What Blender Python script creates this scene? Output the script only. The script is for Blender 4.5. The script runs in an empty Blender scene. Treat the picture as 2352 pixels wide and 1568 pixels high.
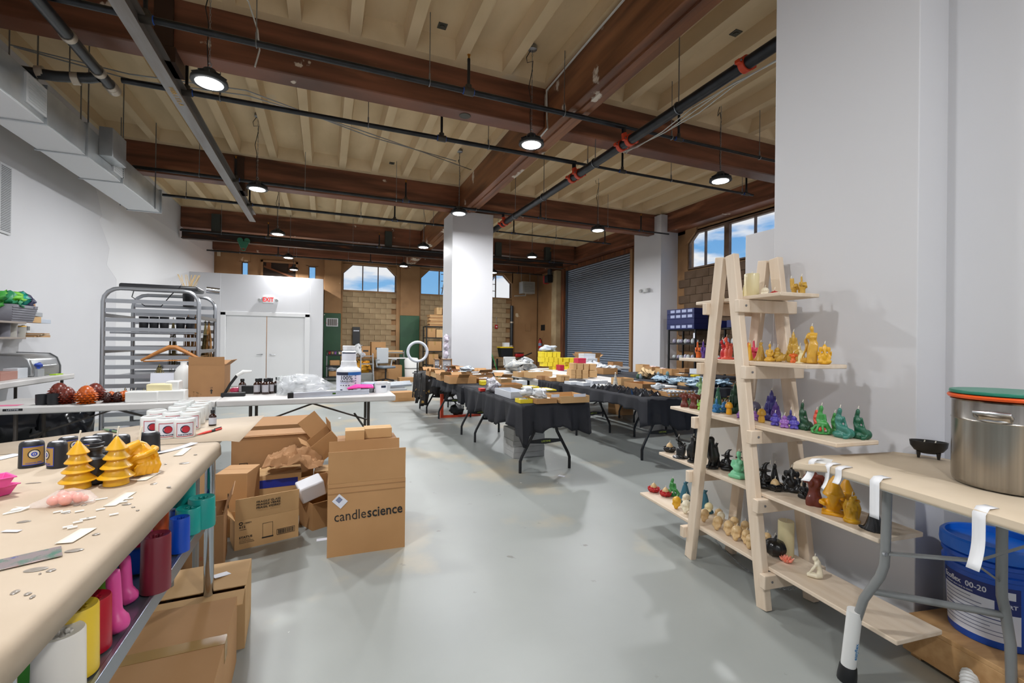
import bpy, bmesh, math, random
from mathutils import Vector, Matrix, noise as mnoise
random.seed(7)
SC = bpy.context.scene
COL = SC.collection
R = math.radians
# ------------------------------------------------------------------ camera
CAM_H, FPX, YAW, PITCH, ROLL = 1.35, 1050.225, 0.386861, 0.0022963, -0.0119415
def cam_axes():
    f = Vector((math.sin(YAW)*math.cos(PITCH), math.cos(YAW)*math.cos(PITCH), math.sin(PITCH)))
    r = Vector((math.cos(YAW), -math.sin(YAW), 0)); d = f.cross(r)
    c, s = math.cos(ROLL), math.sin(ROLL)
    return c*r+s*d, -s*r+c*d, f
CR, CD, CF = cam_axes()
cam = bpy.data.cameras.new('camera'); camo = bpy.data.objects.new('camera', cam); COL.objects.link(camo)
cam.sensor_width = 36; cam.lens = 36*FPX/2352; cam.clip_start = .02; cam.clip_end = 200
camo.matrix_world = Matrix(((CR.x, -CD.x, -CF.x, 0), (CR.y, -CD.y, -CF.y, 0), (CR.z, -CD.z, -CF.z, CAM_H), (0, 0, 0, 1)))
SC.camera = camo
def ray(x, y): return ((x-1176)/FPX)*CR + ((y-784)/FPX)*CD + CF
O = Vector((0, 0, CAM_H))
def onz(x, y, z): d = ray(x, y); return O + d*((z-CAM_H)/d.z)
def onx(x, y, X): d = ray(x, y); return O + d*(X/d.x)
def ony(x, y, Y): d = ray(x, y); return O + d*(Y/d.y)
def mpp(p): return (Vector(p)-O).dot(CF)/FPX          # metres covered by one photo pixel at that place
# ------------------------------------------------------------------ view, sky
vs = SC.view_settings; vs.view_transform = 'Standard'; vs.look = 'None'; vs.gamma = 1; vs.exposure = 0.0
try: vs.use_curve_mapping = False
except Exception: pass
SC.cycles.use_adaptive_sampling = True; SC.cycles.adaptive_threshold = .05
SC.cycles.max_bounces = 6; SC.cycles.diffuse_bounces = 4; SC.cycles.glossy_bounces = 2; SC.cycles.transmission_bounces = 5
SC.cycles.transparent_max_bounces = 12; SC.cycles.caustics_reflective = False; SC.cycles.caustics_refractive = False
SC.cycles.sample_clamp_indirect = 6; SC.cycles.use_denoising = True
def lin(h):
    h = h.lstrip('#'); o = []
    for i in (0, 2, 4):
        c = int(h[i:i+2], 16)/255; o.append(c/12.92 if c <= .04045 else ((c+.055)/1.055)**2.4)
    return (*o, 1)
W = bpy.data.worlds.new('sky'); SC.world = W; W.use_nodes = True
def sky_nodes():
    nt = W.node_tree; N = nt.nodes; L = nt.links; bg = N['Background']
    tc = N.new('ShaderNodeTexCoord'); sep = N.new('ShaderNodeSeparateXYZ'); L.new(tc.outputs['Generated'], sep.inputs[0])
    g = N.new('ShaderNodeValToRGB'); L.new(sep.outputs['Z'], g.inputs[0])
    e = g.color_ramp.elements; e[0].position = 0; e[0].color = lin('#8fcaf6'); e[1].position = .5; e[1].color = lin('#2f86de')
    m = N.new('ShaderNodeMapping'); m.inputs['Scale'].default_value = (1, 1, 3.2); L.new(tc.outputs['Generated'], m.inputs[0])
    m.inputs['Location'].default_value = (.42, .1, 0)
    n = N.new('ShaderNodeTexNoise'); n.inputs['Scale'].default_value = 3.1; n.inputs['Detail'].default_value = 7; L.new(m.outputs[0], n.inputs['Vector'])
    r = N.new('ShaderNodeValToRGB'); r.color_ramp.elements[0].position = .54; r.color_ramp.elements[1].position = .6; ma = N.new('ShaderNodeMath'); ma.operation = 'MULTIPLY_ADD'; ma.inputs[1].default_value = -.55; ma.inputs[2].default_value = .1; L.new(sep.outputs['Z'], ma.inputs[0])
    ad = N.new('ShaderNodeMath'); L.new(n.outputs['Fac'], ad.inputs[0]); L.new(ma.outputs[0], ad.inputs[1]); L.new(ad.outputs[0], r.inputs[0])       # clouds lie lower in the sky
    mx = N.new('ShaderNodeMixRGB'); L.new(r.outputs[0], mx.inputs[0]); L.new(g.outputs[0], mx.inputs[1]); mx.inputs[2].default_value = (.95, .97, 1, 1)
    L.new(mx.outputs[0], bg.inputs[0]); bg.inputs[1].default_value = .95
sky_nodes()
# ------------------------------------------------------------------ materials
MATS = {}
def M(name, col, rough=.6, metal=0, col2=None, vs=6, vstr=(1, 1, 1), bump=0, bs=None, pos=(.35, .65), trans=0, ior=1.45, emit=0, alpha=1, sss=0, detail=4, coat=0, spec=.5):
    if name in MATS: return MATS[name]
    m = bpy.data.materials.new(name); MATS[name] = m; m.use_nodes = True
    nt = m.node_tree; N = nt.nodes; L = nt.links; b = N['Principled BSDF']
    c = lin(col) if isinstance(col, str) else col
    b.inputs['Base Color'].default_value = c; b.inputs['Roughness'].default_value = rough; b.inputs['Metallic'].default_value = metal
    b.inputs['Specular IOR Level'].default_value = spec
    if trans: b.inputs['Transmission Weight'].default_value = trans; b.inputs['IOR'].default_value = ior
    if alpha < 1: b.inputs['Alpha'].default_value = alpha
    if coat: b.inputs['Coat Weight'].default_value = coat; b.inputs['Coat Roughness'].default_value = .1
    if sss: b.inputs['Subsurface Weight'].default_value = sss; b.inputs['Subsurface Scale'].default_value = .02; b.inputs['Subsurface Radius'].default_value = (1, .6, .35)
    if emit: m.cycles.emission_sampling = 'NONE'; b.inputs['Emission Color'].default_value = c; b.inputs['Emission Strength'].default_value = emit
    if col2 or bump:
        tc = N.new('ShaderNodeTexCoord'); mp = N.new('ShaderNodeMapping'); mp.inputs['Scale'].default_value = vstr; L.new(tc.outputs['Object'], mp.inputs[0])
    if col2:
        n = N.new('ShaderNodeTexNoise'); n.inputs['Scale'].default_value = vs; n.inputs['Detail'].default_value = detail; L.new(mp.outputs[0], n.inputs['Vector'])
        r = N.new('ShaderNodeValToRGB'); r.color_ramp.elements[0].position = pos[0]; r.color_ramp.elements[1].position = pos[1]
        r.color_ramp.elements[0].color = c; r.color_ramp.elements[1].color = lin(col2); L.new(n.outputs['Fac'], r.inputs[0]); L.new(r.outputs[0], b.inputs['Base Color'])
    if bump:
        n2 = N.new('ShaderNodeTexNoise'); n2.inputs['Scale'].default_value = bs or vs; n2.inputs['Detail'].default_value = 4; L.new(mp.outputs[0], n2.inputs['Vector'])
        bp = N.new('ShaderNodeBump'); bp.inputs['Strength'].default_value = bump; bp.inputs['Distance'].default_value = .02; L.new(n2.outputs['Fac'], bp.inputs['Height']); L.new(bp.outputs[0], b.inputs['Normal'])
    return m
def overlay(m, col, vs, pos, vstr=(1, 1, 1), detail=6):
    """a second layer of patches (peeled paint, stains) over a material's colour"""
    nt = m.node_tree; N = nt.nodes; L = nt.links; b = N['Principled BSDF']
    src = b.inputs['Base Color'].links[0].from_socket if b.inputs['Base Color'].links else None
    tc = N.new('ShaderNodeTexCoord'); mp = N.new('ShaderNodeMapping'); mp.inputs['Scale'].default_value = vstr; mp.inputs['Location'].default_value = (3.3, 1.7, .4); L.new(tc.outputs['Object'], mp.inputs[0])
    n = N.new('ShaderNodeTexNoise'); n.inputs['Scale'].default_value = vs; n.inputs['Detail'].default_value = detail; L.new(mp.outputs[0], n.inputs['Vector'])
    r = N.new('ShaderNodeValToRGB'); r.color_ramp.elements[0].position = pos[0]; r.color_ramp.elements[1].position = pos[1]; L.new(n.outputs['Fac'], r.inputs[0])
    mx = N.new('ShaderNodeMixRGB'); L.new(r.outputs[0], mx.inputs[0]); mx.inputs[2].default_value = lin(col)
    if src: L.new(src, mx.inputs[1])
    else: mx.inputs[1].default_value = b.inputs['Base Color'].default_value
    L.new(mx.outputs[0], b.inputs['Base Color']); return m
# ------------------------------------------------------------------ mesh builder
class MB:
    def __init__(s): s.v = []; s.f = []; s.mi = []; s.cur = 0
    def add(s, vs, fs):
        o = len(s.v); s.v += [tuple(v) for v in vs]; s.f += [tuple(i+o for i in f) for f in fs]; s.mi += [s.cur]*len(fs); return s
    def box(s, x0, x1, y0, y1, z0, z1):
        return s.add([(x0,y0,z0),(x1,y0,z0),(x1,y1,z0),(x0,y1,z0),(x0,y0,z1),(x1,y0,z1),(x1,y1,z1),(x0,y1,z1)],
                     [(0,3,2,1),(4,5,6,7),(0,1,5,4),(1,2,6,5),(2,3,7,6),(3,0,4,7)])
    def bc(s, c, d): return s.box(c[0]-d[0]/2, c[0]+d[0]/2, c[1]-d[1]/2, c[1]+d[1]/2, c[2]-d[2]/2, c[2]+d[2]/2)
    def bar(s, a, b, w, h=None, up=(0,0,1)):
        """rectangular bar from a to b, w across and h along up"""
        a, b = Vector(a), Vector(b); h = h or w; t = (b-a).normalized(); u = Vector(up)
        if abs(t.dot(u)) > .98: u = Vector((0,1,0))
        sx = t.cross(u).normalized(); uy = sx.cross(t).normalized(); vs = []
        for p in (a, b):
            for i, j in ((-1,-1),(1,-1),(1,1),(-1,1)): vs.append(p+sx*w/2*i+uy*h/2*j)
        return s.add(vs, [(0,3,2,1),(4,5,6,7),(0,1,5,4),(1,2,6,5),(2,3,7,6),(3,0,4,7)])
    def tube(s, pts, r, n=8, cap=True, closed=False):
        pts = [Vector(p) for p in pts]; k = len(pts); rs = r if isinstance(r, (list, tuple)) else [r]*k
        vs = []; ref = None
        for i, p in enumerate(pts):
            if closed: t = (pts[(i+1) % k]-pts[i-1])
            else: t = (pts[min(i+1, k-1)]-pts[max(i-1, 0)])
            t = t.normalized() if t.length > 1e-9 else Vector((0,0,1))
            if ref is None: ref = Vector((0,0,1)) if abs(t.z) < .9 else Vector((1,0,0))
            a = t.cross(ref)
            if a.length < 1e-6: a = t.orthogonal()
            a.normalize(); bb = a.cross(t).normalized(); ref = bb
            for j in range(n):
                q = 2*math.pi*j/n; vs.append(p+a*rs[i]*math.cos(q)+bb*rs[i]*math.sin(q))
        fs = []
        for i in range(k if closed else k-1):
            i2 = (i+1) % k
            for j in range(n): fs.append((i*n+j, i*n+(j+1) % n, i2*n+(j+1) % n, i2*n+j))
        if cap and not closed: fs += [tuple(range(n-1, -1, -1)), tuple((k-1)*n+j for j in range(n))]
        return s.add(vs, fs)
    def lathe(s, prof, c=(0,0,0), n=16, sx=1, sy=1):
        """profile [(r, z)...] turned about z"""
        vs = []; fs = []; k = len(prof)
        for r, z in prof:
            for j in range(n):
                q = 2*math.pi*j/n; vs.append((c[0]+r*sx*math.cos(q), c[1]+r*sy*math.sin(q), c[2]+z))
        for i in range(k-1):
            for j in range(n): fs.append((i*n+j, i*n+(j+1) % n, (i+1)*n+(j+1) % n, (i+1)*n+j))
        if prof[0][0] > 1e-6: fs.append(tuple(range(n-1, -1, -1)))
        if prof[-1][0] > 1e-6: fs.append(tuple((k-1)*n+j for j in range(n)))
        return s.add(vs, fs)
    def prism(s, poly, a0, a1, ax='y'):
        """polygon (two coordinates) extruded along an axis"""
        n = len(poly); vs = []
        for a in (a0, a1):
            for p, q in poly: vs.append((p, a, q) if ax == 'y' else ((a, p, q) if ax == 'x' else (p, q, a)))
        return s.add(vs, [tuple(range(n)), tuple(range(2*n-1, n-1, -1))]+[(i, i+n, (i+1) % n+n, (i+1) % n) for i in range(n)])
    def ell(s, c, r, nu=12, nv=8, rot=None):
        c = Vector(c); vs = []; fs = []; rx, ry, rz = r if isinstance(r, (tuple, list)) else (r, r, r)
        for i in range(nv+1):
            th = math.pi*i/nv
            for j in range(nu):
                q = 2*math.pi*j/nu; p = Vector((rx*math.sin(th)*math.cos(q), ry*math.sin(th)*math.sin(q), -rz*math.cos(th)))
                vs.append(c+(rot @ p if rot else p))
        for i in range(nv):
            for j in range(nu): fs.append((i*nu+j, i*nu+(j+1) % nu, (i+1)*nu+(j+1) % nu, (i+1)*nu+j))
        return s.add(vs, fs)
    def xf(s, m):
        s.v = [tuple(m @ Vector(v)) for v in s.v]; return s
def mesh(mb, name='m', smooth=40):
    me = bpy.data.meshes.new(name); me.from_pydata(mb.v, [], mb.f)
    bm = bmesh.new(); bm.from_mesh(me); bmesh.ops.remove_doubles(bm, verts=bm.verts, dist=1e-6); bmesh.ops.recalc_face_normals(bm, faces=bm.faces); bm.to_mesh(me); bm.free()
    if any(mb.mi) and len(me.polygons) == len(mb.mi):
        me.polygons.foreach_set('material_index', mb.mi)
    if smooth:
        me.polygons.foreach_set('use_smooth', [True]*len(me.polygons)); me.set_sharp_from_angle(angle=R(smooth))
    me.update(); return me
def wm(o):
    m = Matrix.LocRotScale(o.location, o.rotation_euler, o.scale)
    return (wm(o.parent) @ o.matrix_parent_inverse @ m) if o.parent else m
def ob(name, mb, mat, parent=None, loc=(0,0,0), rot=(0,0,0), bev=0, seg=2, world=False, smooth=40, label=None, cat=None, group=None, kind=None, sub=0, scale=None):
    me = mb if isinstance(mb, bpy.types.Mesh) else mesh(mb, name, smooth)
    o = bpy.data.objects.new(name, me); COL.objects.link(o)
    for q in (mat if isinstance(mat, (list, tuple)) else [mat]):
        if q and len(me.materials) < (len(mat) if isinstance(mat, (list, tuple)) else 1): me.materials.append(q)
    o.location = loc; o.rotation_euler = rot
    if scale: o.scale = (scale,)*3 if isinstance(scale, (int, float)) else scale
    if parent:
        o.parent = parent
        if world: o.matrix_parent_inverse = wm(parent).inverted()
    if bev:
        b = o.modifiers.new('bevel', 'BEVEL'); b.width = bev; b.segments = seg; b.limit_method = 'ANGLE'; b.angle_limit = R(35)
    if sub:
        b = o.modifiers.new('sub', 'SUBSURF'); b.levels = sub; b.render_levels = sub
    return tag(o, label, cat, group, kind)
def tag(o, label=None, cat=None, group=None, kind=None):
    for k, v in (('label', label), ('category', cat), ('group', group), ('kind', kind)):
        if v: o[k] = v
    return o
def thing(name, label, cat, loc=(0,0,0), rz=0, group=None, kind=None):
    o = bpy.data.objects.new(name, None); COL.objects.link(o); o.empty_display_size = .05
    o.location = loc; o.rotation_euler = (0, 0, rz); return tag(o, label, cat, group, kind)
def struct(name, mb, mat, **k): return ob(name, mb, mat, kind='structure', **k)
def copy_tree(o, parent=None):
    c = o.copy(); COL.objects.link(c)
    if parent: c.parent = parent; c.matrix_parent_inverse = o.matrix_parent_inverse
    for ch in list(o.children): copy_tree(ch, c)
    return c
def dup(o, loc, rz=None, label=None, group=None, scale=None):
    c = copy_tree(o); c.location = loc
    if rz is not None: c.rotation_euler = (0, 0, rz)
    if scale: c.scale = (scale,)*3 if isinstance(scale, (int, float)) else scale
    if label: c['label'] = label
    if group: c['group'] = group
    return c
def text_mesh(body, size=1, ext=.0005, align='CENTER', sx=1, bold=0):
    cu = bpy.data.curves.new('t', 'FONT'); cu.body = body; cu.size = size; cu.extrude = ext; cu.align_x = align; cu.align_y = 'CENTER'; cu.resolution_u = 2; cu.offset = bold
    o = bpy.data.objects.new('t', cu); COL.objects.link(o)
    me = bpy.data.meshes.new_from_object(o.evaluated_get(bpy.context.evaluated_depsgraph_get()))
    bpy.data.objects.remove(o); bpy.data.curves.remove(cu)
    if sx != 1:
        for v in me.vertices: v.co.x *= sx
    return me
def lettering(name, body, mat, parent, loc, rot, size, sx=1, align='CENTER', bold=0, label=None):
    """flat print on a surface: the text lies in local XY before rot"""
    me = text_mesh(body, size, .0004, align, sx, bold); me.materials.clear()
    return ob(name, me, mat, parent, loc=loc, rot=rot, label=label)
FRONT = (R(90), 0, 0)        # print that faces -Y
# ================================================================== the building
LX, RX, FY, CZ = -3.5, 8.55, 18.0, 4.76      # left wall, right wall, far wall, underside of the ceiling ribs
BY = -3.2                                      # wall behind the photographer
wall_white = M('white wall paint', '#d0d0d3', .55, col2='#cacace', vs=.5)
mud = M('plaster ceiling', '#dcc49e', .8, col2='#c6ae88', vs=1.6, vstr=(1, .4, 1), bump=.25, bs=9); overlay(mud, '#c8bca6', .9, (.66, .74)); overlay(mud, '#5e5040', 1.1, (.68, .82))
beam_m = M('brown painted beam', '#52301f', .45, col2='#84513a', vs=1.5, vstr=(.5, .5, 5), detail=8); overlay(beam_m, '#a0684a', 1.3, (.6, .72), (.5, .5, 3)); overlay(beam_m, '#cdbfae', 2.6, (.69, .705))
gird_m = M('brown painted girder', '#5e3823', .42, col2='#94603e', vs=1.2, vstr=(5, .5, 5), detail=8); overlay(gird_m, '#d2c7b8', 1.7, (.615, .64))
tan = M('tan wall paint', '#a98259', .75, col2='#96704a', vs=1.2, detail=7); overlay(tan, '#4a3828', .8, (.62, .8)); overlay(tan, '#d6c3a4', 2.2, (.7, .72))
block_m = M('old concrete block', '#a58d6c', .85, col2='#8f7756', vs=1.5, bump=.3, bs=40); overlay(block_m, '#b8a27e', .7, (.5, .65))
mortar = M('mortar', '#8d7a5e', .9)
green = M('green wainscot paint', '#24492f', .45, col2='#2c5537', vs=2); overlay(green, '#cdc8b0', 3.2, (.7, .715))
glass = M('window glass', '#f4fbff', .0, alpha=.06)
frame_m = M('window frame paint', '#7d6654', .6, col2='#5c4636', vs=4)
def floor_mat():
    m = M('grey epoxy floor', '#8a8e8b', .3, col2='#979b98', vs=.9, detail=8, pos=(.3, .7))
    overlay(m, '#aba28e', 1.1, (.58, .7)); overlay(m, '#74766f', 7, (.7, .74)); overlay(m, '#c6c8c4', 14, (.745, .755))
    nt = m.node_tree; N = nt.nodes; L = nt.links; b = N['Principled BSDF']
    n = N.new('ShaderNodeTexNoise'); n.inputs['Scale'].default_value = 1.3; n.inputs['Detail'].default_value = 6
    r = N.new('ShaderNodeMapRange'); r.inputs[3].default_value = .3; r.inputs[4].default_value = .5; L.new(n.outputs['Fac'], r.inputs[0]); L.new(r.outputs[0], b.inputs['Roughness'])
    return m
struct('floor', MB().box(LX-.2, RX+.2, BY-.2, FY+.4, -.1, 0), floor_mat())
# ---- ceiling: slab, ribs running in depth, solid bands beside the beams
ceil = struct('ceiling', MB().box(LX-.2, RX+.2, BY-.2, FY+.4, 4.95, 5.2), mud)
BEAMS = [(1.24, 1.51), (5.53, 5.80), (9.77, 10.03), (14.13, 14.39)]
GX0, GX1 = 2.69, 2.97
bays = [(BY, 1.24), (1.51, 5.53), (5.80, 9.77), (10.03, 14.13), (14.39, FY)]
def rib_mesh(L): 
    return mesh(MB().prism([(-.062,0),(.062,0),(.095,.2),(-.095,.2)], 0, L, 'y'), 'rib')
for y0, y1 in bays:
    rm = rib_mesh(y1-y0-.26)
    for x0, x1 in ((LX, GX0), (GX1, RX)):
        k = math.ceil((x0-.265)/.607+.35)
        while .265+.607*k < x1-.2:
            ob('rib', rm, mud, ceil, loc=(.265+.607*k, y0+.13, CZ)); k += 1
        for ya, yb, s in ((y0, y0+.13, 1), (y1-.13, y1, -1)):
            m = MB(); m.prism([(ya, CZ), (yb, CZ), (yb+(.1 if s > 0 else 0), CZ+.2), (ya-(.1 if s < 0 else 0), CZ+.2)], x0, x1, 'x')
            ob('end_band', m, mud, ceil)
        for xa, xb in ((x0, x0+.07), (x1-.07, x1)):
            ob('edge_band', MB().box(xa, xb, y0+.13, y1-.13, CZ, CZ+.2), mud, ceil)
i = 0
for y0, y1 in BEAMS:
    for xa, xb in ((LX, GX0), (GX1, RX-.45)):
        i += 1; struct('trim_%d' % i, MB().box(xa, xb, y0, y1, 4.24, 5.02), beam_m, bev=.015)
gm = MB().box(GX0, GX1, BY, FY, 4.16, 5.02)
struct('trim_%d' % (i+1), gm, gird_m, bev=.012)
struct('trim_%d' % (i+2), MB().box(GX0+.1, GX0+.17, BY, FY, 4.135, 4.17), gird_m, bev=.004)     # strip under the girder
struct('trim_%d' % (i+3), MB().box(RX-.35, RX+.05, BY, FY, 4.28, 5.02), beam_m, bev=.012)      # edge beam on the right wall
struct('trim_%d' % (i+4), MB().box(LX, RX, FY-.3, FY+.1, 4.32, 5.02), beam_m, bev=.012)        # edge beam on the far wall
# ---- left wall, back wall
wl = struct('wall_left', MB().box(LX-.2, LX, BY, FY, 0, 5.02), wall_white)
struct('wall_back', MB().box(LX-.2, 2.9, BY-.2, BY, 0, 5.02), wall_white)
# ---- far wall: tan part, pilasters, block infill, windows
def hexwin(x0, x1, z0, z1, c): return [(x0, z0), (x1, z0), (x1, z1-c), (x1-c, z1), (x0+c, z1), (x0, z1-c)]
wf = struct('wall_far', MB().box(LX-.2, -.05, FY+.05, FY+.3, 0, 3.5).box(LX-.2, -2.71, FY+.05, FY+.3, 3.5, 5.02).box(-2.51, -.6, FY+.05, FY+.3, 3.5, 5.02).box(-.36, -.05, FY+.05, FY+.3, 3.5, 5.02).box(-2.71, -2.51, FY+.05, FY+.3, 4.02, 5.02).box(-.6, -.36, FY+.05, FY+.3, 4.02, 5.02)
        .box(.5, 8.75, FY+.14, FY+.3, 0, 3.2), [mortar if 0 else tan])
pil = [(-.07, .5), (2.64, 3.37), (5.45, 6.2)]
for x0, x1 in pil:
    ob('pilaster', MB().box(x0, x1, FY-.12, FY+.3, 2.34, 5.02), tan, wf, bev=.01)
    ob('wainscot', MB().box(x0-.005, x1+.005, FY-.13, FY+.3, 0, 2.34), green, wf, bev=.008)
for x0, x1 in ((2.5, 2.64), (.5, .56), (3.37, 3.43), (7.31, 8.5)):                          # jambs beside the windows
    ob('jamb', MB().box(x0, x1, FY-.02 if x0 != 7.31 else FY+.02, FY+.3, 0, 4.4), tan, wf)
# concrete blocks, one by one
bm_ = mesh(MB().box(-.199, .199, 0, .12, 0, .195), 'block'); bmh = mesh(MB().box(-.098, .098, 0, .12, 0, .195), 'block')
def blocks(x0, x1, zt, y):
    r = 0; z = zt-.2032
    while z > .3:
        x = x0+(.2 if r % 2 else .4)
        if r % 2: ob('block', bmh, block_m, wf, loc=(x0+.1, y+random.uniform(-.004, .004), z)); x = x0+.4064
        else: x = x0+.2032
        while x < x1-.1:
            ob('block', bm_, block_m, wf, loc=(x, y+random.uniform(-.005, .005), z)); x += .4064
        r += 1; z -= .2032
blocks(.5, 2.6, 3.2, FY+.04); blocks(3.4, 5.4, 3.2, FY+.04); blocks(6.25, 7.3, 3.2, FY+.04)
def far_window(n, x0, x1, z0, z1, c, mull, y=FY+.08):
    w = struct('window_%d' % n, MB().box(x0, x1, y+.1, y+.106, z0, z1), glass)
    P = hexwin(x0, x1, z0, z1, c)
    # masonry spandrels that close the cut corners and the wall round the opening
    ob('spandrel', MB().prism([(x0-.07, z1-c), (x0, z1-c), (x0+c, z1), (x0+c, z1+.02), (x0-.07, z1+.02)], y-.06, y+.2), tan, w)
    ob('spandrel', MB().prism([(x1+.07, z1-c), (x1, z1-c), (x1-c, z1), (x1-c, z1+.02), (x1+.07, z1+.02)], y-.06, y+.2), tan, w)
    ob('lintel', MB().box(x0-.07, x1+.07, y-.06, y+.2, z1, z1+.4), tan, w)
    m = MB(); k = len(P)
    for a in range(k):
        p, q = P[a], P[(a+1) % k]; m.bar((p[0], y+.08, p[1]), (q[0], y+.08, q[1]), .05, .05, (0, 1, 0))
    ob('window_frame', m, frame_m, w); ob('window_sill', MB().box(x0-.05, x1+.05, y-.08, y+.2, z0-.04, z0), tan, w)
    for xm in mull: ob('mullion', MB().box(xm-.018, xm+.018, y+.06, y+.12, z0, z1), frame_m, w)
    return w
far_window(1, .57, 2.48, 3.22, 4.2, .33, (1.27, 1.83))
w2 = far_window(2, 3.45, 5.4, 3.22, 4.2, .33, (4.2,))
w3 = far_window(3, 6.25, 7.28, 3.22, 4.2, .33, (6.62,))
for w, (xa, xb) in ((w2, (4.2, 5.4)), (w3, (6.0, 6.6))):                                     # tilted hopper vents with bars
    m = MB(); 
    for z in (3.5, 3.78, 4.05): m.bar((xa+.05, FY+.05, z), (xb, FY+.05, z), .025)
    m.bar((xa+.08, FY+.02, 3.25), (xa+.2 if w is w2 else xa+.5, FY-.1, 4.15), .03); ob('vent_bar', m, frame_m, w)
far_window(4, -2.71, -2.51, 3.3, 4.02, .005, ()); far_window(5, -.6, -.36, 3.3, 4.02, .005, ())
dark = M('dark recess', '#2a2019', .9, col2='#3a2c20', vs=2)
op = ob('recess_panel', MB().box(-2.05, -1.02, FY+.03, FY+.06, 3.3, 4.05), dark, wf); 
ob('frame_board', MB().box(-2.12, -2.05, FY-.01, FY+.07, 3.2, 4.12).box(-1.02, -.95, FY-.01, FY+.07, 3.2, 4.12).box(-2.12, -.95, FY-.01, FY+.07, 4.05, 4.12), tan, wf)
ob('rafter', MB().bar((-2.02, FY+.0, 3.9), (-1.05, FY+.0, 3.55), .05, .06).box(-1.95, -1.8, FY-.01, FY+.03, 3.85, 4.04).box(-1.25, -1.12, FY-.01, FY+.03, 3.75, 4.04), M('raw timber', '#6d3d1c', .7), wf)
# ---- right wall
wr = struct('wall_right', MB().box(RX, RX+.2, 15.45, FY+.3, 0, 5.02).box(RX, RX+.2, 9.9, 11.4, 0, 5.02).box(RX, RX+.2, 11.4, 15.45, 4.14, 5.02).box(RX, RX+.2, BY, 9.9, 0, 3.26).box(RX, RX+.2, 9.14, 9.9, 3.26, 5.02).box(RX, RX+.2, BY, 9.9, 4.2, 5.02), tan)
stone = M('dark stained block', '#6d5846', .85, col2='#57432f', vs=2, bump=.3, bs=30)
bx = mesh(MB().box(0, .1, -.199, .199, 0, .195), 'block'); r = 0; z = 3.22-.2032
while z > 1.0:
    y = 9.4-(.2 if r % 2 else .4)
    while y > 6.2: ob('block', bx, stone, wr, loc=(RX-.05+random.uniform(-.006, .006), y, z)); y -= .4064
    r += 1; z -= .2032
WZ0, WZ1 = 3.27, 4.2
rw = struct('window_6', MB().box(RX+.08, RX+.086, 3.0, 9.14, WZ0, WZ1), glass)
ob('window_frame', MB().bar((RX+.05, 9.13, WZ0), (RX+.05, 9.13, 3.93), .07).bar((RX+.05, 9.13, 3.93), (RX+.05, 8.83, WZ1), .07).box(RX, RX+.1, 3, 9.13, WZ1-.06, WZ1+.03).box(RX, RX+.1, 3, 9.13, WZ0-.03, WZ0+.03), frame_m, rw)
ob('spandrel', MB().prism([(9.2, 3.9), (9.2, 4.3), (8.8, 4.3), (8.83, WZ1), (9.13, 3.93)], RX-.04, RX+.12, 'x'), tan, rw)
for y, w in ((7.94, .14), (8.6, .012), (7.2, .012), (6.2, .14), (5.4, .012)): ob('mullion', MB().box(RX+.02, RX+.1, y-w/2, y+w/2, WZ0, WZ1), frame_m, rw)
# far right corner: timber posts and stained plaster beside the roll-up door
rust = M('rusty timber', '#7a4420', .8, col2='#4a2a16', vs=3, vstr=(4, 4, .5))
for y0, y1, d, mt in ((15.5, 15.62, .12, rust), (15.66, 15.8, .08, rust), (15.95, 16.35, .2, block_m)): ob('post', MB().box(RX-d, RX, y0, y1, 0, 4.2), mt, wr)
ob('door_header', MB().box(RX-.06, RX, 11.3, 15.5, 4.12, 4.26), rust, wr)
ob('door_jamb', MB().box(RX-.08, RX, 11.32, 11.44, 0, 4.2), M('raw door timber', '#8d6a45', .7), wr)
# ---- roll-up door, slat by slat
slat_m = M('grey steel slat', '#8e98a8', .3, .35)
rd = struct('door_3', MB().box(RX+.05, RX+.08, 11.44, 15.4, 0, 4.14), M('door shadow gap', '#3c424c', .6))
sl = mesh(MB().prism([(RX+.05, 0), (RX+.005, .012), (RX-.004, .04), (RX+.008, .062), (RX+.05, .07)], 11.44, 15.4, 'y'), 'slat')
for k in range(55): ob('slat', sl, slat_m, rd, loc=(0, 0, .03+k*.0745))
ob('guide_rail', MB().box(RX-.05, RX+.02, 15.38, 15.48, 0, 4.15), M('guide steel', '#5a6672', .4, .7), rd); ob('guide_rail', MB().box(RX-.05, RX+.02, 11.38, 11.45, 0, 4.15), MATS['guide steel'], rd)
# ---- columns
struct('trim_30', MB().box(2.475, 3.395, 9.5, 10.3, 0, 4.16), wall_white, bev=.01)
struct('trim_31', MB().box(8.0, RX+.1, 9.5, 10.62, 0, 4.72), wall_white, bev=.01)
# ---- exit partition with the double door
EY = 15.0
we = struct('wall_exit', MB().box(LX, -2.75, EY, EY+.14, 0, 3.2).box(-.45, -.09, EY, EY+.14, 0, 3.2).box(-2.75, -.45, EY, EY+.14, 2.12, 3.2), wall_white, bev=.006)
ob('return_wall', MB().box(-.23, -.09, EY+.14, FY+.05, 0, 3.2), wall_white, we)
dp = M('white door paint', '#dcdcdd', .4)
metal = M('brushed steel', '#b9bcc0', .3, 1)
for n, (xa, xb, hx) in enumerate(((-2.62, -1.61, -1.72), (-1.59, -.58, -1.48))):
    d = struct('door_%d' % (n+1), MB().box(xa, xb, EY+.05, EY+.095, .01, 2.03), dp, bev=.004)
    ob('door_handle', MB().tube([(hx, EY+.05, .92), (hx, EY-.02, .92)], .012).tube([(hx, EY-.02, .92), (hx+(-.12 if n == 0 else .12), EY-.02, .915)], .011).lathe([(.03, 0), (.03, .01)], (hx, EY+.04, .92)), metal, d)
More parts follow.
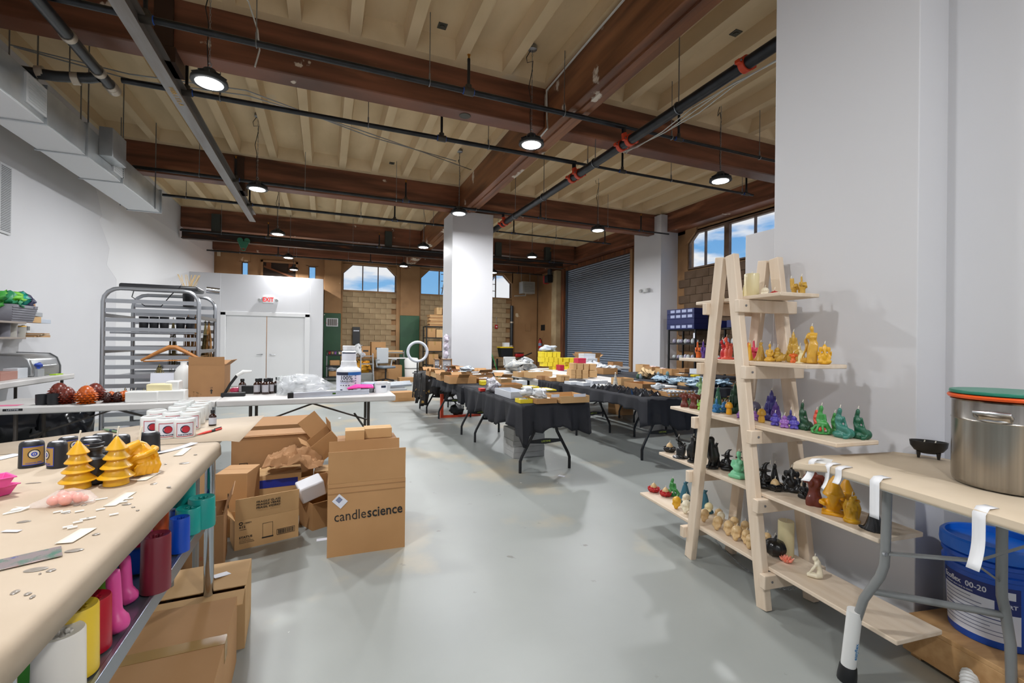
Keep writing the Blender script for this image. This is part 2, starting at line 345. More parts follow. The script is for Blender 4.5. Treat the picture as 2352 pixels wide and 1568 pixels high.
ob('door_casing', MB().box(-2.75, -2.62, EY-.02, EY+.12, 0, 2.12).box(-.58, -.45, EY-.02, EY+.12, 0, 2.12).box(-2.75, -.45, EY-.02, EY+.12, 2.03, 2.14), dp, we, bev=.006)
# ---- near partition wall on the right, with its pier, low stub and the recessed stretch
struct('wall_pier', MB().box(2.51, 3.1, 1.24, 1.97, 0, 5.02), wall_white, bev=.004)
struct('wall_recess', MB().box(2.74, 3.1, BY, 1.24, 0, 5.02), wall_white)
struct('wall_stub', MB().box(2.54, 2.7, 1.97, 2.2, 0, 2.07), wall_white, bev=.004)
struct('baseboard_right', MB().box(2.725, 2.745, BY, 1.24, 0, .1), M('grey baseboard', '#8f9192', .5))
# ---- a brighter patch of touch-up paint on the left wall
ob('paint_patch', MB().prism([(10.3, 0), (17.9, 0), (17.9, 4.1), (9.4, 3.9), (9.7, 3.4), (9.6, 3.3), (10.0, 2.9), (9.9, 2.6), (10.3, 2.4)], LX-.001, LX+.0015, 'x'), M('fresh white paint', '#d8d8da', .5), wl)
# ================================================================== lamps, pipes, ducts overhead
black = M('black metal', '#1a1b1d', .45, .2)
lens_m = M('lamp lens', '#ffffff', .4, emit=14)
chain_m = M('galvanised steel', '#9a9da0', .4, .9)
hous_m = M('lamp housing', '#3a3d40', .5, .3)
cable_m = M('black cable', '#17181a', .5); wht_cable = M('white cable', '#c9c9c4', .5)
LAMP_E = 78
def add_light(loc, e):
    L = bpy.data.lights.new('lamp_light', 'AREA'); L.shape = 'DISK'; L.size = .22; L.energy = e; L.color = (.97, .985, 1); L.spread = R(180)
    o = bpy.data.objects.new('lamp_light', L); COL.objects.link(o); o.location = loc; return o
def lamp_proto():
    t = thing('high_bay_lamp', 'x', 'lamp')
    ob('housing', MB().lathe([(.02, .13), (.05, .125), (.065, .1), (.075, .06), (.11, .045), (.15, .03), (.155, .0), (.15, -.006), (.118, -.006)], n=24), hous_m, t)
    ob('lens', MB().lathe([(0, -.012), (.112, -.01), (.117, -.003), (.117, .01)], n=24), lens_m, t)
    m = MB()
    for j in range(10):
        a = 2*math.pi*j/10; m.bar((.07*math.cos(a), .07*math.sin(a), .08), (.14*math.cos(a), .14*math.sin(a), .04), .006, .03)
    ob('fin', m, hous_m, t)
    ob('eye_bolt', MB().tube([(0, 0, .12), (0, 0, .15)], .006).tube([(.018*math.cos(q*.7), 0, .168+.018*math.sin(q*.7)) for q in range(9)], .004, 6, closed=True), chain_m, t)
    link = MB()
    for k in range(32):
        z = .19+k*.032; a = (k % 2)*math.pi/2
        link.tube([(math.cos(a)*.007*math.cos(q*math.pi/4), math.sin(a)*.007*math.cos(q*math.pi/4), z+.019*math.sin(q*math.pi/4)) for q in range(8)], .0022, 4, closed=True)
    ob('chain', link, chain_m, t, kind='stuff')
    ob('junction_box', MB().lathe([(.05, 1.2), (.055, 1.19), (.055, 1.15), (.03, 1.14)], n=14), chain_m, t)
    pts = [(.02, 0, 1.15), (.07, .02, 1.05), (.06, .03, .98), (-.01, .02, 1.0), (.0, .0, .9), (.04, .0, .70), (.012, 0, .55), (.018, .01, .35), (.012, 0, .15), (.0, 0, .12)]
    ob('power_cable', MB().tube(pts, .005, 5), cable_m, t)
    l = add_light((0, 0, -.03), LAMP_E); l.parent = t
    return t
lp = None; grid = []
for X in (-1.04, 2.28, 5.32):
    for Y in (1.75, 5.05, 8.3, 11.65, 14.85): grid.append((X, Y))
grid += [(-1.04, 17.3), (-1.04, -1.5), (1.6, -1.5)]; grid.remove((5.32, 1.75)); grid.remove((2.28, 1.75))  # unseen lamps added for light: one overhead near left, two behind the camera
words = {-1.04: 'left row', 2.28: 'row beside the girder', 5.32: 'right row'}
nth = {1.75: 'added out of view overhead near the camera', 5.05: 'nearest in view', 8.3: 'second back', 11.65: 'third back', 14.85: 'fourth back', 17.3: 'last back behind the exit partition', -1.5: 'added unseen behind the camera'}
for X, Y in grid:
    lab = 'round black high-bay lamp, %s, %s' % (words.get(X, 'middle row'), nth[Y])
    if lp is None: lp = lamp_proto(); o = lp; o.location = (X, Y, 3.75); o['label'] = lab; o['group'] = 'high-bay lamps in the ceiling grid'
    else: o = dup(lp, (X, Y, 3.75), random.uniform(0, 6), lab, 'high-bay lamps in the ceiling grid')
pipe_m = M('black sprinkler pipe', '#1f2124', .35, .4, col2='#2c2e32', vs=8); fit_m = M('cast pipe fitting', '#4a453f', .5, .5); blue_m = M('blue thread tape', '#2a56b0', .5)
orange_m = M('orange pipe coupling', '#c8401c', .45); rod_m = M('hanger rod', '#8c9094', .4, .9); brass = M('brass head', '#b07a30', .35, .9)
PY = [(4.84, LX+.35, 8.2, 4.1, .03, 'first sprinkler branch pipe, nearest the camera'), (6.1, LX+1.45, 7.22, 4.1, .03, 'second sprinkler branch pipe behind the first beam'), (9.1, LX+.6, 7.9, 4.1, .028, 'third sprinkler branch pipe in front of the second beam'),
      (10.65, LX+.05, 7.24, 4.1, .027, 'fourth sprinkler branch pipe behind the second beam'), (13.9, LX+.05, 8.1, 4.1, .026, 'fifth sprinkler branch pipe above the hoist rail'), (16.7, LX+.05, 8.1, 4.1, .026, 'sixth sprinkler branch pipe above the exit partition')]
for k, (y, x0, x1, z, r_, lab) in enumerate(PY):
    t = thing('sprinkler_pipe', 'black '+lab, 'pipe', (x0, y, z), group='sprinkler branch pipes')
    xm = 3.5
    ob('pipe', MB().tube([(x0, y, z), (xm, y, z)], r_, 12), pipe_m, t, world=True)
    ob('pipe', MB().tube([(xm, y, z), (x1, y, z)], r_*.68, 10), pipe_m, t, world=True)
    heads = [-1.47, 1.42, 4.35, 7.05]
    for hx in heads:
        if not (x0 < hx <= x1+.1): continue
        rr = r_ if hx < xm else r_*.7
        f = ob('tee_fitting', MB().tube([(hx-.055, y, z), (hx+.055, y, z)], rr*1.45, 12).tube([(hx, y, z), (hx, y, z+.07)], rr*1.15, 10), fit_m, t, world=True)
        for sg in (1, -1): ob('thread_tape', MB().tube([(hx+sg*.054, y, z), (hx+sg*.063, y, z)], rr*1.2, 12), blue_m, f, world=True)
        ob('riser', MB().tube([(hx, y, z+.06), (hx, y, z+.36)], .017, 8), pipe_m, t, world=True)
        ob('sprinkler_head', MB().tube([(hx, y, z+.36), (hx, y, z+.4)], .012, 6).lathe([(.02, .4), (.02, .405)], (hx, y, z), 8), brass, t, world=True)
    x = x0+.9
    while x < x1-.2:
        rr = r_ if x < xm else r_*.68
        ob('hanger', MB().tube([(x, y, z+rr), (x, y, 4.85)], .005, 5).tube([(x, y+(rr+.008)*math.cos(q*.785), z+(rr+.008)*math.sin(q*.785)) for q in range(8)], .006, 4, closed=True).bc((x, y, z+rr+.04), (.016, .014, .06)), rod_m, t, world=True); x += 1.62
# main pipe with orange couplings and risers up to the branches
t = thing('main_pipe', 'thick black sprinkler main running in depth with orange couplings', 'pipe', (3.5, 2, 3.9))
ob('pipe', MB().tube([(3.5, BY+.1, 3.9), (3.5, 10.9, 3.9)], .058, 16), pipe_m, t, world=True)
for yc in (3.05, 4.75, 4.93, 6.0, 6.2, 9.02, 9.2):
    c = ob('coupling', MB().tube([(3.5, yc-.03, 3.9), (3.5, yc+.03, 3.9)], .074, 16).bc((3.5+.085, yc, 3.9), (.05, .05, .035)).bc((3.5-.085, yc, 3.9), (.05, .05, .035)), orange_m, t, world=True, bev=.004)
    ob('bolt', MB().tube([(3.5-.09, yc-.04, 3.9), (3.5-.09, yc+.04, 3.9)], .008, 6), rod_m, c, world=True)
for yc in (4.84, 6.1, 9.1, 10.65):
    ob('outlet', MB().tube([(3.5, yc, 3.93), (3.47, yc, 4.02)], [.05, .035], 12), orange_m, t, world=True); ob('riser', MB().tube([(3.47, yc, 4.0), (3.47, yc, 4.1)], .03, 10), pipe_m, t, world=True)
for yc in (2.2, 3.9, 5.55, 7.2, 8.5, 10.2):
    ob('hanger', MB().tube([(3.5, yc, 3.97), (3.5, yc, 4.85)], .006, 5).tube([(3.5+.064*math.cos(q*.524), yc, 3.9+.064*math.sin(q*.524)) for q in range(12)], .007, 4, closed=True), rod_m, t, world=True)
for q, dx in enumerate((.0, .02, .045)):
    pts = [(3.62+dx+.03*math.sin(k*1.3+q), 1.8+k*.5, 3.86+.02*math.sin(k*2.1+q)) for k in range(7)]+[(3.75+dx, 5.2, 3.98), (3.9+dx*2, 5.5, 4.1), (3.85+dx*2, 5.55, 4.3)]
    ob('cable', MB().tube(pts, .006, 5), wht_cable, label='loose %s cable along the orange-jointed main pipe' % ('white', 'pale', 'thin white')[q], cat='cable', group='cables by the main pipe')
# drain pipes, top left
drain = M('black drain pipe', '#26282b', .3); clamp = M('clamp band', '#b8ac9c', .4, .5)
t = thing('drain_pipe', 'black plastic drain pipe running in depth at the upper left', 'pipe', (-2.13, 5, 4.0))
ob('pipe', MB().tube([(-2.13, BY, 4.0), (-2.13, 6.1, 4.0)], .052, 14), drain, t, world=True)
for y in (5.2, 5.78, 6.05): ob('clamp', MB().tube([(-2.13, y-.03, 4.0), (-2.13, y+.03, 4.0)], .06, 14), clamp, t, world=True)
ob('end_cap', MB().tube([(-2.13, 6.08, 4.0), (-2.13, 6.16, 4.0)], .062, 14), clamp, t, world=True)
t = thing('drain_branch', 'black drain branch pipe joining from the left wall', 'pipe', (-2.8, 5.9, 3.96))
ob('pipe', MB().tube([(LX, 5.9, 3.9), (-2.5, 5.9, 3.93), (-2.25, 5.9, 3.97), (-2.17, 5.88, 3.99)], .05, 14), drain, t, world=True)
for x in (-2.62, -2.35): ob('clamp', MB().tube([(x-.03, 5.9, 3.935), (x+.03, 5.9, 3.945)], .06, 14), clamp, t, world=True)
for x in (-2.85, -2.4): ob('hanger', MB().tube([(x, 5.9, 3.98), (x, 5.9, 4.8)], .006, 5), rod_m, t, world=True)
# steel channel rail with its brackets
steel = M('mill steel', '#8d8a88', .4, .6, col2='#7c746e', vs=3, vstr=(3, .4, 3))
t = thing('steel_rail', 'long bare steel channel rail hung under the beams', 'rail', (-1.52, 2, 3.95))
ob('rail', MB().prism([(-1.58, 3.94), (-1.46, 3.94), (-1.46, 3.955), (-1.512, 3.955), (-1.512, 4.1), (-1.46, 4.1), (-1.46, 4.115), (-1.58, 4.115), (-1.58, 4.1), (-1.528, 4.1), (-1.528, 3.955), (-1.58, 3.955)], BY+.1, 11.5), steel, t, world=True)
for y in (5.66, 9.9):
    ob('bracket', MB().box(-1.62, -1.42, y-.17, y+.17, 4.1, 4.25).box(-1.6, -1.44, y-.175, y-.15, 4.25, 4.72), M('dark rusty plate', '#3e2a20', .5, .4), t, world=True)
lettering('paint_mark', 'WBR-1 STL-A', M('yellow paint mark', '#d0a040', .6), t, (-1.515, 5.9, 3.938), (R(180), 0, R(90)), .07).matrix_parent_inverse = wm(t).inverted()
# hoist rail with a green trolley under the third beam
t = thing('hoist_rail', 'dark rusty hoist I-beam under the third ceiling beam', 'rail', (-3, 14.2, 3.9))
hr = M('rusty hoist steel', '#33251f', .5, .3, col2='#8a4a1c', vs=2.2, vstr=(.6, 3, 6), pos=(.55, .7))
ob('rail', MB().prism([(13.98, 3.92), (14.14, 3.92), (14.14, 3.94), (14.07, 3.94), (14.07, 4.14), (14.14, 4.14), (14.14, 4.16), (13.98, 4.16), (13.98, 4.14), (14.05, 4.14), (14.05, 3.94), (13.98, 3.94)], LX+.05, 7.6, 'x'), hr, t, world=True)
for x in (-2.7, 1.7, 5.2, 7.0): ob('bracket', MB().box(x-.1, x+.1, 14.0, 14.13, 4.16, 4.62), M('dark green plate', '#2c322f', .5), t, world=True)
tg = M('green machine paint', '#2c6b52', .4)
t = thing('hoist_trolley', 'green two-wheeled hoist trolley on the rusty rail', 'trolley', (-2.05, 13.95, 3.85))
ob('wheel', MB().tube([(-.08, -.03, .12), (-.08, .02, .12)], .07, 14), tg, t); ob('wheel', MB().tube([(.08, -.03, .12), (.08, .02, .12)], .07, 14), tg, t)
ob('body', MB().prism([(-.14, .1), (.14, .1), (.07, -.08), (-.07, -.08)], -.045, -.02), tg, t, bev=.01); ob('hook_eye', MB().tube([(.05*math.cos(q*.785), -.03, -.1+.05*math.sin(q*.785)) for q in range(8)], .014, 6, closed=True), tg, t)
# air duct on the left wall side
duct_m = M('galvanised duct', '#c0c4c6', .3, .45, col2='#a6acb0', vs=2.5, bump=.05, bs=3); ductw = M('white duct wrap', '#d6d7d9', .5)
t = thing('air_duct', 'long galvanised air duct hung along the left wall', 'duct', (-2.86, 4, 3.5))
edges = [-2.5, .6, 3.4, 5.0, 6.05, 6.9, 7.9, 9.5]
for a, b in zip(edges[:-1], edges[1:]):
    ob('duct_section', MB().box(-3.08, -2.64, a+.004, b-.004, 3.5, 3.86), duct_m, t, world=True, bev=.006)
    ob('bottom_panel', MB().box(-3.075, -2.645, a+.01, b-.01, 3.492, 3.5), ductw, t, world=True)
    ob('seam_flange', MB().box(-3.1, -2.62, b-.025, b+.005, 3.48, 3.88), duct_m, t, world=True)
for y in (1, 3.4, 5.0, 6.9, 7.9, 9.2): ob('hanger', MB().tube([(-2.63, y, 3.48), (-2.63, y, 4.9)], .008, 5).tube([(-3.09, y, 3.48), (-3.09, y, 4.9)], .008, 5), rod_m, t, world=True)
for y in (5.85, 7.75):
    g = ob('grille_frame', MB().box(-2.64, -2.62, y-.17, y+.17, 3.55, 3.83), M('white grille', '#cfd1d3', .4), t, world=True)
    for k in range(9): ob('louvre', MB().bar((-2.615, y-.14, 3.58+k*.027), (-2.615, y+.14, 3.58+k*.027), .012, .004, (1, 0, .7)), MATS['white grille'], g, world=True)
ob('side_tap', MB().box(-2.64, -2.5, 7.2, 7.62, 3.62, 3.98), duct_m, t, world=True, bev=.005)
t = thing('wall_grille', 'tall grey slotted grille on the left wall', 'grille', (LX, 6.9, 2.9))
p = onx(2, 385, LX); ob('grille_frame', MB().box(LX, LX+.02, p.y-.05, p.y+.16, 2.55, 3.35), M('grey grille', '#b8babc', .5), t, world=True)
for k in range(38): ob('slot', MB().box(LX+.02, LX+.024, p.y-.03, p.y+.14, 2.58+k*.02, 2.588+k*.02), M('grille slot', '#6a6c70', .6), t, world=True)
# conduits across the ceiling
for k, (y, pts) in enumerate(((7.05, [(LX+.1, 7.05, 4.7), (-2.3, 7.05, 4.62), (-1.04, 7.1, 4.72), (.6, 7.6, 4.6), (2.2, 8.25, 4.7)]), (7.15, [(LX+.1, 7.12, 4.72), (-2.3, 7.15, 4.6), (-1.04, 7.2, 4.7), (.4, 7.3, 4.55), (1.5, 7.9, 4.62), (2.6, 8.6, 4.72)]))):
    ob('conduit', MB().tube(pts, .008, 6), chain_m, label='thin metal conduit strung under the ceiling ribs, %s of two' % ('straighter', 'lower sagging')[k], cat='conduit', group='ceiling conduits')
gp = [(2.66, 3.2, 4.72), (2.66, 4.6, 4.7), (2.66, 5.42, 4.68), (2.68, 5.44, 4.3), (2.62, 5.3, 4.12), (2.66, 5.8, 4.12)]
ob('conduit', MB().tube(gp, .012, 6), wht_cable, label='white cable clipped along the brown girder', cat='cable')
ob('cable', MB().tube([(-.9, 4.9, 4.74), (-.75, 5.2, 4.7), (-.68, 5.3, 4.5), (-.66, 5.3, 4.3), (-.7, 5.3, 4.12)], .008, 6), wht_cable, label='white cable end hanging before the first beam', cat='cable')
# fittings on the ceiling
plate = M('dark plate', '#4c4a42', .6)
for k, (px, py) in enumerate(((1016, 62), (900, 376), (1690, 78), (1590, 198))):
    p = onz(px, py, CZ+.175); t = thing('ceiling_plate', 'small square dark plate on the ceiling, %s' % ('middle near bay', 'second bay left of the girder', 'near the white pier', 'right bay beside the main pipe')[k], 'plate', p, group='ceiling plates')
    ob('plate', MB().bc((0, 0, .012), (.1, .1, .012)), plate, t); ob('knockout', MB().lathe([(.03, -.005), (.028, .006)], n=12), plate, t)
# old ceiling medallion under beam 1
p = onz(1068, 266, 4.237); ob('beam_rosette', MB().lathe([(.0, -.004), (.03, -.006), (.05, -.003), (.07, -.006), (.075, 0)], p, 16), plate, label='round metal rosette under the first beam', cat='rosette')
# ================================================================== sculpted candle shapes (height 1, facing -Y)
def rotm(x=0, y=0, z=0): return Matrix.Rotation(R(z), 3, 'Z') @ Matrix.Rotation(R(y), 3, 'Y') @ Matrix.Rotation(R(x), 3, 'X')
def sculpt(mb, vox=.03, smooth=2):
    """union of overlapping solids grown into one continuous skin"""
    me = mesh(mb, 'sculpt', 0); o = bpy.data.objects.new('tmp', me); COL.objects.link(o)
    r = o.modifiers.new('r', 'REMESH'); r.mode = 'VOXEL'; r.voxel_size = vox; r.use_smooth_shade = True
    if smooth: s = o.modifiers.new('s', 'SMOOTH'); s.iterations = smooth; s.factor = .5
    out = bpy.data.meshes.new_from_object(o.evaluated_get(bpy.context.evaluated_depsgraph_get())); bpy.data.objects.remove(o)
    out.polygons.foreach_set('use_smooth', [True]*len(out.polygons)); return out
def s_hand(two=False):
    m = MB(); m.tube([(0,0,.0), (0,0,.2), (0,0,.36)], [.17,.16,.22], 10); m.ell((0,0,.42), (.24,.13,.17))
    for i, x in enumerate((-.16, -.05, .06, .17)):
        if i == (1 if not two else 0) or (two and i == 1): m.tube([(x*1.05,.0,.5), (x*1.2,.0,.7), (x*1.3,0,.95)], [.075,.068,.055], 8); m.ell((x*1.3,0,.95), .056)
        else: m.tube([(x,.0,.52), (x,-.1,.6), (x,-.19,.53), (x,-.16,.43)], [.065,.068,.065,.055], 7)
    m.tube([(.22,-.04,.33), (.2,-.17,.42), (.08,-.23,.47), (-.03,-.23,.47)], [.07,.07,.062,.05], 7); return sculpt(m, .03, 1)
def s_pillar(): return mesh(MB().lathe([(0, 0), (.27, 0), (.285, .02), (.285, .96), (.27, .99), (.12, .975), (0, .97)], n=28))
def s_skull():
    m = MB(); m.ell((0,.08,.62), (.42,.5,.38)); m.ell((0,-.2,.36), (.28,.26,.22)); m.ell((0,-.26,.17), (.2,.18,.17)); m.ell((-.25,-.2,.4), .14); m.ell((.25,-.2,.4), .14)
    me = sculpt(m, .045, 1)
    for v in me.vertices:                                 # eye sockets and nose pressed in
        for c, r_, d in (((-.17,-.5,.48), .15, .13), ((.17,-.5,.48), .15, .13), ((0,-.5,.31), .08, .08)):
            q = (v.co-Vector(c)).length
            if q < r_*1.6 and v.co.y < -.1: v.co.y += d*max(0, 1-(q/(r_*1.6))**2)
        if v.co.y < -.25 and .12 < v.co.z < .2: v.co.y += .03*math.cos(v.co.x*60)
    return me
def s_pumpkin():
    m = MB(); n = 40; vs = []; fs = []
    for i in range(13):
        th = math.pi*i/12
        for j in range(n):
            q = 2*math.pi*j/n; k = 1-.16*abs(math.cos(q*4.5)); r_ = .62*math.sin(th)*k
            vs.append((r_*math.cos(q), r_*math.sin(q), .42-.42*math.cos(th)*(1-.18*math.exp(-(th-math.pi)**2*4)-.1*math.exp(-th*th*4))))
    for i in range(12):
        for j in range(n): fs.append((i*n+j, i*n+(j+1) % n, (i+1)*n+(j+1) % n, (i+1)*n+j))
    m.add(vs, fs); m.tube([(0,0,.74), (.02,0,.86), (.06,.02,1)], [.09,.06,.05], 7); return mesh(m)
def s_buddha(tall=True):                                  # robed figure seated with crossed legs
    m = MB(); m.ell((0,0,.06), (.36,.28,.1)); m.tube([(-.3,-.02,.14), (0,-.24,.12), (.3,-.02,.14)], [.11,.1,.11], 8); m.ell((0,.03,.36), (.21,.15,.26)); m.ell((0,.03,.53), (.23,.13,.1))
    for s in (-1, 1): m.tube([(.21*s,.02,.53), (.28*s,-.03,.36), (.08*s,-.2,.28)], [.075,.07,.05], 7)
    m.ell((0,-.02,.73), (.115,.12,.14)); m.ell((0,0,.86), (.1,.1,.08)); m.ell((0,0,.94), (.05,.05,.07)); m.tube([(0,.02,.6), (0,0,.7)], .07, 8)
    if tall: m.tube([(-.14,.08,.8), (-.24,.08,.4), (-.3,.05,.05)], [.05,.06,.09], 6); m.tube([(.14,.08,.8), (.24,.08,.4), (.3,.05,.05)], [.05,.06,.09], 6); m.tube([(-.1,-.2,.3), (-.1,-.17,.55)], .04, 6)
    return sculpt(m)
def s_happy():                                            # small round seated figure with arms on a big belly
    m = MB(); m.ell((0,0,.15), (.38,.32,.16)); m.ell((0,-.06,.36), (.32,.29,.25)); m.ell((0,-.03,.78), (.18,.18,.19)); m.ell((0,0,.58), (.28,.2,.12))
    for s in (-1, 1): m.tube([(.27*s,0,.58), (.36*s,-.1,.42), (.18*s,-.3,.36)], [.1,.09,.07], 7); m.ell((.2*s,-.26,.1), (.17,.12,.1)); m.ell((.19*s,.0,.76), (.04,.06,.09))
    return sculpt(m, .035)
def s_venus():                                            # armless standing woman, draped from the hips
    m = MB(); m.ell((0,0,.03), (.17,.14,.04)); m.tube([(-.03,0,.02), (-.05,0,.2), (-.02,0,.4), (.02,0,.52)], [.15,.12,.13,.135], 12); m.tube([(.05,-.05,.02), (.07,-.09,.28), (.06,-.04,.45)], [.07,.065,.08], 8)
    m.tube([(.02,0,.5), (0,0,.6), (-.01,0,.7), (-.02,0,.77)], [.13,.1,.12,.1], 10); m.ell((-.06,-.09,.7), .055); m.ell((.05,-.09,.7), .055); m.tube([(-.14,0,.77), (.11,0,.76)], .055, 8); m.tube([(-.14,0,.77), (-.17,-.01,.66)], .045, 7)
    m.tube([(-.02,0,.78), (-.03,-.01,.86)], .045, 8); m.ell((-.04,-.02,.92), (.06,.07,.08)); m.ell((-.03,.05,.93), .05)
    for k in range(5): m.tube([(-.12+.05*k,-.1,.05), (-.1+.045*k,-.12,.25), (.0+.03*k,-.1,.5)], .02, 5)
    return sculpt(m, .022)
def s_torso():                                            # headless female torso
    m = MB(); m.tube([(0,0,.0), (0,0,.18), (0,0,.42), (0,0,.66), (0,0,.82)], [.24,.3,.2,.25,.24], 14); m.ell((-.14,-.14,.1), (.18,.17,.22)); m.ell((.14,-.14,.1), (.18,.17,.22)); m.ell((-.12,-.19,.66), .125); m.ell((.12,-.19,.66), .125)
    m.tube([(-.3,0,.8), (.3,0,.8)], .11, 10); m.tube([(0,0,.82), (0,0,.97)], .08, 8); m.ell((-.32,0,.74), (.1,.1,.13)); m.ell((.32,0,.74), (.1,.1,.13)); me = sculpt(m, .032, 1)
    for v in me.vertices: v.co.y *= .8
    return me
def s_mermaid():                                          # long-haired figure sitting on a rock, tail to the right
    m = MB(); m.ell((.05,0,.1), (.38,.28,.16)); m.ell((.25,-.05,.16), (.22,.2,.17)); m.tube([(-.05,-.05,.33), (.15,-.2,.3), (.3,-.22,.16), (.2,-.3,.06), (.05,-.32,.04)], [.13,.11,.08,.06,.09], 9)
    m.tube([(-.06,0,.3), (-.08,0,.45), (-.07,0,.62), (-.06,0,.7)], [.14,.1,.12,.1], 10); m.ell((-.12,-.09,.6), .055); m.ell((-.01,-.09,.6), .055); m.tube([(-.17,0,.7), (-.2,-.02,.5), (-.12,-.12,.36)], [.055,.05,.045], 7); m.tube([(.06,0,.7), (.12,.02,.5), (.2,-.04,.3)], [.055,.05,.045], 7)
    m.tube([(-.06,0,.7), (-.06,-.01,.8)], .05, 8); m.ell((-.06,-.02,.88), (.085,.09,.11)); m.tube([(-.06,.06,.94), (-.1,.1,.7), (-.14,.12,.4), (-.12,.1,.2)], [.08,.1,.09,.07], 8); return sculpt(m)
def s_kraken():                                           # mermaid whose seat is a mound of curling arms
    m = MB(); m.ell((0,0,.04), (.44,.32,.05)); m.tube([(0,0,.3), (0,0,.5), (0,0,.68)], [.14,.09,.11], 10); m.ell((0,-.01,.87), (.08,.09,.11)); m.tube([(0,0,.7), (0,0,.8)], .05, 8); m.tube([(0,.06,.93), (-.07,.1,.65), (-.1,.1,.4)], [.08,.1,.08], 8)
    m.tube([(-.12,0,.68), (-.17,-.03,.48), (-.1,-.12,.34)], .05, 7); m.tube([(.12,0,.68), (.17,-.03,.48), (.12,-.14,.34)], .05, 7); m.tube([(0,-.06,.34), (.2,-.15,.36), (.33,-.1,.18), (.38,0,.05)], [.11,.09,.07,.05], 8)
    for k in range(9):
        a = k*.7; pts = [(math.cos(a)*r_*.42, math.sin(a)*r_*.3, z) for r_, z in ((.2,.3),(.6,.26),(.85,.12),(1.0,.06))]; b = pts[-1]; pts += [(b[0]*1.02, b[1], .14), (b[0]*.85, b[1]*.85, .17)]; m.tube(pts, [.06,.055,.05,.045,.04,.03], 7)
    return sculpt(m, .026, 1)
def s_mushroom(): return mesh(MB().lathe([(0,0),(.24,0),(.28,.05),(.26,.3),(.22,.52),(.33,.53),(.37,.57),(.37,.64),(.33,.8),(.22,.94),(.08,1),(0,1)], n=24))
def s_witch():                                            # cloaked figure under a bent pointed hat
    m = MB(); m.tube([(0,0,0), (0,0,.2), (0,0,.42), (0,0,.52)], [.3,.26,.2,.14], 12); m.ell((0,-.03,.58), (.12,.12,.13)); m.ell((0,0,.66), (.3,.27,.035)); m.tube([(0,0,.66), (.02,0,.8), (.1,0,.92), (.24,0,.98)], [.16,.11,.06,.02], 10)
    m.tube([(-.18,0,.45), (-.26,-.14,.3), (-.08,-.26,.3)], [.08,.08,.05], 7); m.tube([(.18,0,.45), (.26,-.14,.3), (.08,-.26,.3)], [.08,.08,.05], 7); m.ell((.0,-.2,.1), (.32,.16,.1))
    for k in range(8): m.tube([(.27*math.cos(k*.8),.27*math.sin(k*.8),0), (.16*math.cos(k*.8),.16*math.sin(k*.8),.45)], .035, 5)
    return sculpt(m)
def s_raven():
    m = MB(); m.ell((0,.0,.04), (.24,.2,.05)); m.tube([(.06,.12,.05), (.0,.03,.4), (-.02,-.02,.65), (0,-.03,.8)], [.08,.17,.14,.1], 10); m.ell((0,-.04,.86), (.11,.13,.11)); m.tube([(0,-.12,.87), (-.1,-.24,.86), (-.2,-.3,.83)], [.06,.035,.01], 7)
    for s in (-1, 1): m.tube([(.12*s,.0,.66), (.17*s,.06,.4), (.12*s,.14,.12)], [.06,.08,.03], 7); m.tube([(.06*s,-.02,.3), (.07*s,-.05,.04)], .04, 6)
    return sculpt(m)
def s_reaper():                                           # kneeling hooded cloak with dragging hem
    m = MB(); m.tube([(0,0,0), (0,0,.2), (0,0,.5), (0,-.02,.78)], [.4,.32,.2,.13], 12); m.ell((0,-.03,.85), (.14,.15,.15)); m.tube([(-.2,0,.05), (-.42,-.05,.04), (-.56,-.1,.1)], [.16,.08,.04], 8)
    for k in range(14): m.tube([(.4*math.cos(k*.45),.36*math.sin(k*.45),0), (.28*math.cos(k*.45),.27*math.sin(k*.45),.22), (.12*math.cos(k*.45),.12*math.sin(k*.45),.75)], [.05,.045,.03], 5)
    return sculpt(m, .03, 1)
def s_drape():                                            # tall fluted robe narrowing to a small head
    m = MB(); m.tube([(0,0,0), (0,0,.2), (0,0,.5), (0,0,.82)], [.36,.26,.15,.1], 12); m.ell((0,-.02,.9), (.1,.1,.1)); m.tube([(.05,0,.9), (.14,0,.98)], .04, 6)
    for k in range(12): m.tube([(.4*math.cos(k*.524),.36*math.sin(k*.524),0), (.24*math.cos(k*.524),.22*math.sin(k*.524),.25), (.1*math.cos(k*.524),.1*math.sin(k*.524),.8)], [.06,.04,.025], 5)
    return sculpt(m, .03, 1)
def s_gnome():                                            # bearded gnome in a tall cap on a plinth
    m = MB(); m.box(-.3,.3,-.22,.22,0,.07); m.ell((0,0,.24), (.22,.19,.22)); m.tube([(-.22,0,.3), (-.33,-.1,.28), (-.2,-.2,.26)], [.08,.07,.06], 7); m.tube([(.22,0,.3), (.36,-.1,.3), (.42,-.14,.34)], [.08,.07,.06], 7)
    m.tube([(0,-.15,.5), (0,-.2,.34), (0,-.19,.18)], [.17,.12,.03], 9); m.ell((0,-.22,.5), .06); m.tube([(0,0,.48), (0,.02,.62), (.0,.02,.8), (.04,.02,.95), (.12,.0,.99)], [.27,.23,.14,.06,.03], 12); m.tube([(.26*math.cos(q*.524),.25*math.sin(q*.524),.5) for q in range(12)], .04, 6, closed=True); return sculpt(m)
def s_owlgoddess():                                       # round plinth with a winged robed figure
    m = MB(); m.lathe([(0,0),(.33,0),(.33,.09),(.28,.12),(0,.13)], n=18); m.tube([(0,0,.1), (0,0,.4), (0,0,.68)], [.24,.2,.16], 10); m.ell((0,-.03,.8), (.12,.13,.14))
    for s in (-1, 1): m.tube([(.16*s,.08,.75), (.27*s,.1,.5), (.22*s,.08,.15)], [.1,.09,.07], 7); m.tube([(.14*s,-.02,.64), (.18*s,-.14,.48), (.04*s,-.2,.5)], .055, 7)
    m.ell((-.06,-.18,.36), .09); m.ell((.12,.0,.9), (.07,.07,.08)); return sculpt(m)
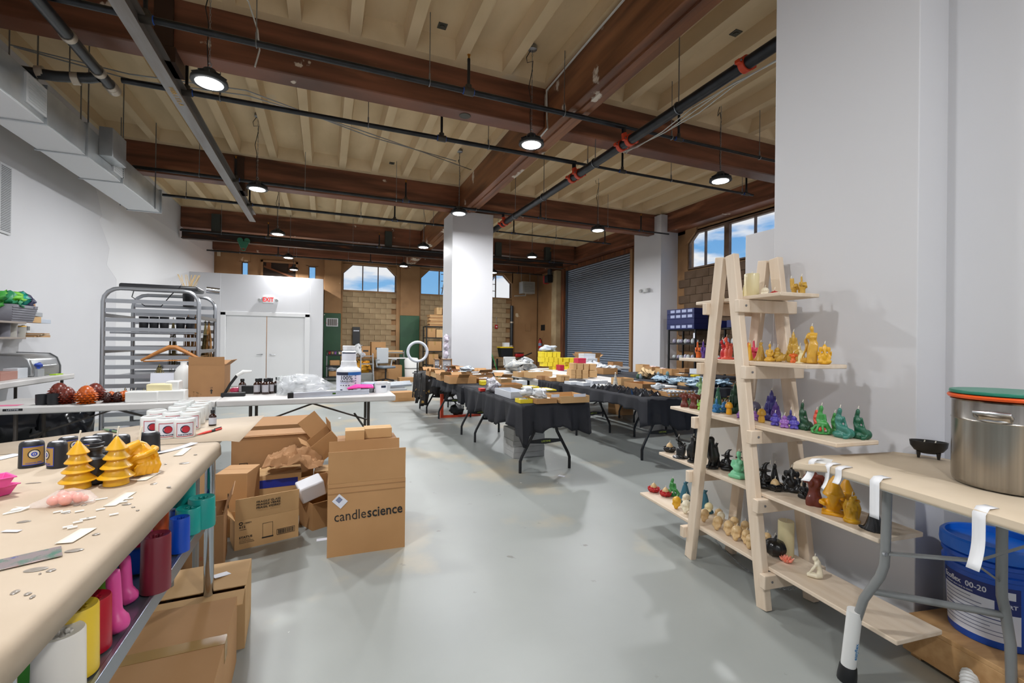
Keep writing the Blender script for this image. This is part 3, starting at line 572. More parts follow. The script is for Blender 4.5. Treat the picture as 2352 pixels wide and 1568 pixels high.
def s_kneel():                                            # woman kneeling, head bowed, hands on knees
    m = MB(); m.tube([(-.3,-.1,.1), (.1,-.1,.12), (.3,.05,.14)], [.08,.12,.14], 8); m.tube([(.3,.1,.08), (-.05,.15,.08), (-.28,.14,.07)], [.12,.09,.06], 8); m.tube([(.24,.03,.16), (.24,.02,.4), (.12,0,.66), (.08,0,.74)], [.16,.12,.14,.1], 10); m.tube([(.1,-.1,.66), (-.02,-.16,.45), (-.2,-.12,.2)], [.06,.055,.045], 7); m.tube([(.1,.1,.66), (.02,.14,.45), (-.12,.12,.25)], [.06,.055,.045], 7); m.ell((.03,-.02,.86), (.11,.1,.12)); m.tube([(.08,.02,.95), (.22,.05,.7), (.28,.05,.4)], [.06,.07,.04], 7); return sculpt(m)
def s_recline():
    m = MB(); m.tube([(-.9,0,.15), (-.4,0,.3), (.1,0,.4), (.7,0,.45), (1.0,0,.5)], [.15,.28,.3,.3,.25], 10); m.ell((1.1,-.05,.8), (.2,.2,.2)); m.tube([(.8,-.2,.6), (.5,-.35,.3), (.1,-.35,.25)], .11, 7)
    for k in range(7): m.tube([(-.8+.25*k,-.2,.05), (-.6+.25*k,-.28,.35)], .06, 5)
    return sculpt(m, .06)
def s_seated():                                           # pregnant woman sitting cross-legged
    m = MB(); m.tube([(-.34,-.1,.08), (-.05,-.26,.07), (.2,-.16,.09)], [.07,.09,.1], 8); m.tube([(.36,-.1,.08), (.05,-.3,.08), (-.15,-.2,.1)], [.08,.09,.1], 8); m.ell((0,0,.14), (.3,.24,.15)); m.ell((-.02,-.14,.38), (.17,.16,.16)); m.tube([(0,.03,.2), (.02,.04,.45), (.02,.02,.62)], [.2,.16,.16], 10); m.ell((-.07,-.1,.58), .085); m.ell((.1,-.1,.58), .085)
    m.tube([(-.17,0,.64), (-.24,-.06,.44), (-.1,-.24,.34)], [.06,.055,.045], 7); m.tube([(.2,0,.64), (.26,-.04,.44), (.14,-.22,.3)], [.06,.055,.045], 7); m.tube([(.02,0,.64), (.02,-.01,.76)], .055, 8); m.ell((.02,-.02,.86), (.1,.11,.12)); m.tube([(.03,.06,.92), (.05,.13,.65)], [.09,.06], 7); return sculpt(m)
def s_thinker():                                          # slim figure bent over drawn-up knees on a round base
    m = MB(); m.lathe([(0,0),(.32,0),(.32,.05),(.24,.09),(0,.1)], n=20); m.tube([(0,0,.06), (.02,0,.3), (.05,0,.45)], [.17,.2,.19], 10); m.tube([(.05,.03,.42), (.02,.04,.6), (-.06,.0,.74)], [.16,.12,.1], 10); m.tube([(.1,-.1,.4), (.14,-.2,.56), (.1,-.22,.25), (.08,-.18,.08)], [.1,.085,.07,.06], 8); m.tube([(.15,.02,.7), (.2,-.12,.6), (.06,-.24,.55)], .05, 7); m.ell((-.1,-.06,.86), (.09,.1,.11)); m.ell((-.06,0,.96), .05); return sculpt(m)
def s_ganesh():
    m = MB(); m.ell((0,0,.08), (.38,.26,.1)); m.ell((0,-.04,.36), (.25,.22,.22)); m.ell((0,-.02,.72), (.16,.15,.15)); m.tube([(0,-.14,.7), (.03,-.22,.52), (.1,-.26,.42), (.15,-.24,.48)], [.08,.06,.05,.04], 7)
    for s in (-1, 1): m.ell((.22*s,.0,.72), (.12,.04,.14)); m.tube([(.2*s,0,.55), (.36*s,-.04,.46), (.34*s,-.14,.62)], [.08,.06,.06], 7); m.tube([(.22*s,.02,.5), (.32*s,-.1,.3), (.2*s,-.22,.24)], [.07,.06,.05], 7); m.ell((.24*s,-.2,.14), (.16,.1,.09))
    m.lathe([(.14,.82),(.1,.9),(.05,.96),(0,1)], n=10); return sculpt(m, .032)
SHAPES = dict(hand=s_hand, peace=lambda: s_hand(True), pillar=s_pillar, skull=s_skull, pumpkin=s_pumpkin, buddha=s_buddha, sitter=lambda: s_buddha(False), happy=s_happy, venus=s_venus, torso=s_torso, mermaid=s_mermaid, kraken=s_kraken, mushroom=s_mushroom,
              witch=s_witch, raven=s_raven, reaper=s_reaper, drape=s_drape, gnome=s_gnome, owl=s_owlgoddess, kneel=s_kneel, recline=s_recline, seated=s_seated, thinker=s_thinker, ganesh=s_ganesh)
WAX = dict(yellow='#d8a21c', gold='#cf9f34', ochre='#bd9433', amber='#e0a010', cream='#e8dcae', ivory='#e9e0c6', tan='#d6b684', orange='#d9641c', coral='#e8604a', red='#b3161c', brown='#6b2a1c', black='#131315', purple='#5a3a90', indigo='#35307c', violet='#4b3fa0', lilac='#8a5aa8', green='#3f8f48', forest='#17452c', pine='#1f5a42', teal='#35776a', ocean='#2d6578', mint='#7cc79a', sage='#8fb884', lime='#7cb52c', blue='#2470a8', salmon='#f0927a', slate='#5a5668', pink='#d0425e')
def wax(c): return M('%s wax' % c, WAX[c], .38 if c != 'black' else .3, col2=None, sss=0, coat=.15)
_sm = {}
def shape(kind, c):
    if (kind, c) not in _sm:
        if kind not in _sm: _sm[kind] = SHAPES[kind]()
        me = _sm[kind].copy(); me.materials.clear(); me.materials.append(wax(c)); _sm[(kind, c)] = me
    return _sm[(kind, c)]
wick_m = M('candle wick', '#e8e2d2', .8); WICK = mesh(MB().tube([(0,0,-.01), (.001,0,.006), (.003,0,.014)], .0016, 5), 'wick'); WICK.materials.append(wick_m)
def face(p): return math.atan2(p[0], p[1])*-1                # turn a thing's -Y front towards the camera
TOPX = dict(hand=(-.065, 0, .99), peace=(-.2, 0, .99), venus=(-.04, -.02, .99), witch=(.24, 0, .98), raven=(0, -.04, .96), kneel=(.03, -.02, .97), thinker=(-.07, 0, 1), gnome=(.1, 0, 1), recline=(1.1, -.05, 1), skull=(0, .05, .99), mermaid=(-.06, 0, .98), kraken=(0, 0, .97), torso=(0, 0, .96), seated=(.02, -.02, .97))
def cosf(px): return 1/math.sqrt(1+((px-1176)/FPX)**2)      # undoes the wide-angle stretch of widths read off the photo
LGRP = 'candles on the wooden ladder shelf'
LU, LV, LO = Vector((.103, .9947, 0)), Vector((.9947, -.103, 0)), Vector((2.13, 1.97, 0))
SH = [(.215, -.9, .91), (.58, -.83, .67), (.925, -.65, .545), (1.262, -.5, .455), (1.622, -.35, .29)]      # shelf height, near end, far end
def ladder_pt(px, py, z, back=0):
    """point on a ladder shelf board seen at a pixel, kept inside the board's depth"""
    p = onz(px, py, z); v = (p-LO).dot(LV); tv = min(min(max(v, .048), .225)+back, .235)
    if z > 1.1: tv = min(.16+back, .235) if z < 1.5 else .19
    d = ray(px, py); k = (LO+LV*tv-O).dot(LV)/d.dot(LV); p = O+d*k
    u = (p-LO).dot(LU); e = next(s for s in SH if abs(s[0]-z) < .01); p = p+LU*(min(max(u, e[1]+.025), e[2]-.02)-u)
    return Vector((p.x, p.y, z))
def candle(kind, c, px, py, hpx, z, label, turn=0, wx=1, group='candles on the wooden ladder shelf', back=.0, name=None):
    p = ladder_pt(px, py, z, back) if group == LGRP else onz(px, py, z)+Vector((px-1176, 0, 0))*0; s = hpx*mpp(p)*(1.2 if kind == 'skull' else 1.06)
    t = thing(name or (kind if kind in ('skull', 'pumpkin', 'mushroom') else {'hand': 'hand', 'peace': 'hand', 'pillar': 'pillar'}.get(kind, 'figure'))+'_candle', label, 'candle', (p.x, p.y, z+.0005), face(p)+R(turn), group)
    cw = cosf(px); b = ob('body', shape(kind, c), None, t, scale=(s*wx*cw, s*min(wx, 1.1)*cw, s))
    q = TOPX.get(kind, (0, 0, .99)); ob('wick', WICK, None, t, loc=(q[0]*s*wx*cw, q[1]*s*cw, q[2]*s))
    return t
def rose_bowl(px, py, wpx, z, c, egg, label):
    p = ladder_pt(px, py-3, z, .015); w = wpx*mpp(p)/2*cosf(px)
    t = thing('rose_candle', label, 'candle', (p.x, p.y, z+.0005), face(p), 'candles on the wooden ladder shelf')
    pet = MB()
    vs = [(0,0,.0)]; 
    for i, (r_, zz) in enumerate(((.3,.0),(.62,.06),(.85,.2),(1.0,.38))):
        for j in range(5): vs.append((r_*math.cos((j-2)*.26), r_*math.sin((j-2)*.26)*1.25, zz-(.05 if j in (0, 4) else 0)+(.03 if i == 3 and j == 2 else 0)))
    fs = [(0, 1+j, 2+j) for j in range(4)]+[(1+i*5+j, 1+i*5+j+1, 1+(i+1)*5+j+1, 1+(i+1)*5+j) for i in range(3) for j in range(4)]
    pet.add(vs, fs); pm = mesh(pet, 'petal', 60)
    for ring, (n, sc, zz, tilt) in enumerate(((6, 1, 0, 0), (5, .74, .1, .35), (4, .52, .18, .7))):
        for k in range(n):
            o = ob('petal', pm, wax(c), t, rot=(0, -tilt*.8, 2*math.pi*k/n+ring*.5), loc=(0, 0, zz*w), scale=(w*sc, w*sc, w*sc*1.75)); so = o.modifiers.new('s', 'SOLIDIFY'); so.thickness = .07
    ob('heart', MB().ell((0,0,.12*w), (.45*w,.45*w,.12*w)), wax(c), t)
    ob('egg', MB().lathe([(0,.2*w),(.36*w,.3*w),(.54*w,.62*w),(.5*w,.95*w),(.34*w,1.25*w),(.12*w,1.45*w),(0,1.5*w)], n=16), wax(egg), t); ob('wick', WICK, None, t, loc=(0, 0, 1.48*w))
    return t
# ================================================================== wooden ladder shelf
pine_m = M('white-washed pine', '#e4d3bf', .6, col2='#d4bfa6', vs=2.2, vstr=(9, 9, .8), detail=6, pos=(.3, .75)); pine_l = M('white-washed pine board', '#e4d4c0', .6, col2='#d2bda4', vs=2.2, vstr=(9, .8, 9), detail=6, pos=(.3, .75))
LRZ = -math.asin(.103)
lad = thing('ladder_shelf', 'white-washed wooden double ladder shelf holding rows of candles', 'shelf', LO, LRZ)     # local x = towards the wall, local y = away from the camera
for sgn in (1, -1):
    for x in (0, .31):
        a = Vector((x, sgn*.29, 0)); b = Vector((x, sgn*.04, 1.86))
        ob('leg', MB().bar(a, b, .04, .066, (0, sgn*1, 0)), pine_m, lad, bev=.004)
for z, u0, u1 in SH:
    ob('shelf_board', MB().box(.02, .275, u0, u1, z-.02, z), pine_l, lad, bev=.004)
    ul = .29-(.25)*(z-.055)/1.86
    for sgn in (1, -1):
        yy = sgn*(ul+.05); ob('rung', MB().bc((.155, yy, z-.057), (.4, .036, .07)), pine_m, lad, bev=.004)
bolt_m = M('grey bolt', '#8a8a8c', .5, .6)
for z, u0, u1 in SH:
    ul = .29-(.25)*(z-.055)/1.86; ob('bolt', MB().tube([(.0, -ul-.066, z-.055), (.0, -ul-.072, z-.055)], .006, 8), bolt_m, lad)
# loose chain below the lowest shelf
cm = MB(); N_ = 34
for k in range(N_):
    f = k/(N_-1); p = Vector((.155+.05*math.sin(f*3), .27-.62*f, .14-.125*math.sin(f*math.pi)**.55)); q = Vector((.155, .27-.62*(f+.01), .14-.125*math.sin(min(f+.01, 1)*math.pi)**.55))
    t_ = Vector((0, -1, (q.z-p.z)/.0062)).normalized(); s_ = (t_.cross(Vector((1, 0, 0))) if k % 2 else Vector((1, 0, 0))).normalized()
    cm.tube([p+t_*.013*math.sin(j*math.pi/4)+s_*.006*math.cos(j*math.pi/4) for j in range(8)], .0017, 5, closed=True)
ob('chain', cm, chain_m, lad, kind='stuff')
ZA = lambda x, y: (1400+x/3.136, 850+y/3.136); ZC = lambda x, y: (1560+x/3.92, 480+y/3.92)
z1, z2, z3, z4, z5 = [s[0] for s in SH]
def A_(kind, c, x, y, h, z, label, **k): return candle(kind, c, *ZA(x, y), h/3.136, z, label, **k)
def C_(kind, c, x, y, h, z, label, **k): return candle(kind, c, *ZC(x, y), h/3.92, z, label, **k)
# lowest shelf
rose_bowl(*ZA(305, 886), 92/3.136, z1, 'red', 'tan', 'red rose candle with pale egg at the far end of the lowest shelf')
rose_bowl(*ZA(403, 924), 92/3.136, z1, 'red', 'tan', 'red rose candle with pale egg, second from the end of the lowest shelf')
A_('kraken', 'green', 455, 898, 118, z1, 'green figure candle on a tangle of arms behind the red rose candles')
A_('drape', 'ocean', 545, 928, 138, z1, 'teal blue robed figure candle left of the front ladder leg')
A_('drape', 'ocean', 683, 985, 150, z1, 'teal blue robed figure candle just behind the front ladder leg')
sk = [('yellow', 483, 994, 70, 'yellow skull candle beside the teal robed figure'), ('ivory', 550, 962, 60, 'ivory skull candle behind the yellow one'), ('ivory', 552, 1027, 74, 'ivory skull candle touching the front ladder leg, left'), ('cream', 712, 1030, 66, 'cream skull candle turned away right of the front leg'), ('tan', 785, 1050, 62, 'tan skull candle behind the pale ones'), ('tan', 683, 1087, 72, 'tan skull candle half hidden by the front leg'),
      ('ivory', 800, 1097, 64, 'ivory skull candle in the middle of the cluster'), ('tan', 778, 1147, 80, 'tan skull candle at the front left of the cluster'), ('tan', 858, 1184, 84, 'tan skull candle second in the front row'), ('tan', 898, 1140, 70, 'tan skull candle in the second row'), ('cream', 905, 1088, 62, 'cream skull candle in the back row'), ('cream', 972, 1118, 62, 'cream skull candle at the right of the back row'), ('tan', 975, 1164, 72, 'tan skull candle right of the second row'), ('tan', 915, 1222, 86, 'tan skull candle third in the front row'), ('tan', 986, 1248, 82, 'tan skull candle fourth in the front row'), ('tan', 1014, 1282, 82, 'tan skull candle against the near right ladder leg'), ('tan', 1132, 1244, 70, 'tan skull candle behind the black pumpkin')]
for c, x, y, h, lab in sk: A_('skull', c, x, y, h, z1, lab, turn=random.uniform(-35, -5), wx=.95)
A_('pumpkin', 'black', 1190, 1350, 140, z1, 'black ribbed pumpkin candle on the lowest shelf', back=.02)
A_('pillar', 'cream', 1270, 1316, 232, z1, 'cream pillar candle behind the black pumpkin', wx=.86)
p = onz(*ZA(1315, 1402), z1); w = 50/3.136*mpp(p); t = thing('lotus_candle', 'coral lotus flower candle lying on the lowest shelf', 'candle', (p.x, p.y+.03, z1), 0, 'candles on the wooden ladder shelf')
pm = mesh(MB().tube([(0,0,0), (.3,0,.12), (.7,0,.35), (1,0,.7)], [.16,.22,.2,.03], 7), 'petal')
for ring, (n, sc, tl) in enumerate(((8, 1, 0), (6, .85, -.5), (4, .7, -.95))):
    for k in range(n): ob('petal', pm, wax('salmon'), t, rot=(0, tl, 2*math.pi*k/n+ring*.4), loc=(0, 0, .1*w), scale=w*sc*.95)
A_('kneel', 'ivory', 1472, 1492, 150, z1, 'ivory kneeling figure candle, rightmost on the lowest shelf', wx=1.1)
# second shelf
rose_bowl(*ZA(398, 590), 96/3.136, z2, 'black', 'tan', 'black rose candle with pale egg at the far end of the second shelf')
A_('thinker', 'black', 510, 630, 145, z2, 'black seated figure candle next to the far black rose', wx=1.2); A_('raven', 'black', 600, 662, 188, z2, 'tall black bird candle left of the front ladder leg', turn=40); A_('raven', 'black', 735, 706, 225, z2, 'tallest black bird candle right behind the front leg', turn=-30)
A_('drape', 'black', 768, 690, 160, z2, 'slim black robed candle beside the tallest bird', wx=.6); A_('witch', 'black', 845, 718, 146, z2, 'black witch candle with bent hat in the middle of the second shelf'); A_('witch', 'black', 930, 700, 130, z2, 'black witch candle behind the mint figure', wx=.7)
A_('seated', 'mint', 925, 772, 185, z2, 'mint green cross-legged pregnant figure candle'); A_('witch', 'black', 1108, 842, 176, z2, 'black witch candle just right of the near ladder leg', wx=1.05); A_('reaper', 'black', 1188, 830, 150, z2, 'black hooded candle behind the black rose', wx=.7)
rose_bowl(*ZA(1192, 884), 134/3.136, z2, 'black', 'tan', 'large black rose candle with pale egg near the paper-covered table'); A_('ganesh', 'black', 1310, 876, 170, z2, 'black many-armed seated figure candle beside the large black rose'); A_('sitter', 'black', 1402, 922, 130, z2, 'black seated figure candle behind the brown torso')
A_('torso', 'brown', 1475, 972, 232, z2, 'large brown female torso candle behind the paper strips', wx=.85); A_('gnome', 'amber', 1612, 1036, 270, z2, 'front yellow gnome candle with tall cap'); A_('gnome', 'amber', 1702, 985, 216, z2, 'rear yellow gnome candle with tall cap'); A_('owl', 'yellow', 1745, 1092, 186, z2, 'yellow goddess candle on a round base'); A_('reaper', 'black', 1905, 1152, 176, z2, 'black hooded cloak candle, rightmost on the second shelf', wx=1.1)
# third shelf
A_('happy', 'lime', 508, 250, 62, z3, 'small lime green candle at the far end of the third shelf'); A_('torso', 'brown', 540, 264, 100, z3, 'leftmost brown torso candle on the third shelf', wx=.9); A_('sitter', 'sage', 578, 262, 58, z3, 'small sage candle between the brown torsos'); A_('torso', 'brown', 608, 275, 106, z3, 'middle brown torso candle on the third shelf', wx=.95); A_('torso', 'brown', 657, 272, 98, z3, 'brown torso candle touching the front ladder leg', turn=60); A_('happy', 'lime', 663, 287, 78, z3, 'lime green candle against the front ladder leg')
A_('venus', 'sage', 662, 262, 198, z3, 'sage green armless statue candle', back=.06); A_('drape', 'pine', 780, 270, 150, z3, 'dark green robed candle right of the front leg', wx=.7, back=.05); A_('sitter', 'blue', 770, 304, 96, z3, 'blue seated figure candle on the third shelf', wx=.9); A_('recline', 'lime', 808, 290, 50, z3, 'olive reclining candle behind the blue ones', wx=.5, back=.04); A_('happy', 'blue', 828, 304, 78, z3, 'blue crouching candle beside the orange mushroom'); A_('mushroom', 'amber', 860, 318, 84, z3, 'orange yellow mushroom candle before the dark green figure', wx=.9)
A_('buddha', 'forest', 902, 304, 204, z3, 'dark green robed seated figure candle', wx=.7); A_('happy', 'lilac', 935, 344, 50, z3, 'small lilac candle peeking out left of the near leg'); A_('mushroom', 'slate', 1042, 330, 104, z3, 'grey violet mushroom candle with wide cap', wx=1.2, back=.03); A_('happy', 'lilac', 1046, 360, 66, z3, 'lilac candle under the grey mushroom'); A_('mushroom', 'gold', 1095, 376, 94, z3, 'mustard mushroom candle right of the near leg', wx=.9)
A_('buddha', 'indigo', 1165, 345, 208, z3, 'indigo robed seated figure candle, tallest of the purple ones', wx=.75); A_('buddha', 'purple', 1197, 372, 138, z3, 'purple robed seated candle in front of the indigo one', wx=.8); A_('sitter', 'indigo', 1305, 345, 104, z3, 'small indigo figure candle behind the laughing ones', wx=.8); A_('happy', 'violet', 1192, 398, 88, z3, 'left violet laughing figure candle', wx=.95); A_('happy', 'lilac', 1260, 415, 88, z3, 'lilac laughing figure candle in the middle', wx=.95); A_('happy', 'violet', 1330, 423, 90, z3, 'right violet laughing figure candle', wx=.95)
A_('mermaid', 'forest', 1398, 428, 188, z3, 'dark green mermaid candle beside the laughing figures', wx=.75); A_('mermaid', 'coral', 1500, 372, 138, z3, 'coral mermaid candle behind the green ones', back=.02); A_('kraken', 'green', 1525, 458, 198, z3, 'bright green mermaid candle on curling arms', wx=.9); A_('mermaid', 'green', 1630, 400, 145, z3, 'green mermaid candle in the back row'); A_('mermaid', 'teal', 1670, 484, 204, z3, 'pale teal mermaid candle at the front edge', wx=.98); A_('mermaid', 'pine', 1800, 480, 204, z3, 'dark teal mermaid candle, rightmost on the third shelf', wx=.92)
# fourth shelf
C_('hand', 'orange', 78, 1312, 136, z4, 'orange pointing hand candle, leftmost on the fourth shelf'); C_('hand', 'black', 143, 1312, 128, z4, 'black pointing hand candle beside the orange one'); C_('hand', 'purple', 225, 1314, 142, z4, 'purple pointing hand candle beside the front leg'); C_('witch', 'black', 262, 1312, 125, z4, 'black candle half hidden by the front leg on the fourth shelf', wx=.7)
C_('thinker', 'red', 398, 1312, 165, z4, 'red seated figure candle behind the coral one'); C_('thinker', 'coral', 438, 1324, 192, z4, 'coral seated figure candle between the ladder legs')
C_('reaper', 'yellow', 632, 1332, 150, z4, 'yellow draped figure candle right of the near leg', wx=.6); C_('hand', 'orange', 632, 1310, 150, z4, 'orange hand candle in the back of the fourth shelf', back=.08); C_('hand', 'pink', 682, 1312, 168, z4, 'crimson pointing hand candle among the yellow ones', back=.06); C_('drape', 'ochre', 732, 1334, 160, z4, 'mustard winged figure candle', wx=.9); C_('seated', 'gold', 812, 1334, 155, z4, 'gold cross-legged figure candle', wx=.8); C_('happy', 'ochre', 884, 1310, 125, z4, 'ochre round figure candle behind the reclining one', back=.04)
C_('recline', 'ochre', 915, 1337, 92, z4, 'ochre reclining figure candle', wx=.5); C_('buddha', 'ochre', 1026, 1312, 262, z4, 'tall ochre robed seated candle with crown', wx=.65, back=.04); C_('torso', 'orange', 1028, 1337, 84, z4, 'small orange torso candle at the front edge', wx=1.1); C_('thinker', 'cream', 1098, 1337, 148, z4, 'cream yoga figure candle', wx=1.1); C_('kneel', 'gold', 1132, 1322, 218, z4, 'gold crouching figure candle beside the statue', wx=.6); C_('venus', 'gold', 1205, 1334, 322, z4, 'tall gold armless statue candle'); C_('ganesh', 'yellow', 1315, 1344, 176, z4, 'yellow many-armed seated candle, rightmost on the fourth shelf', wx=.9)
# top shelf
C_('kneel', 'cream', 302, 812, 112, z5, 'cream kneeling candle at the far end of the top shelf', wx=.9); C_('pillar', 'cream', 652, 764, 216, z5, 'wide cream pillar candle on the top shelf', wx=1.06, back=.03); C_('drape', 'cream', 578, 764, 110, z5, 'small cream candle left of the top pillar', wx=.5, back=.02); C_('skull', 'ivory', 772, 744, 78, z5, 'ivory skull candle on the top shelf', turn=-10); C_('pumpkin', 'red', 858, 730, 58, z5, 'small red pumpkin candle on the top shelf', wx=1.1)
C_('peace', 'ochre', 1035, 740, 138, z5, 'mustard hand candle with two raised fingers on the top shelf', wx=1.05); C_('hand', 'ochre', 1080, 742, 80, z5, 'mustard fist candle between the two raised hands', wx=.8, back=.03); C_('hand', 'ochre', 1150, 746, 146, z5, 'mustard pointing hand candle, rightmost on the top shelf', wx=1.05)
# ================================================================== paper-covered folding table on the right
kraft = M('kraft paper', '#d3c2aa', .7, col2='#c7b59b', vs=3, bump=.08, bs=5); greyp = M('grey powder coat', '#8a8c8c', .4, .3); white_pl = M('white plastic', '#dddddb', .4); tape_w = M('white paper tape', '#e8e8ea', .6)
TZ = .862; TA = Vector((1.955, 1.37, 0)); TRZ = -.1526
tb = thing('folding_table', 'raised folding table covered in brown paper beside the blue bucket', 'table', TA, TRZ)
def rsheet(x0, x1, y0, y1, z, drop, nx=14, ny=30, wob=.004, curl=None):
    """paper sheet on a table top with its x0 edge rolled down"""
    m = MB(); vs = []; fs = []; xs = [(-drop*k/4-.006, -1) for k in range(4, 0, -1)]+[(x0+(x1-x0)*k/nx, 0) for k in range(nx+1)]
    cols = []
    for k in range(4): cols.append((x0-.014+.001*k, -drop*(4-k)/4))
    for k in range(nx+1): cols.append((x0+(x1-x0)*k/nx, 0 if k else -.004))
    for j in range(ny+1):
        y = y0+(y1-y0)*j/ny
        for x, dz in cols:
            w = mnoise.noise(Vector((x*6, y*6, 3)))*wob; zz = z+dz+abs(w)
            xx, yy = x, y
            if curl: xx, yy, zz = curl(x, y, zz)
            vs.append((xx+(w*2 if dz < 0 else 0), yy, zz))
    c = len(cols)
    for j in range(ny):
        for i in range(c-1): fs.append((j*c+i, j*c+i+1, (j+1)*c+i+1, (j+1)*c+i))
    return m.add(vs, fs)
ob('table_top', MB().prism([(0, -.01), (.49, -.01), (.6, -.12), (.6, -1.83), (0, -1.83)], TZ-.045, TZ-.002, 'z'), white_pl, tb, bev=.012)
def corner_curl(x, y, z):
    x = min(x, .5-y); f = max(0, (y+.12)/.14)*max(0, (.16-x)/.16); return x-.02*f, y+.03*f, z+.02*f*math.sin(y*40)-.03*f*f
pc = ob('paper_cover', rsheet(0, .598, -1.83, .005, TZ+.001, .035, curl=corner_curl), kraft, tb); so = pc.modifiers.new('s', 'SOLIDIFY'); so.thickness = .0008
def leg(pts, r=.016): return MB().tube(pts, r, 10)
ob('leg', leg([(.07,-.295,.82), (.07,-.29,.58), (.07,-.287,.52), (.065,-.275,.47), (.05,-.225,.36), (.045,-.2,.26)]), greyp, tb)
ob('leg', leg([(.4,-.45,.82), (.4,-.45,.5), (.402,-.45,.45), (.415,-.452,.4), (.43,-.46,.28), (.435,-.465,.0)]), greyp, tb)
ob('crossbar', leg([(.055,-.24,.4), (.42,-.452,.38)], .013), greyp, tb)
ob('brace', MB().bar((.07,-.3,.57), (.25,-.46,.6), .022, .008).bar((.245,-.46,.595), (.26,-.72,.815), .022, .008), greyp, tb)
ob('brace_wire', MB().tube([(.25,-.46,.59), (.4,-.45,.5)], .004, 6).tube([(.245+.02*math.cos(q*.785), -.46, .6+.025*math.sin(q*.785)) for q in range(8)], .003, 5, closed=True), metal, tb)
ob('rivet', MB().tube([(.052,-.306,.57), (.052,-.298,.57)], .008, 8), metal, tb)
pv = ob('pipe_extension', MB().lathe([(.021, .29), (.026, .29), (.026, .0), (.022, 0)], n=18), white_pl, tb, loc=(.041, -.166, .012), rot=(R(6), 0, R(0)))
ob('rubber_foot', MB().lathe([(.034, 0), (.034, .02), (.03, .06), (.027, .065)], n=16), black, pv, loc=(0, 0, -.01)); lettering('pipe_print', 'easyflex', M('blue print', '#2a7ab0', .6), pv, (-.002, -.0268, .13), (R(90), R(-90), 0), .022)
ob('leg', leg([(.07,-1.5,.82), (.07,-1.5,.45), (.0,-1.5,.3), (-.02,-1.5,0)]), greyp, tb); ob('leg', leg([(.47,-1.5,.82), (.47,-1.5,.45), (.52,-1.5,.3), (.55,-1.5,0)]), greyp, tb)
def strip(name, x, y, w, L, label, curl=.0, z=TZ+.004, twist=0, rot=0):
    """paper tape stuck on the table edge and hanging down; x,y on the table's local axes"""
    m = MB(); vs = []; n = 12
    for k in range(n+1):
        f = k/n
        if k < 3: px_, pz = .04-.02*k, 0.0
        else: px_, pz = -.017-curl*max(0, f-.55)**2*4, -(L*(k-2)/(n-2))
        for s in (-1, 1): vs.append((px_+(twist*f*s*.5), s*w/2+rot*f, pz))
    m.add(vs, [(2*k, 2*k+1, 2*k+3, 2*k+2) for k in range(n)])
    q = tb_w(x, y); t = ob(name, m, tape_w, loc=(q[0], q[1], z), rot=(0, 0, TRZ), label=label, cat='tape', group='tape strips on the paper-covered table'); s = t.modifiers.new('s', 'SOLIDIFY'); s.thickness = .0006; s.offset = 1; return t
def tb_w(x, y): return (TA.x+x*math.cos(TRZ)-y*math.sin(TRZ), TA.y+x*math.sin(TRZ)+y*math.cos(TRZ))
strip('paper_tape', 0, -.315, .036, .15, 'straight white tape strip hanging before the grey table leg')
strip('paper_tape', 0, -.63, .034, .185, 'curled white tape strip hanging before the blue bucket', curl=.03)
strip('paper_tape', 0, -.12, .028, .1, 'twisted white tape strip hanging before the brown torso candle', twist=.02, curl=.03)
strip('paper_tape', 0, -.045, .023, .09, 'leftmost white tape strip curling off the table corner', twist=-.02, curl=.04)
strip('paper_tape', 0, -.17, .028, .065, 'short white tape strip above the gnome candles', curl=.02)
# stock pot with two lids
pot_m = M('brushed stainless steel', '#a8a39c', .25, 1, col2='#8e8a84', vs=3, vstr=(14, 14, .2))
PC = (2.228, .829, TZ+.006)
POT = t = thing('stock_pot', 'tall stainless steel stock pot with wire handle on the papered table', 'pot', PC)
ob('body', MB().lathe([(0, 0), (.15, 0), (.157, .006), (.16, .02), (.16, .245), (.162, .25), (.16, .255), (.16, .32), (.166, .325), (.16, .33), (.155, .32), (.155, .05), (0, .03)], n=48), pot_m, t)
a0 = math.atan2(-.9+.28, -2.42); 
def pc_(a, r_, z): return (r_*math.cos(a), r_*math.sin(a), z)
a0 = math.atan2(-PC[1], -PC[0])-.22
h = ob('handle_plate', MB().tube([pc_(a0-.28, .161, .272), pc_(a0-.14, .162, .272), pc_(a0, .162, .272), pc_(a0+.14, .162, .272), pc_(a0+.28, .161, .272)], .017, 6), pot_m, t, scale=(1, 1, 1))
ob('handle', MB().tube([pc_(a0-.25, .165, .262), pc_(a0-.27, .185, .275), pc_(a0-.24, .2, .288), pc_(a0, .205, .29), pc_(a0+.24, .2, .288), pc_(a0+.27, .185, .275), pc_(a0+.25, .165, .262), pc_(a0+.1, .17, .258), pc_(a0-.1, .17, .258)], .006, 8, closed=True), metal, t)
ob('pot_lid', MB().lathe([(0, 0), (.17, 0), (.174, .008), (.17, .014), (0, .016)], n=40), M('orange plastic', '#e0561a', .35), loc=(PC[0], PC[1], PC[2]+.3045), scale=.92, label='orange plastic lid on the steel pot, under the green one', cat='lid')
ob('pot_lid', MB().lathe([(0, 0), (.168, 0), (.17, .006), (.168, .012), (0, .013)], n=40), M('green plastic', '#1f7a62', .35), loc=(PC[0]+.004, PC[1], PC[2]+.3205), scale=.92, label='green plastic lid on top of the steel pot', cat='lid')
POT.scale = (.92, .92, .92)
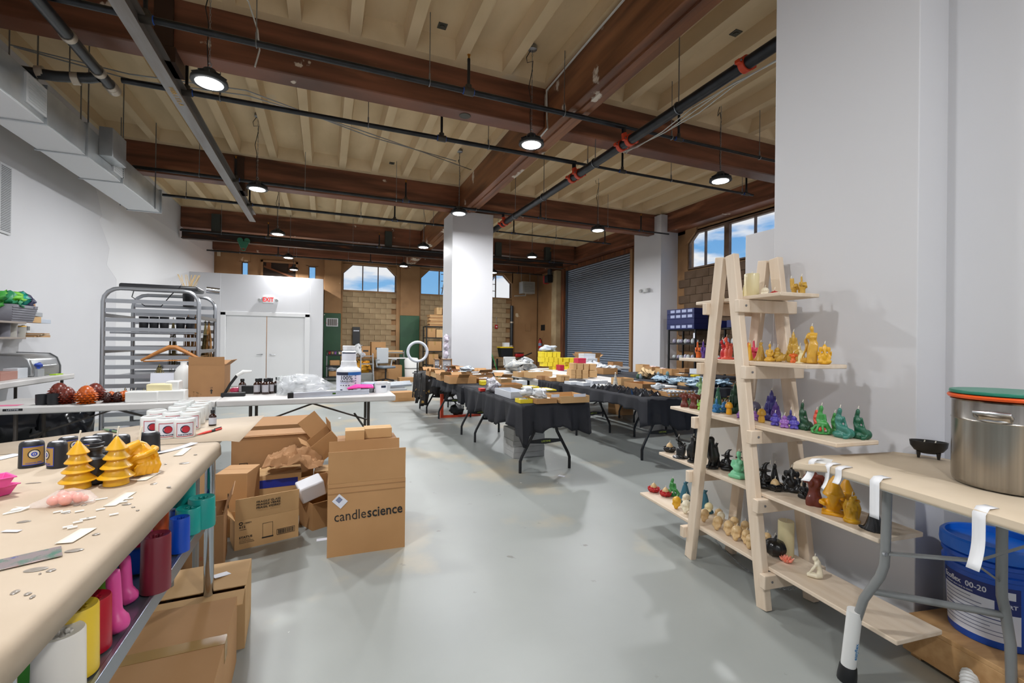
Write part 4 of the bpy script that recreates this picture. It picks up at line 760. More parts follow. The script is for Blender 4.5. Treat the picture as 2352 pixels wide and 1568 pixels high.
# black cauldron bowl
p = Vector((2.45, 1.165, TZ)); w = 46*mpp(p)*cosf(2130); bp_ = (p.x, p.y, TZ+.004)
t = thing('cauldron_bowl', 'black oval footed bowl candle beside the steel pot', 'bowl', bp_, face(p))
bb = M('black cast bowl', '#1e1b1a', .35)
ob('bowl', MB().lathe([(0, .3*w), (.4*w, .32*w), (.75*w, .5*w), (.95*w, .8*w), (1*w, 1.15*w), (.96*w, 1.15*w), (.9*w, .95*w), (.6*w, .88*w), (0, .88*w)], n=28, sy=.62), bb, t)
for x, y in ((-.5, -.2), (.5, -.2), (-.5, .2), (.5, .2)): ob('foot', MB().lathe([(.07*w, 0), (.1*w, .2*w), (.13*w, .45*w)], (x*w, y*w, 0), 8), bb, t)
for x in (-.25, .3): ob('wick', WICK, None, t, loc=(x*w, 0, .89*w), scale=1.4)
# blue bucket on a wooden dolly
blue_pl = M('blue plastic', '#1450b8', .32); lab_w = M('white label', '#d8dae4', .45); lab_t = M('label navy', '#16286e', .5); wood_b = M('dolly plywood', '#c39a6a', .6, col2='#ae8454', vs=2, vstr=(2, 10, 10))
BC = (2.57, 1.0)
t = thing('wooden_dolly', 'low wooden box standing on the floor under the blue bucket', 'box', (BC[0]-.03, BC[1]-.05, 0), R(-10))
ob('top_board', MB().box(-.2, .16, -.26, .24, .15, .17), wood_b, t, bev=.002); ob('side_board', MB().box(-.2, -.18, -.26, .24, .02, .15), wood_b, t, bev=.002); ob('side_board', MB().box(.14, .16, -.26, .24, .02, .15), wood_b, t, bev=.002); ob('end_board', MB().box(-.18, .14, .22, .24, .02, .15), wood_b, t); ob('end_board', MB().box(-.18, .14, -.26, -.24, .02, .15), wood_b, t)
for x in (-.16, .12):
    for y in (-.22, .2): ob('foot', MB().box(x-.02, x+.02, y-.02, y+.02, 0, .03), wood_b, t)
def wrap(me, r0, r1=None, h=1):
    for v in me.vertices:
        rr = r0+((r1 or r0)-r0)*v.co.y/h; a = v.co.x/rr; v.co = Vector((rr*math.sin(a)*(1+v.co.z/rr), -rr*math.cos(a)*(1+v.co.z/rr), v.co.y))
    return me
def wlabel(name, body, size, x, z, mat, parent, r0, r1, h, sx=1, bold=0, align='LEFT'):
    me = text_mesh(body, size, .0004, align, sx, bold)
    for v in me.vertices: v.co.x += x; v.co.y += z
    me.materials.clear(); wrap(me, r0+.0012, r1+.0012, h); return ob(name, me, mat, parent)
def wpatch(x0, x1, z0, z1, n=14):
    m = MB(); vs = []
    for z in (z0, z1):
        for k in range(n+1): vs.append((x0+(x1-x0)*k/n, z, 0))
    m.add(vs, [(k, k+1, n+2+k, n+1+k) for k in range(n)]); return m
def wpatch_ob(name, x0, x1, z0, z1, mat, parent, r0, r1, h, off=.0006):
    me = mesh(wpatch(x0, x1, z0, z1), name); wrap(me, r0+off, r1+off, h); return ob(name, me, mat, parent)
bkt = thing('bucket', 'blue plastic bucket with white printed label under the papered table', 'bucket', (BC[0], BC[1], .171), face(BC)+R(-20))
r0, r1, bh = .134, .152, .4
ob('body', MB().lathe([(0, 0), (.13, 0), (.134, .006), (.146, .27), (.156, .275), (.157, .29), (.149, .295), (.15, .315), (.158, .32), (.158, .335), (.15, .34), (.152, .36), (0, .36)], n=48), blue_pl, bkt)
ld = ob('lid', MB().lathe([(.15, .34), (.163, .345), (.165, .36), (.163, .392), (.155, .4), (.146, .398), (.143, .375), (0, .372)], n=48), M('bright blue plastic', '#0f62c8', .3), bkt)
ob('lid_sticker', MB().box(-.03, .03, -.1, -.08, .373, .375), lab_w, ld)
wpatch_ob('label', -.14, .13, .03, .19, lab_w, bkt, r0, r1, bh); wpatch_ob('label_band', -.14, .13, .19, .25, lab_t, bkt, r0, r1, bh); wpatch_ob('label_corner', .055, .13, .145, .19, lab_t, bkt, r0, r1, bh, .0009)
wlabel('label_print', 'Ecoflex  00-20', .031, -.132, .222, lab_w, bkt, r0, r1, bh, .92, .0006); wlabel('label_print', 'PART', .02, .068, .178, lab_w, bkt, r0, r1, bh, 1.1, .0006); wlabel('label_print', 'B', .034, .082, .155, lab_w, bkt, r0, r1, bh, 1, .0012); wlabel('label_print', 'PLATINUM SILICONE RUBBER', .009, -.125, .2, lab_w, bkt, r0, r1, bh)
for k in range(9):
    L_ = .165 if k < 4 else .245
    ln = wpatch_ob('text_line', -.13, -.13+L_*(.9 if k % 3 else .7), .175-k*.0155, .1785-k*.0155, lab_t if k in (4,) else M('label grey text', '#7a8098', .6), bkt, r0, r1, bh, .0009)
wpatch_ob('seal', .085, .115, .205, .235, lab_w, bkt, r0, r1, bh, .0009); wpatch_ob('label', .17, .26, .06, .2, M('cream label', '#d8cfc0', .6), bkt, r0, r1, bh)
# clutter at the bottom right corner
orange_pl = M('orange tool plastic', '#e8601c', .35)
p = onz(2285, 1530, .08); t = thing('orange_clamp', 'orange plastic clamp lying on the floor at the lower right', 'clamp', (p.x, p.y, .0), R(30))
ob('jaw', MB().prism([(-.09, 0), (.07, 0), (.09, .03), (.0, .05), (-.03, .1), (-.06, .1)], -.015, .015), orange_pl, t, bev=.004); ob('grip', MB().tube([(.06, 0, .03), (.12, .02, .05), (.18, .0, .03)], .014, 8), orange_pl, t)
q1, q2 = onz(2300, 1470, .15), onz(2345, 1560, .02)
ob('extension_cord', MB().tube([(q1.x, q1.y, .16), (q1.x-.03, q1.y-.03, .13), (q2.x+.02, q2.y+.02, .05), (q2.x, q2.y-.06, .01)], .006, 8), orange_pl, label='orange extension cord hanging down beside the blue bucket', cat='extension cord')
p = onz(2230, 1566, .03); m = MB(); pts = [(p.x-.12+.24*k/40, p.y-.06+.05*math.sin(k*.09), .03+.045*math.sin(k*math.pi/40)) for k in range(41)]
ob('ribbed_hose', m.tube(pts, [.026+(.004 if k % 2 else 0) for k in range(41)], 12), white_pl, label='white ribbed hose curving on the floor at the lower right', cat='hose')
p = onz(2330, 1545, .07); ob('cardboard_sheet', MB().box(-.1, .14, -.16, .02, 0, .005), M('cardboard', '#b58a5c', .75, col2='#ab8052', vs=2.5), loc=(p.x-.02, p.y-.02, .11), rot=(R(6), R(-4), R(-20)), label='small cardboard sheet at the lower right corner', cat='cardboard')
# white counter and jars seen through the ladder
t = thing('white_counter', 'white counter seen through the ladder beside the stub wall', 'counter', (2.62, 2.42, 0))
ob('body', MB().box(2.56, 3.0, 2.21, 2.62, 0, .86), white_pl, t, world=True, bev=.01); ob('top', MB().box(2.54, 3.02, 2.2, 2.64, .86, .89), dp, t, world=True, bev=.005); ob('upstand', MB().box(2.9, 3.0, 2.21, 2.5, .89, 1.19), dp, t, world=True)
gl = M('clear glass', '#f2f6f6', .03, trans=1, ior=1.3)
for k, (x, y) in enumerate(((2.60, 2.27), (2.68, 2.29), (2.63, 2.34))):
    t = thing('glass_jar', 'clear glass jar of pale wax on the white counter, %s' % ('front', 'right', 'rear')[k], 'jar', (x, y, .8905), 0, 'jars on the white counter')
    ob('jar', MB().lathe([(.03, 0), (.034, .005), (.034, .08), (.032, .08), (.032, .008), (0, .008)], n=18), gl, t); ob('wax_fill', MB().lathe([(0, .009), (.0315, .009), (.0315, .045), (0, .045)], n=18), wax('cream'), t)
# ================================================================== steel work table on the left with its moulds
chrome = M('chrome', '#b8bcc2', .12, 1); shelf_st = M('galvanised shelf', '#9aa2ac', .3, .8); kraft2 = M('stained kraft paper', '#bfae99', .7, col2='#b3a18b', vs=2.5, bump=.1, bs=4)
ST = .9
st = thing('work_table', 'steel work table covered in brown paper in the left foreground', 'table', (-.42, 2.33, 0))
ob('table_top', MB().box(-1.2, -.425, .86, 2.33, ST-.04, ST-.003), shelf_st, st, world=True, bev=.018)
def edge_sheet(x0, x1, y0, y1, z, nx=16, ny=24, drop=.055):
    m = MB(); vs = []; cols = [(x0+(x1-x0)*k/nx, 0.0) for k in range(nx+1)]+[(x1+.02*math.sin(a), -.02*(1-math.cos(a))) for a in (.5, 1.0, 1.57)]+[(x1+.021, -drop)]
    for j in range(ny+1):
        y = y0+(y1-y0)*j/ny
        for x, dz in cols:
            w = mnoise.noise(Vector((x*5, y*5, 1)))*.004; vs.append((x+(w if dz < -.02 else 0), y, z+dz+abs(w)*.6))
    c = len(cols); return m.add(vs, [(j*c+i, j*c+i+1, (j+1)*c+i+1, (j+1)*c+i) for j in range(ny) for i in range(c-1)])
pc = ob('paper_cover', edge_sheet(-1.2, -.44, .85, 2.335, ST), kraft2, st, world=True); so = pc.modifiers.new('s', 'SOLIDIFY'); so.thickness = .0008; so.offset = 1
for (x, y) in ((-.45, 2.29), (-.45, .93), (-1.16, 2.29), (-1.16, .93)):
    ob('leg', MB().tube([(x, y, 0.02), (x, y, ST-.04)], .019, 14), chrome, st, world=True); ob('collar', MB().lathe([(.024, 0), (.026, .01), (.024, .06)], (x, y, .57), 14), M('collar alloy', '#c2beb8', .3, .9), st, world=True); ob('foot', MB().lathe([(.02, 0), (.024, .004), (.02, .022)], (x, y, 0), 12), black, st, world=True)
ob('under_shelf', MB().box(-1.15, -.45, .9, 2.28, .6, .62), shelf_st, st, world=True, bev=.003); ob('shelf_lip', MB().box(-.452, -.44, .9, 2.28, .578, .624), shelf_st, st, world=True, bev=.002)
# the second, papered table behind it
s2 = thing('side_table', 'papered table standing behind the steel work table with glass candles', 'table', (-.5, 2.7, 0))
ob('table_top', MB().prism([(-1.25, 2.345), (-.45, 2.345), (-.45, 3.01), (-.87, 2.89), (-1.25, 2.57)], ST-.035, ST-.002, 'z'), white_pl, s2, world=True)
m = MB(); P_ = [(-1.27, 2.34), (-1.27, 2.58), (-.87, 2.9), (-.33, 3.06), (-.345, 2.3), (-.4, 2.345)]
pc = ob('paper_cover', MB().add([(x, y, ST+.001) for i, (x, y) in enumerate(P_)], [(0, 1, 2, 3, 4, 5)]), kraft2, s2, world=True); so = pc.modifiers.new('s', 'SOLIDIFY'); so.thickness = .0008
for x, y in ((-1.15, 2.4), (-.62, 2.42), (-.85, 2.8), (-.62, 2.85)): ob('leg', MB().tube([(x, y, 0), (x, y, ST-.03)], .015, 8), greyp, s2, world=True)
ZL = lambda x, y: (x/3.92, 850+y/3.92); ZM = lambda x, y: (x/3.752, 1150+y/3.752); TT = ST+.0025
LG = 'candles on the work table'
# two tree candles
tp = [(0, 0), (.3, 0), (.3, .02), (.285, .12), (.3, .13), (.42, .15), (.43, .165), (.27, .28), (.25, .33), (.36, .35), (.37, .365), (.23, .47), (.21, .52), (.305, .54), (.31, .555), (.19, .67), (.18, .71), (.25, .73), (.255, .745), (.11, .9), (.03, .99), (0, 1)]
for k, (x, y, h_) in enumerate(((635, 1098, 400), (990, 1062, 405))):
    p = onz(*ZL(x, y), TT); s = h_/3.92*mpp(p)*1.1; t = thing('tree_candle', ('yellow spiral tree candle nearer the camera', 'yellow spiral tree candle beside the bearded head')[k], 'candle', (p.x, p.y+.3*s, TT), 0, LG)
    ob('body', MB().lathe([(r_*s*.72, z*s) for r_, z in tp], n=28), wax('yellow'), t); ob('wick', WICK, None, t, loc=(0, 0, s*.99), scale=(1.5, 1.5, 2.2))
# bearded head candle
p = onz(*ZL(1225, 966), TT); s = 335/3.92*mpp(p); m = MB(); m.ell((0,0,.44), (.42,.4,.44)); m.ell((-.1,.05,.68), (.4,.38,.3)); m.tube([(-.05,-.15,.93), (-.36,-.2,.82), (-.5,-.16,.55), (-.46,-.14,.3)], [.12,.17,.15,.1], 10); m.ell((-.42,-.16,.2), .12); m.tube([(-.4+.05*k,-.36+.03*abs(k-4),.42+.045*k) for k in range(4)]+[(.05,-.42,.62), (.28,-.34,.68), (.42,-.1,.7), (.38,.2,.7)], .085, 8)
m.ell((.36,-.3,.55), (.08,.1,.07)); m.ell((.3,-.34,.63), (.1,.06,.04)); m.ell((.4,-.2,.42), (.1,.12,.1))
for k in range(11): m.tube([(.4-.055*k,-.3-.012*k,.46-.01*k), (.44-.065*k,-.4,.28+.03*(k % 2)), (.36-.06*k,-.38+.03*(k % 3),.05)], [.05,.065,.05], 6)
me = sculpt(m, .024, 1); me.materials.clear(); me.materials.append(wax('amber'))
t = thing('head_candle', 'golden candle shaped as a bearded head in a cap', 'candle', (p.x, p.y+.3*s, TT), R(30), LG); ob('body', me, None, t, scale=(s*.8, s*.8, s*.95)); ob('wick', WICK, None, t, loc=(-.04*s, -.08*s, s*1.1), scale=2)
# black upturned cups with labels
cup_m = M('matte black glass', '#1c1d22', .45); gold_l = M('gold label', '#b08a48', .45); blue_l = M('blue label', '#2346c0', .45); pale_l = M('pale disc', '#e2dccb', .5)
def upcup(x, y, w_, h_, lab, label_on=0, turn=0):
    p = onz(*ZL(x, y), TT); k = mpp(p); r_ = w_/3.92*k/2*cosf(x/3.92)*1.05; h = h_/3.92*k; t = thing('black_cup', lab, 'cup', (p.x, p.y+r_*.75, TT), face(p)+R(turn), 'upturned black cups on the work table')
    ob('cup', MB().lathe([(r_, 0), (r_, .01*h), (r_*.95, .85*h), (r_*.9, .94*h), (r_*.78, h*.985), (r_*.6, h), (r_*.58, h*.985), (0, h*.98)], n=32, sy=.8), cup_m, t)
    ob('base_disc', MB().lathe([(0, h*.985), (r_*.56, h*.985), (r_*.56, h*.99), (0, h*.99)], n=24, sy=.8), lab_w, t)
    if label_on:
        def bend(me):
            for v in me.vertices: a = v.co.x/r_; rr = r_*(1-.05*v.co.y/h)+v.co.z; v.co = Vector((rr*math.sin(a), -rr*.8*math.cos(a), v.co.y))
            return me
        for nm, x0, x1, z0, z1, mt, of in (('label_border', -.9, .9, .1, .82, blue_l, .0008), ('label', -.85, .85, .13, .79, gold_l, .0014)):
            q = mesh(wpatch(x0*r_, x1*r_, z0*h, z1*h), nm)
            for v in q.vertices: v.co.z += of
            ob(nm, bend(q), mt, t)
        for rr, mt, of in ((.42, cup_m, .0018), (.34, pale_l, .0022), (.2, blue_l, .0026), (.11, pale_l, .003), (.06, blue_l, .0034)):
            q = mesh(MB().lathe([(0, 0), (rr*r_*1.5, 0), (rr*r_*1.5, .0002), (0, .0002)], n=20), 'label_ring')
            for v in q.vertices: v.co = Vector((v.co.x*.75, v.co.y*.75+.52*h, v.co.z+of))
            ob('label_ring', bend(q), mt, t)
        q = text_mesh('COSMICAL AIREY', .16*r_, .0003); q.materials.clear()
        for v in q.vertices: v.co = Vector((v.co.x, v.co.y+.18*h, v.co.z+.002))
        ob('label_print', bend(q), blue_l, t)
    return t
upcup(245, 880, 246, 232, 'upturned black cup with gold eye label, leftmost', 1, 12); upcup(480, 884, 236, 232, 'upturned black cup with label turned to the left, beside the leftmost', 1, -75); upcup(585, 760, 210, 150, 'upturned black cup behind the nearer tree candle', 1, 40); upcup(795, 715, 205, 108, 'upturned black cup in the back row behind the bottle')
upcup(780, 800, 220, 165, 'upturned black cup with gold label behind the bottle necks', 1, -30); upcup(898, 690, 190, 112, 'upturned black cup farthest back by the pens'); upcup(1070, 800, 195, 210, 'upturned black cup just behind the bearded head', 1, -70); upcup(1325, 757, 195, 192, 'upturned black cup alone beside the red-labelled glasses')
for k, (x, y, h_) in enumerate(((805, 1032, 330), (842, 930, 268))):
    p = onz(*ZL(x, y), TT); s = h_/3.92*mpp(p); t = thing('black_bottle', ('squat black diffuser bottle between the tree candles', 'second squat black bottle behind the first')[k], 'bottle', (p.x, p.y+.25*s, TT), 0, 'black diffuser bottles')
    ob('bottle', MB().lathe([(0, 0), (.3*s, 0), (.33*s, .03*s), (.32*s, .55*s), (.3*s, .68*s), (.2*s, .74*s), (.17*s, .78*s), (.17*s, .9*s), (.2*s, .91*s), (.2*s, .99*s), (.15*s, s), (.14*s, .9*s), (0, .88*s)], n=28), cup_m, t)
# glass candles with red labels
red_l = M('red label', '#b02030', .5); glass_c = M('candle glass', '#e2e5e4', .08, coat=.6); wax_w = M('white wax', '#efefea', .4); ink_l = M('label ink', '#1f2740', .5)
jr, jh = .043, .088
def glass_candle(x, y, lab, front):
    p = onz(*ZL(x, y), TT); t = thing('glass_candle', lab, 'candle', (p.x, p.y+jr*.8, TT), face(p)+R(4), 'white candles in glasses with red labels')
    ob('wax', MB().lathe([(0, .006), (jr*.92, .006), (jr*.92, jh*.72), (0, jh*.72)], n=20), wax_w, t); ob('glass', MB().lathe([(0, 0), (jr*.94, 0), (jr, .006), (jr, jh*.86), (jr*.96, jh*.95), (jr*.8, jh), (jr*.74, jh*.99), (0, jh*1.0)], n=24), glass_c, t)
    if front:
        for nm, a, b, c, d, mt, of in (('label_border', -.034, .034, .008, .07, red_l, .0006), ('label', -.031, .031, .011, .067, lab_w, .001)):
            q = mesh(wpatch(a, b, c, d), nm)
            for v in q.vertices: v.co.z += of
            wrap(q, jr); ob(nm, q, mt, t)
        for rr, mt, of, dx in ((.018, ink_l, .0014, 0), (.0145, red_l, .0018, .002)):
            q = mesh(MB().lathe([(0, 0), (rr, 0), (rr, .0002), (0, .0002)], n=18), 'label_emblem')
            for v in q.vertices: v.co = Vector((v.co.x+dx, v.co.y+.041, v.co.z+of))
            wrap(q, jr); ob('label_emblem', q, mt, t)
        q = text_mesh('ROSE MONSTERA', .0068, .0002, bold=.0003); q.materials.clear()
        for v in q.vertices: v.co = Vector((v.co.x, v.co.y+.0165, v.co.z+.0014))
        wrap(q, jr); ob('label_print', q, ink_l, t)
for k, (x, y) in enumerate(((1340, 592), (1478, 618), (1640, 612), (1390, 520), (1535, 540), (1695, 540), (1580, 478), (1745, 490), (1625, 432), (1785, 450), (1660, 412), (1815, 425))):
    glass_candle(x, y, 'glass candle with red label, ' + ('front row left', 'front row middle', 'front row right', 'second row far left', 'second row middle', 'second row right', 'third row left', 'third row right', 'fourth row left', 'fourth row right', 'back row left', 'back row right')[k], k < 6)
amber_g = M('amber glass', '#2a120a', .12, coat=.5)
def dropper(x, y, h_, z, lab, grp, cap=None, Zf=ZL, sc=3.92, labc=None):
    p = onz(*Zf(x, y), z); s = h_/sc*mpp(p); t = thing('amber_bottle', lab, 'bottle', (p.x, p.y+.2*s, z), face(p), grp)
    ob('bottle', MB().lathe([(0, 0), (.2*s, 0), (.215*s, .02*s), (.215*s, .6*s), (.18*s, .68*s), (.09*s, .74*s), (.09*s, .8*s)], n=20), amber_g, t); ob('cap', MB().lathe([(0, 1*s), (.11*s, 1*s), (.115*s, .98*s), (.115*s, .79*s), (0, .78*s)], n=16), black, t)
    q = mesh(wpatch(-.3*s, .3*s, .1*s, .52*s), 'label'); wrap(q, .2175*s); ob('label', q, labc or lab_w, t); return t
dropper(1907, 502, 142, TT, 'small dark bottle with white label behind the red pen', 'bottles on the work table', labc=M('grey white label', '#b9bcc6', .5))
def pen(a, b, r_, mt, lab, tip, z=TT, Zf=ZL):
    A, B = onz(*Zf(*a), z), onz(*Zf(*b), z); d = (B-A); L = d.length; t = thing('pen', lab, 'pen', (A.x, A.y, z+r_), math.atan2(d.y, d.x), 'pens on the work table')
    ob('barrel', MB().tube([(0, 0, 0), (.02, 0, 0), (L*.3, 0, 0), (L*.98, 0, 0), (L, 0, 0)], [.001, r_*.6, r_, r_, r_*.6], 10), mt, t); ob('clip', MB().box(L*.7, L*.98, -.002, .002, r_, r_+.003), tip, t); ob('grip', MB().tube([(L*.55, 0, 0), (L*.7, 0, 0)], r_*1.1, 10), tip, t)
pen((1772, 592), (1995, 532), .0055, M('red orange plastic', '#d8281c', .3), 'red orange pen on the brown paper', black); pen((920, 540), (1060, 565), .006, M('sage plastic', '#6f8a6a', .4), 'green pen with navy grip behind the black cups', M('navy grip', '#2a3550', .5))
# tape strips, scraps and drips on the paper
def flat(name, a, b, w, mt, lab, cat, z=TT, grp=None, curl=0, Zf=ZL):
    A, B = onz(*Zf(*a), z), onz(*Zf(*b), z); d = (B-A); L = d.length; m = MB(); n = 8; vs = []
    for k in range(n+1):
        for s in (-1, 1): vs.append((L*k/n, s*w/2, .0008+curl*(k/n-.5)**2*4))
    m.add(vs, [(2*k, 2*k+1, 2*k+3, 2*k+2) for k in range(n)]); o = ob(name, m, mt, loc=(A.x, A.y, z), rot=(0, 0, math.atan2(d.y, d.x)), label=lab, cat=cat, group=grp); q = o.modifiers.new('s', 'SOLIDIFY'); q.thickness = .0006; q.offset = 1
strip_m = M('translucent tape', '#e3ddd0', .5)
flat('tape_strip', (1265, 995), (1410, 918), .03, strip_m, 'clear tape strip beside the bearded head candle', 'tape', grp='tape strips on the work table'); flat('tape_strip', (985, 1225), (1180, 1100), .028, strip_m, 'clear tape strip right of the mesh bag', 'tape', grp='tape strips on the work table'); flat('tape_strip', (570, 1560), (800, 1425), .033, strip_m, 'longest clear tape strip near the table edge', 'tape', grp='tape strips on the work table')
flat('paper_strip', (1360, 765), (1750, 665), .035, lab_w, 'loose white paper strips in front of the glass candles', 'paper', curl=.006); flat('paper_strip', (1600, 770), (1690, 700), .03, strip_m, 'short white paper strip near the red pen', 'paper'); flat('paper_sheet', (0, 780), (125, 780), .09, lab_w, 'white paper sheet left of the labelled cup', 'paper')
m = MB(); dr = [(865, 1475, 30, 10), (1660, 835, 40, 14), (1385, 1020, 26, 16), (1140, 1205, 36, 12), (600, 1283, 30, 10), (690, 1212, 28, 9), (755, 1212, 22, 8), (215, 1362, 50, 12), (1760, 760, 16, 6), (1490, 845, 10, 5), (1200, 1232, 16, 5), (960, 905, 10, 4), (1520, 1050, 18, 10), (1240, 1260, 14, 6), (300, 1015, 60, 4), (1060, 940, 30, 5)]
for x, y, a, b in dr: p = onz(*ZL(x, y), TT); k = mpp(p)/3.92; m.ell((p.x, p.y, TT), (a*k, b*k*2.2, .0016), 12, 4)
for x, y, a, b in ((440, 597, 48, 15), (310, 590, 120, 22), (640, 425, 95, 18), (345, 628, 14, 6), (130, 785, 40, 22), (240, 800, 36, 14), (280, 825, 24, 16)): p = onz(*ZM(x, y), TT); k = mpp(p)/3.752; m.ell((p.x, p.y, TT), (a*k*.7, b*k*2, .0018), 12, 4)
ob('wax_drips', m, M('grey wax drip', '#8d847a', .3), label='grey wax drips scattered on the brown paper', cat='wax drips', kind='stuff')
m = MB()
for x, y in ((520, 1280), (590, 1280), (610, 1415), (650, 1422), (700, 1372), (715, 1275), (820, 1335), (760, 1345), (905, 1258), (1025, 1303), (1160, 1160), (1110, 1190), (800, 1185), (1390, 803)): p = onz(*ZL(x, y), TT); m.bar((p.x-.008, p.y-.003, TT+.002), (p.x+.008, p.y+.004, TT+.002), .006, .002)
ob('wax_scraps', m, wax_w, label='white wax shavings scattered near the mesh bag', cat='wax scraps', kind='stuff')
# mesh bag with coral wax
p = onz(*ZL(470, 1270), TT); s = 240/3.92*mpp(p); t = thing('mesh_bag', 'sheer white drawstring bag of coral wax pieces', 'bag', (p.x, p.y+.05, TT), R(6))
for k, (x, y, z, r_) in enumerate(((-.25, 0, .12, .22), (.1, -.1, .12, .24), (.45, .05, .12, .22), (.2, .2, .16, .2), (-.05, .15, .2, .2), (.65, 0, .1, .14))): ob('wax_piece', mesh(MB().ell((0, 0, 0), (r_*s, r_*s*.9, r_*s*.85), 9, 6, rotm(k*30, k*50, k*70))), wax('salmon'), t, loc=(x*s, y*s, z*s*1.7))
m = MB(); n = 20; vs = []; prof = [(-1.0, .03, .05), (-.9, .05, .1), (-.55, .35, .18), (-.2, .45, .32), (.3, .48, .34), (.75, .42, .24), (1.0, .36, .06)]; prof = [(a, b*.9, c*1.7) for a, b, c in prof]
for x, ry, rz in prof:
    for j in range(n): a = 2*math.pi*j/n; k = 1+.06*math.sin(j*5+x*7); vs.append((x*s, ry*s*math.cos(a)*k, max(.001, rz*s*.5+rz*s*.55*math.sin(a)*k)))
m.add(vs, [(i*n+j, i*n+(j+1) % n, (i+1)*n+(j+1) % n, (i+1)*n+j) for i in range(6) for j in range(n)]); ob('mesh_pouch', m, M('sheer organza', '#f2e8e6', .6, alpha=.26), t)
m = MB(); vs = [(-.92*s, 0, .06*s)]+[(-1.35*s+.1*s*math.sin(j*2), (-.3+.1*j)*s, .07*s+.03*s*math.sin(j*3)) for j in range(7)]; m.add(vs, [(0, j+1, j+2) for j in range(6)]); ob('ruffle', m, M('sheer ruffle', '#f4eeee', .6, alpha=.7), t); ob('ribbon', MB().tube([(-.92*s, 0, .07*s), (-1.1*s, -.25*s, .03*s), (-1.5*s, -.4*s, .02*s), (-1.3*s, -.15*s, .05*s), (-.92*s, 0, .07*s)], .0022, 6), wax_w, t); ob('ribbon', MB().tube([(.95*s, .1*s, .02*s), (1.3*s, .22*s, .01*s)], .002, 5), wax_w, t)
# pink moulds and shiny card at the left edge
pink_pl = M('pink silicone', '#e0509a', .4)
for k, (x, y, z) in enumerate(((40, 1150, 0), (35, 1075, .03))):
    p = onz(*ZL(x, y), TT+z); t = thing('pink_tray', ('pink silicone tray at the left edge, lower', 'pink silicone tray at the left edge, upper')[k], 'tray', (p.x-.04, p.y+.03, TT+z), R(15-20*k), 'pink silicone trays'); ob('tray', MB().lathe([(0, 0), (.035, 0), (.05, .026), (.056, .026), (.056, .029), (.048, .029), (.033, .004), (0, .004)], n=4), pink_pl, t, bev=.001)
card_m = M('iridescent card', '#b8a8a8', .2, .6, col2='#6a9f8a', vs=30, pos=(.5, .7)); overlay(card_m, '#e0603a', 25, (.62, .66)); overlay(card_m, '#5a78c8', 22, (.63, .68))
p = onz(*ZM(170, 520), TT); ob('shiny_card', MB().box(-.1, .06, -.03, .03, 0, .002), card_m, loc=(p.x-.0, p.y, TT+.001), rot=(0, 0, R(24)), label='iridescent card lying at the left table edge', cat='card', bev=.0005)
flat('paper_sheet', (30, 1450), (180, 1450), .012, lab_w, 'white string end at the left edge of the paper', 'string')
# silicone moulds on the under-shelf
UZ = .6245
SIL = dict(teal='#12a096', dteal='#0f8a7c', blue='#0a4cc0', orange='#f06a3a', crimson='#b8104a', darkred='#7c2634', pink='#ee6f86', lime='#5fae3c', red='#b00f28', yellow='#ecc83a', white='#ece6dc', green='#4aa038', grey='#b8b4b0')
def sil(c): return M('%s silicone' % c, SIL[c], .35, coat=.1)
def p_px(p): q = Vector((p[0], p[1], .6))-O; return 1176+FPX*q.dot(CR)/q.dot(CF)
def mould(x, y, w_, h_, c, lab, z=UZ, open_=True, sy=1, Zf=ZM, sc=3.752, shape='cyl', turn=0, pt=None):
    p = pt or onz(*Zf(x, y), z); k = mpp(p)/sc; r_ = w_*k/2*cosf(p_px(p)); h = h_*k*.93; c0 = Vector((p[0], p[1], 0)); d = Vector((p[0], p[1], 0)).normalized(); q = c0+d*r_*.8*(0 if pt else 1)
    t = thing('silicone_mould', lab, 'mould', (q.x, q.y, z), face(q)+R(turn), 'silicone moulds on the under-shelf')
    if shape == 'cyl':
        ob('mould', MB().lathe([(0, 0), (r_, 0), (r_*1.01, .02*h), (r_*.97, .97*h), (r_*.92, h)]+([(r_*.5, h*.97), (r_*.42, h*.9), (r_*.4, h*.5), (0, h*.48)] if open_ else [(0, h)]), n=32, sy=sy), sil(c), t)
        if open_:
            m = MB()
            for j in range(7): a = j*.9; m.ell((r_*.44*math.cos(a), r_*.44*sy*math.sin(a), h*.93), (r_*.14, r_*.14*sy, h*.05), 6, 4)
            ob('cavity_edge', m, sil(c), t, kind='stuff')
    elif shape == 'block': ob('mould', MB().box(-r_, r_, -r_*.6, r_*.6, 0, h), sil(c), t, bev=.006)
    else:                                                    # boot-shaped mould with a bulging toe
        m = MB().tube([(0, 0, 0), (0, 0, .45*h), (-.02*h, 0, h*.9), (-.03*h, 0, h)], [r_*.72, r_*.68, r_*.62, r_*.6], 18); m.tube([(0, 0, .14*h), (r_*.55, -r_*.35, .16*h), (r_*1.0, -r_*.6, .2*h)], [.16*h, .17*h, .1*h], 14); me = sculpt(m, .009, 4)
        for v in me.vertices: v.co.z = min(max(v.co.z, 0), h)
        me.materials.clear(); ob('mould', me, sil(c), t)
    return t
mould(1735, 245, 250, 275, 'teal', 'teal mould nearest the chrome post', Zf=ZM); mould(1620, 300, 235, 240, 'teal', 'lighter teal mould in front of the post mould'); mould(1545, 452, 190, 315, 'blue', 'blue hollow mould at the shelf edge'); mould(1375, 310, 165, 225, 'orange', 'small orange mould behind the blue one')
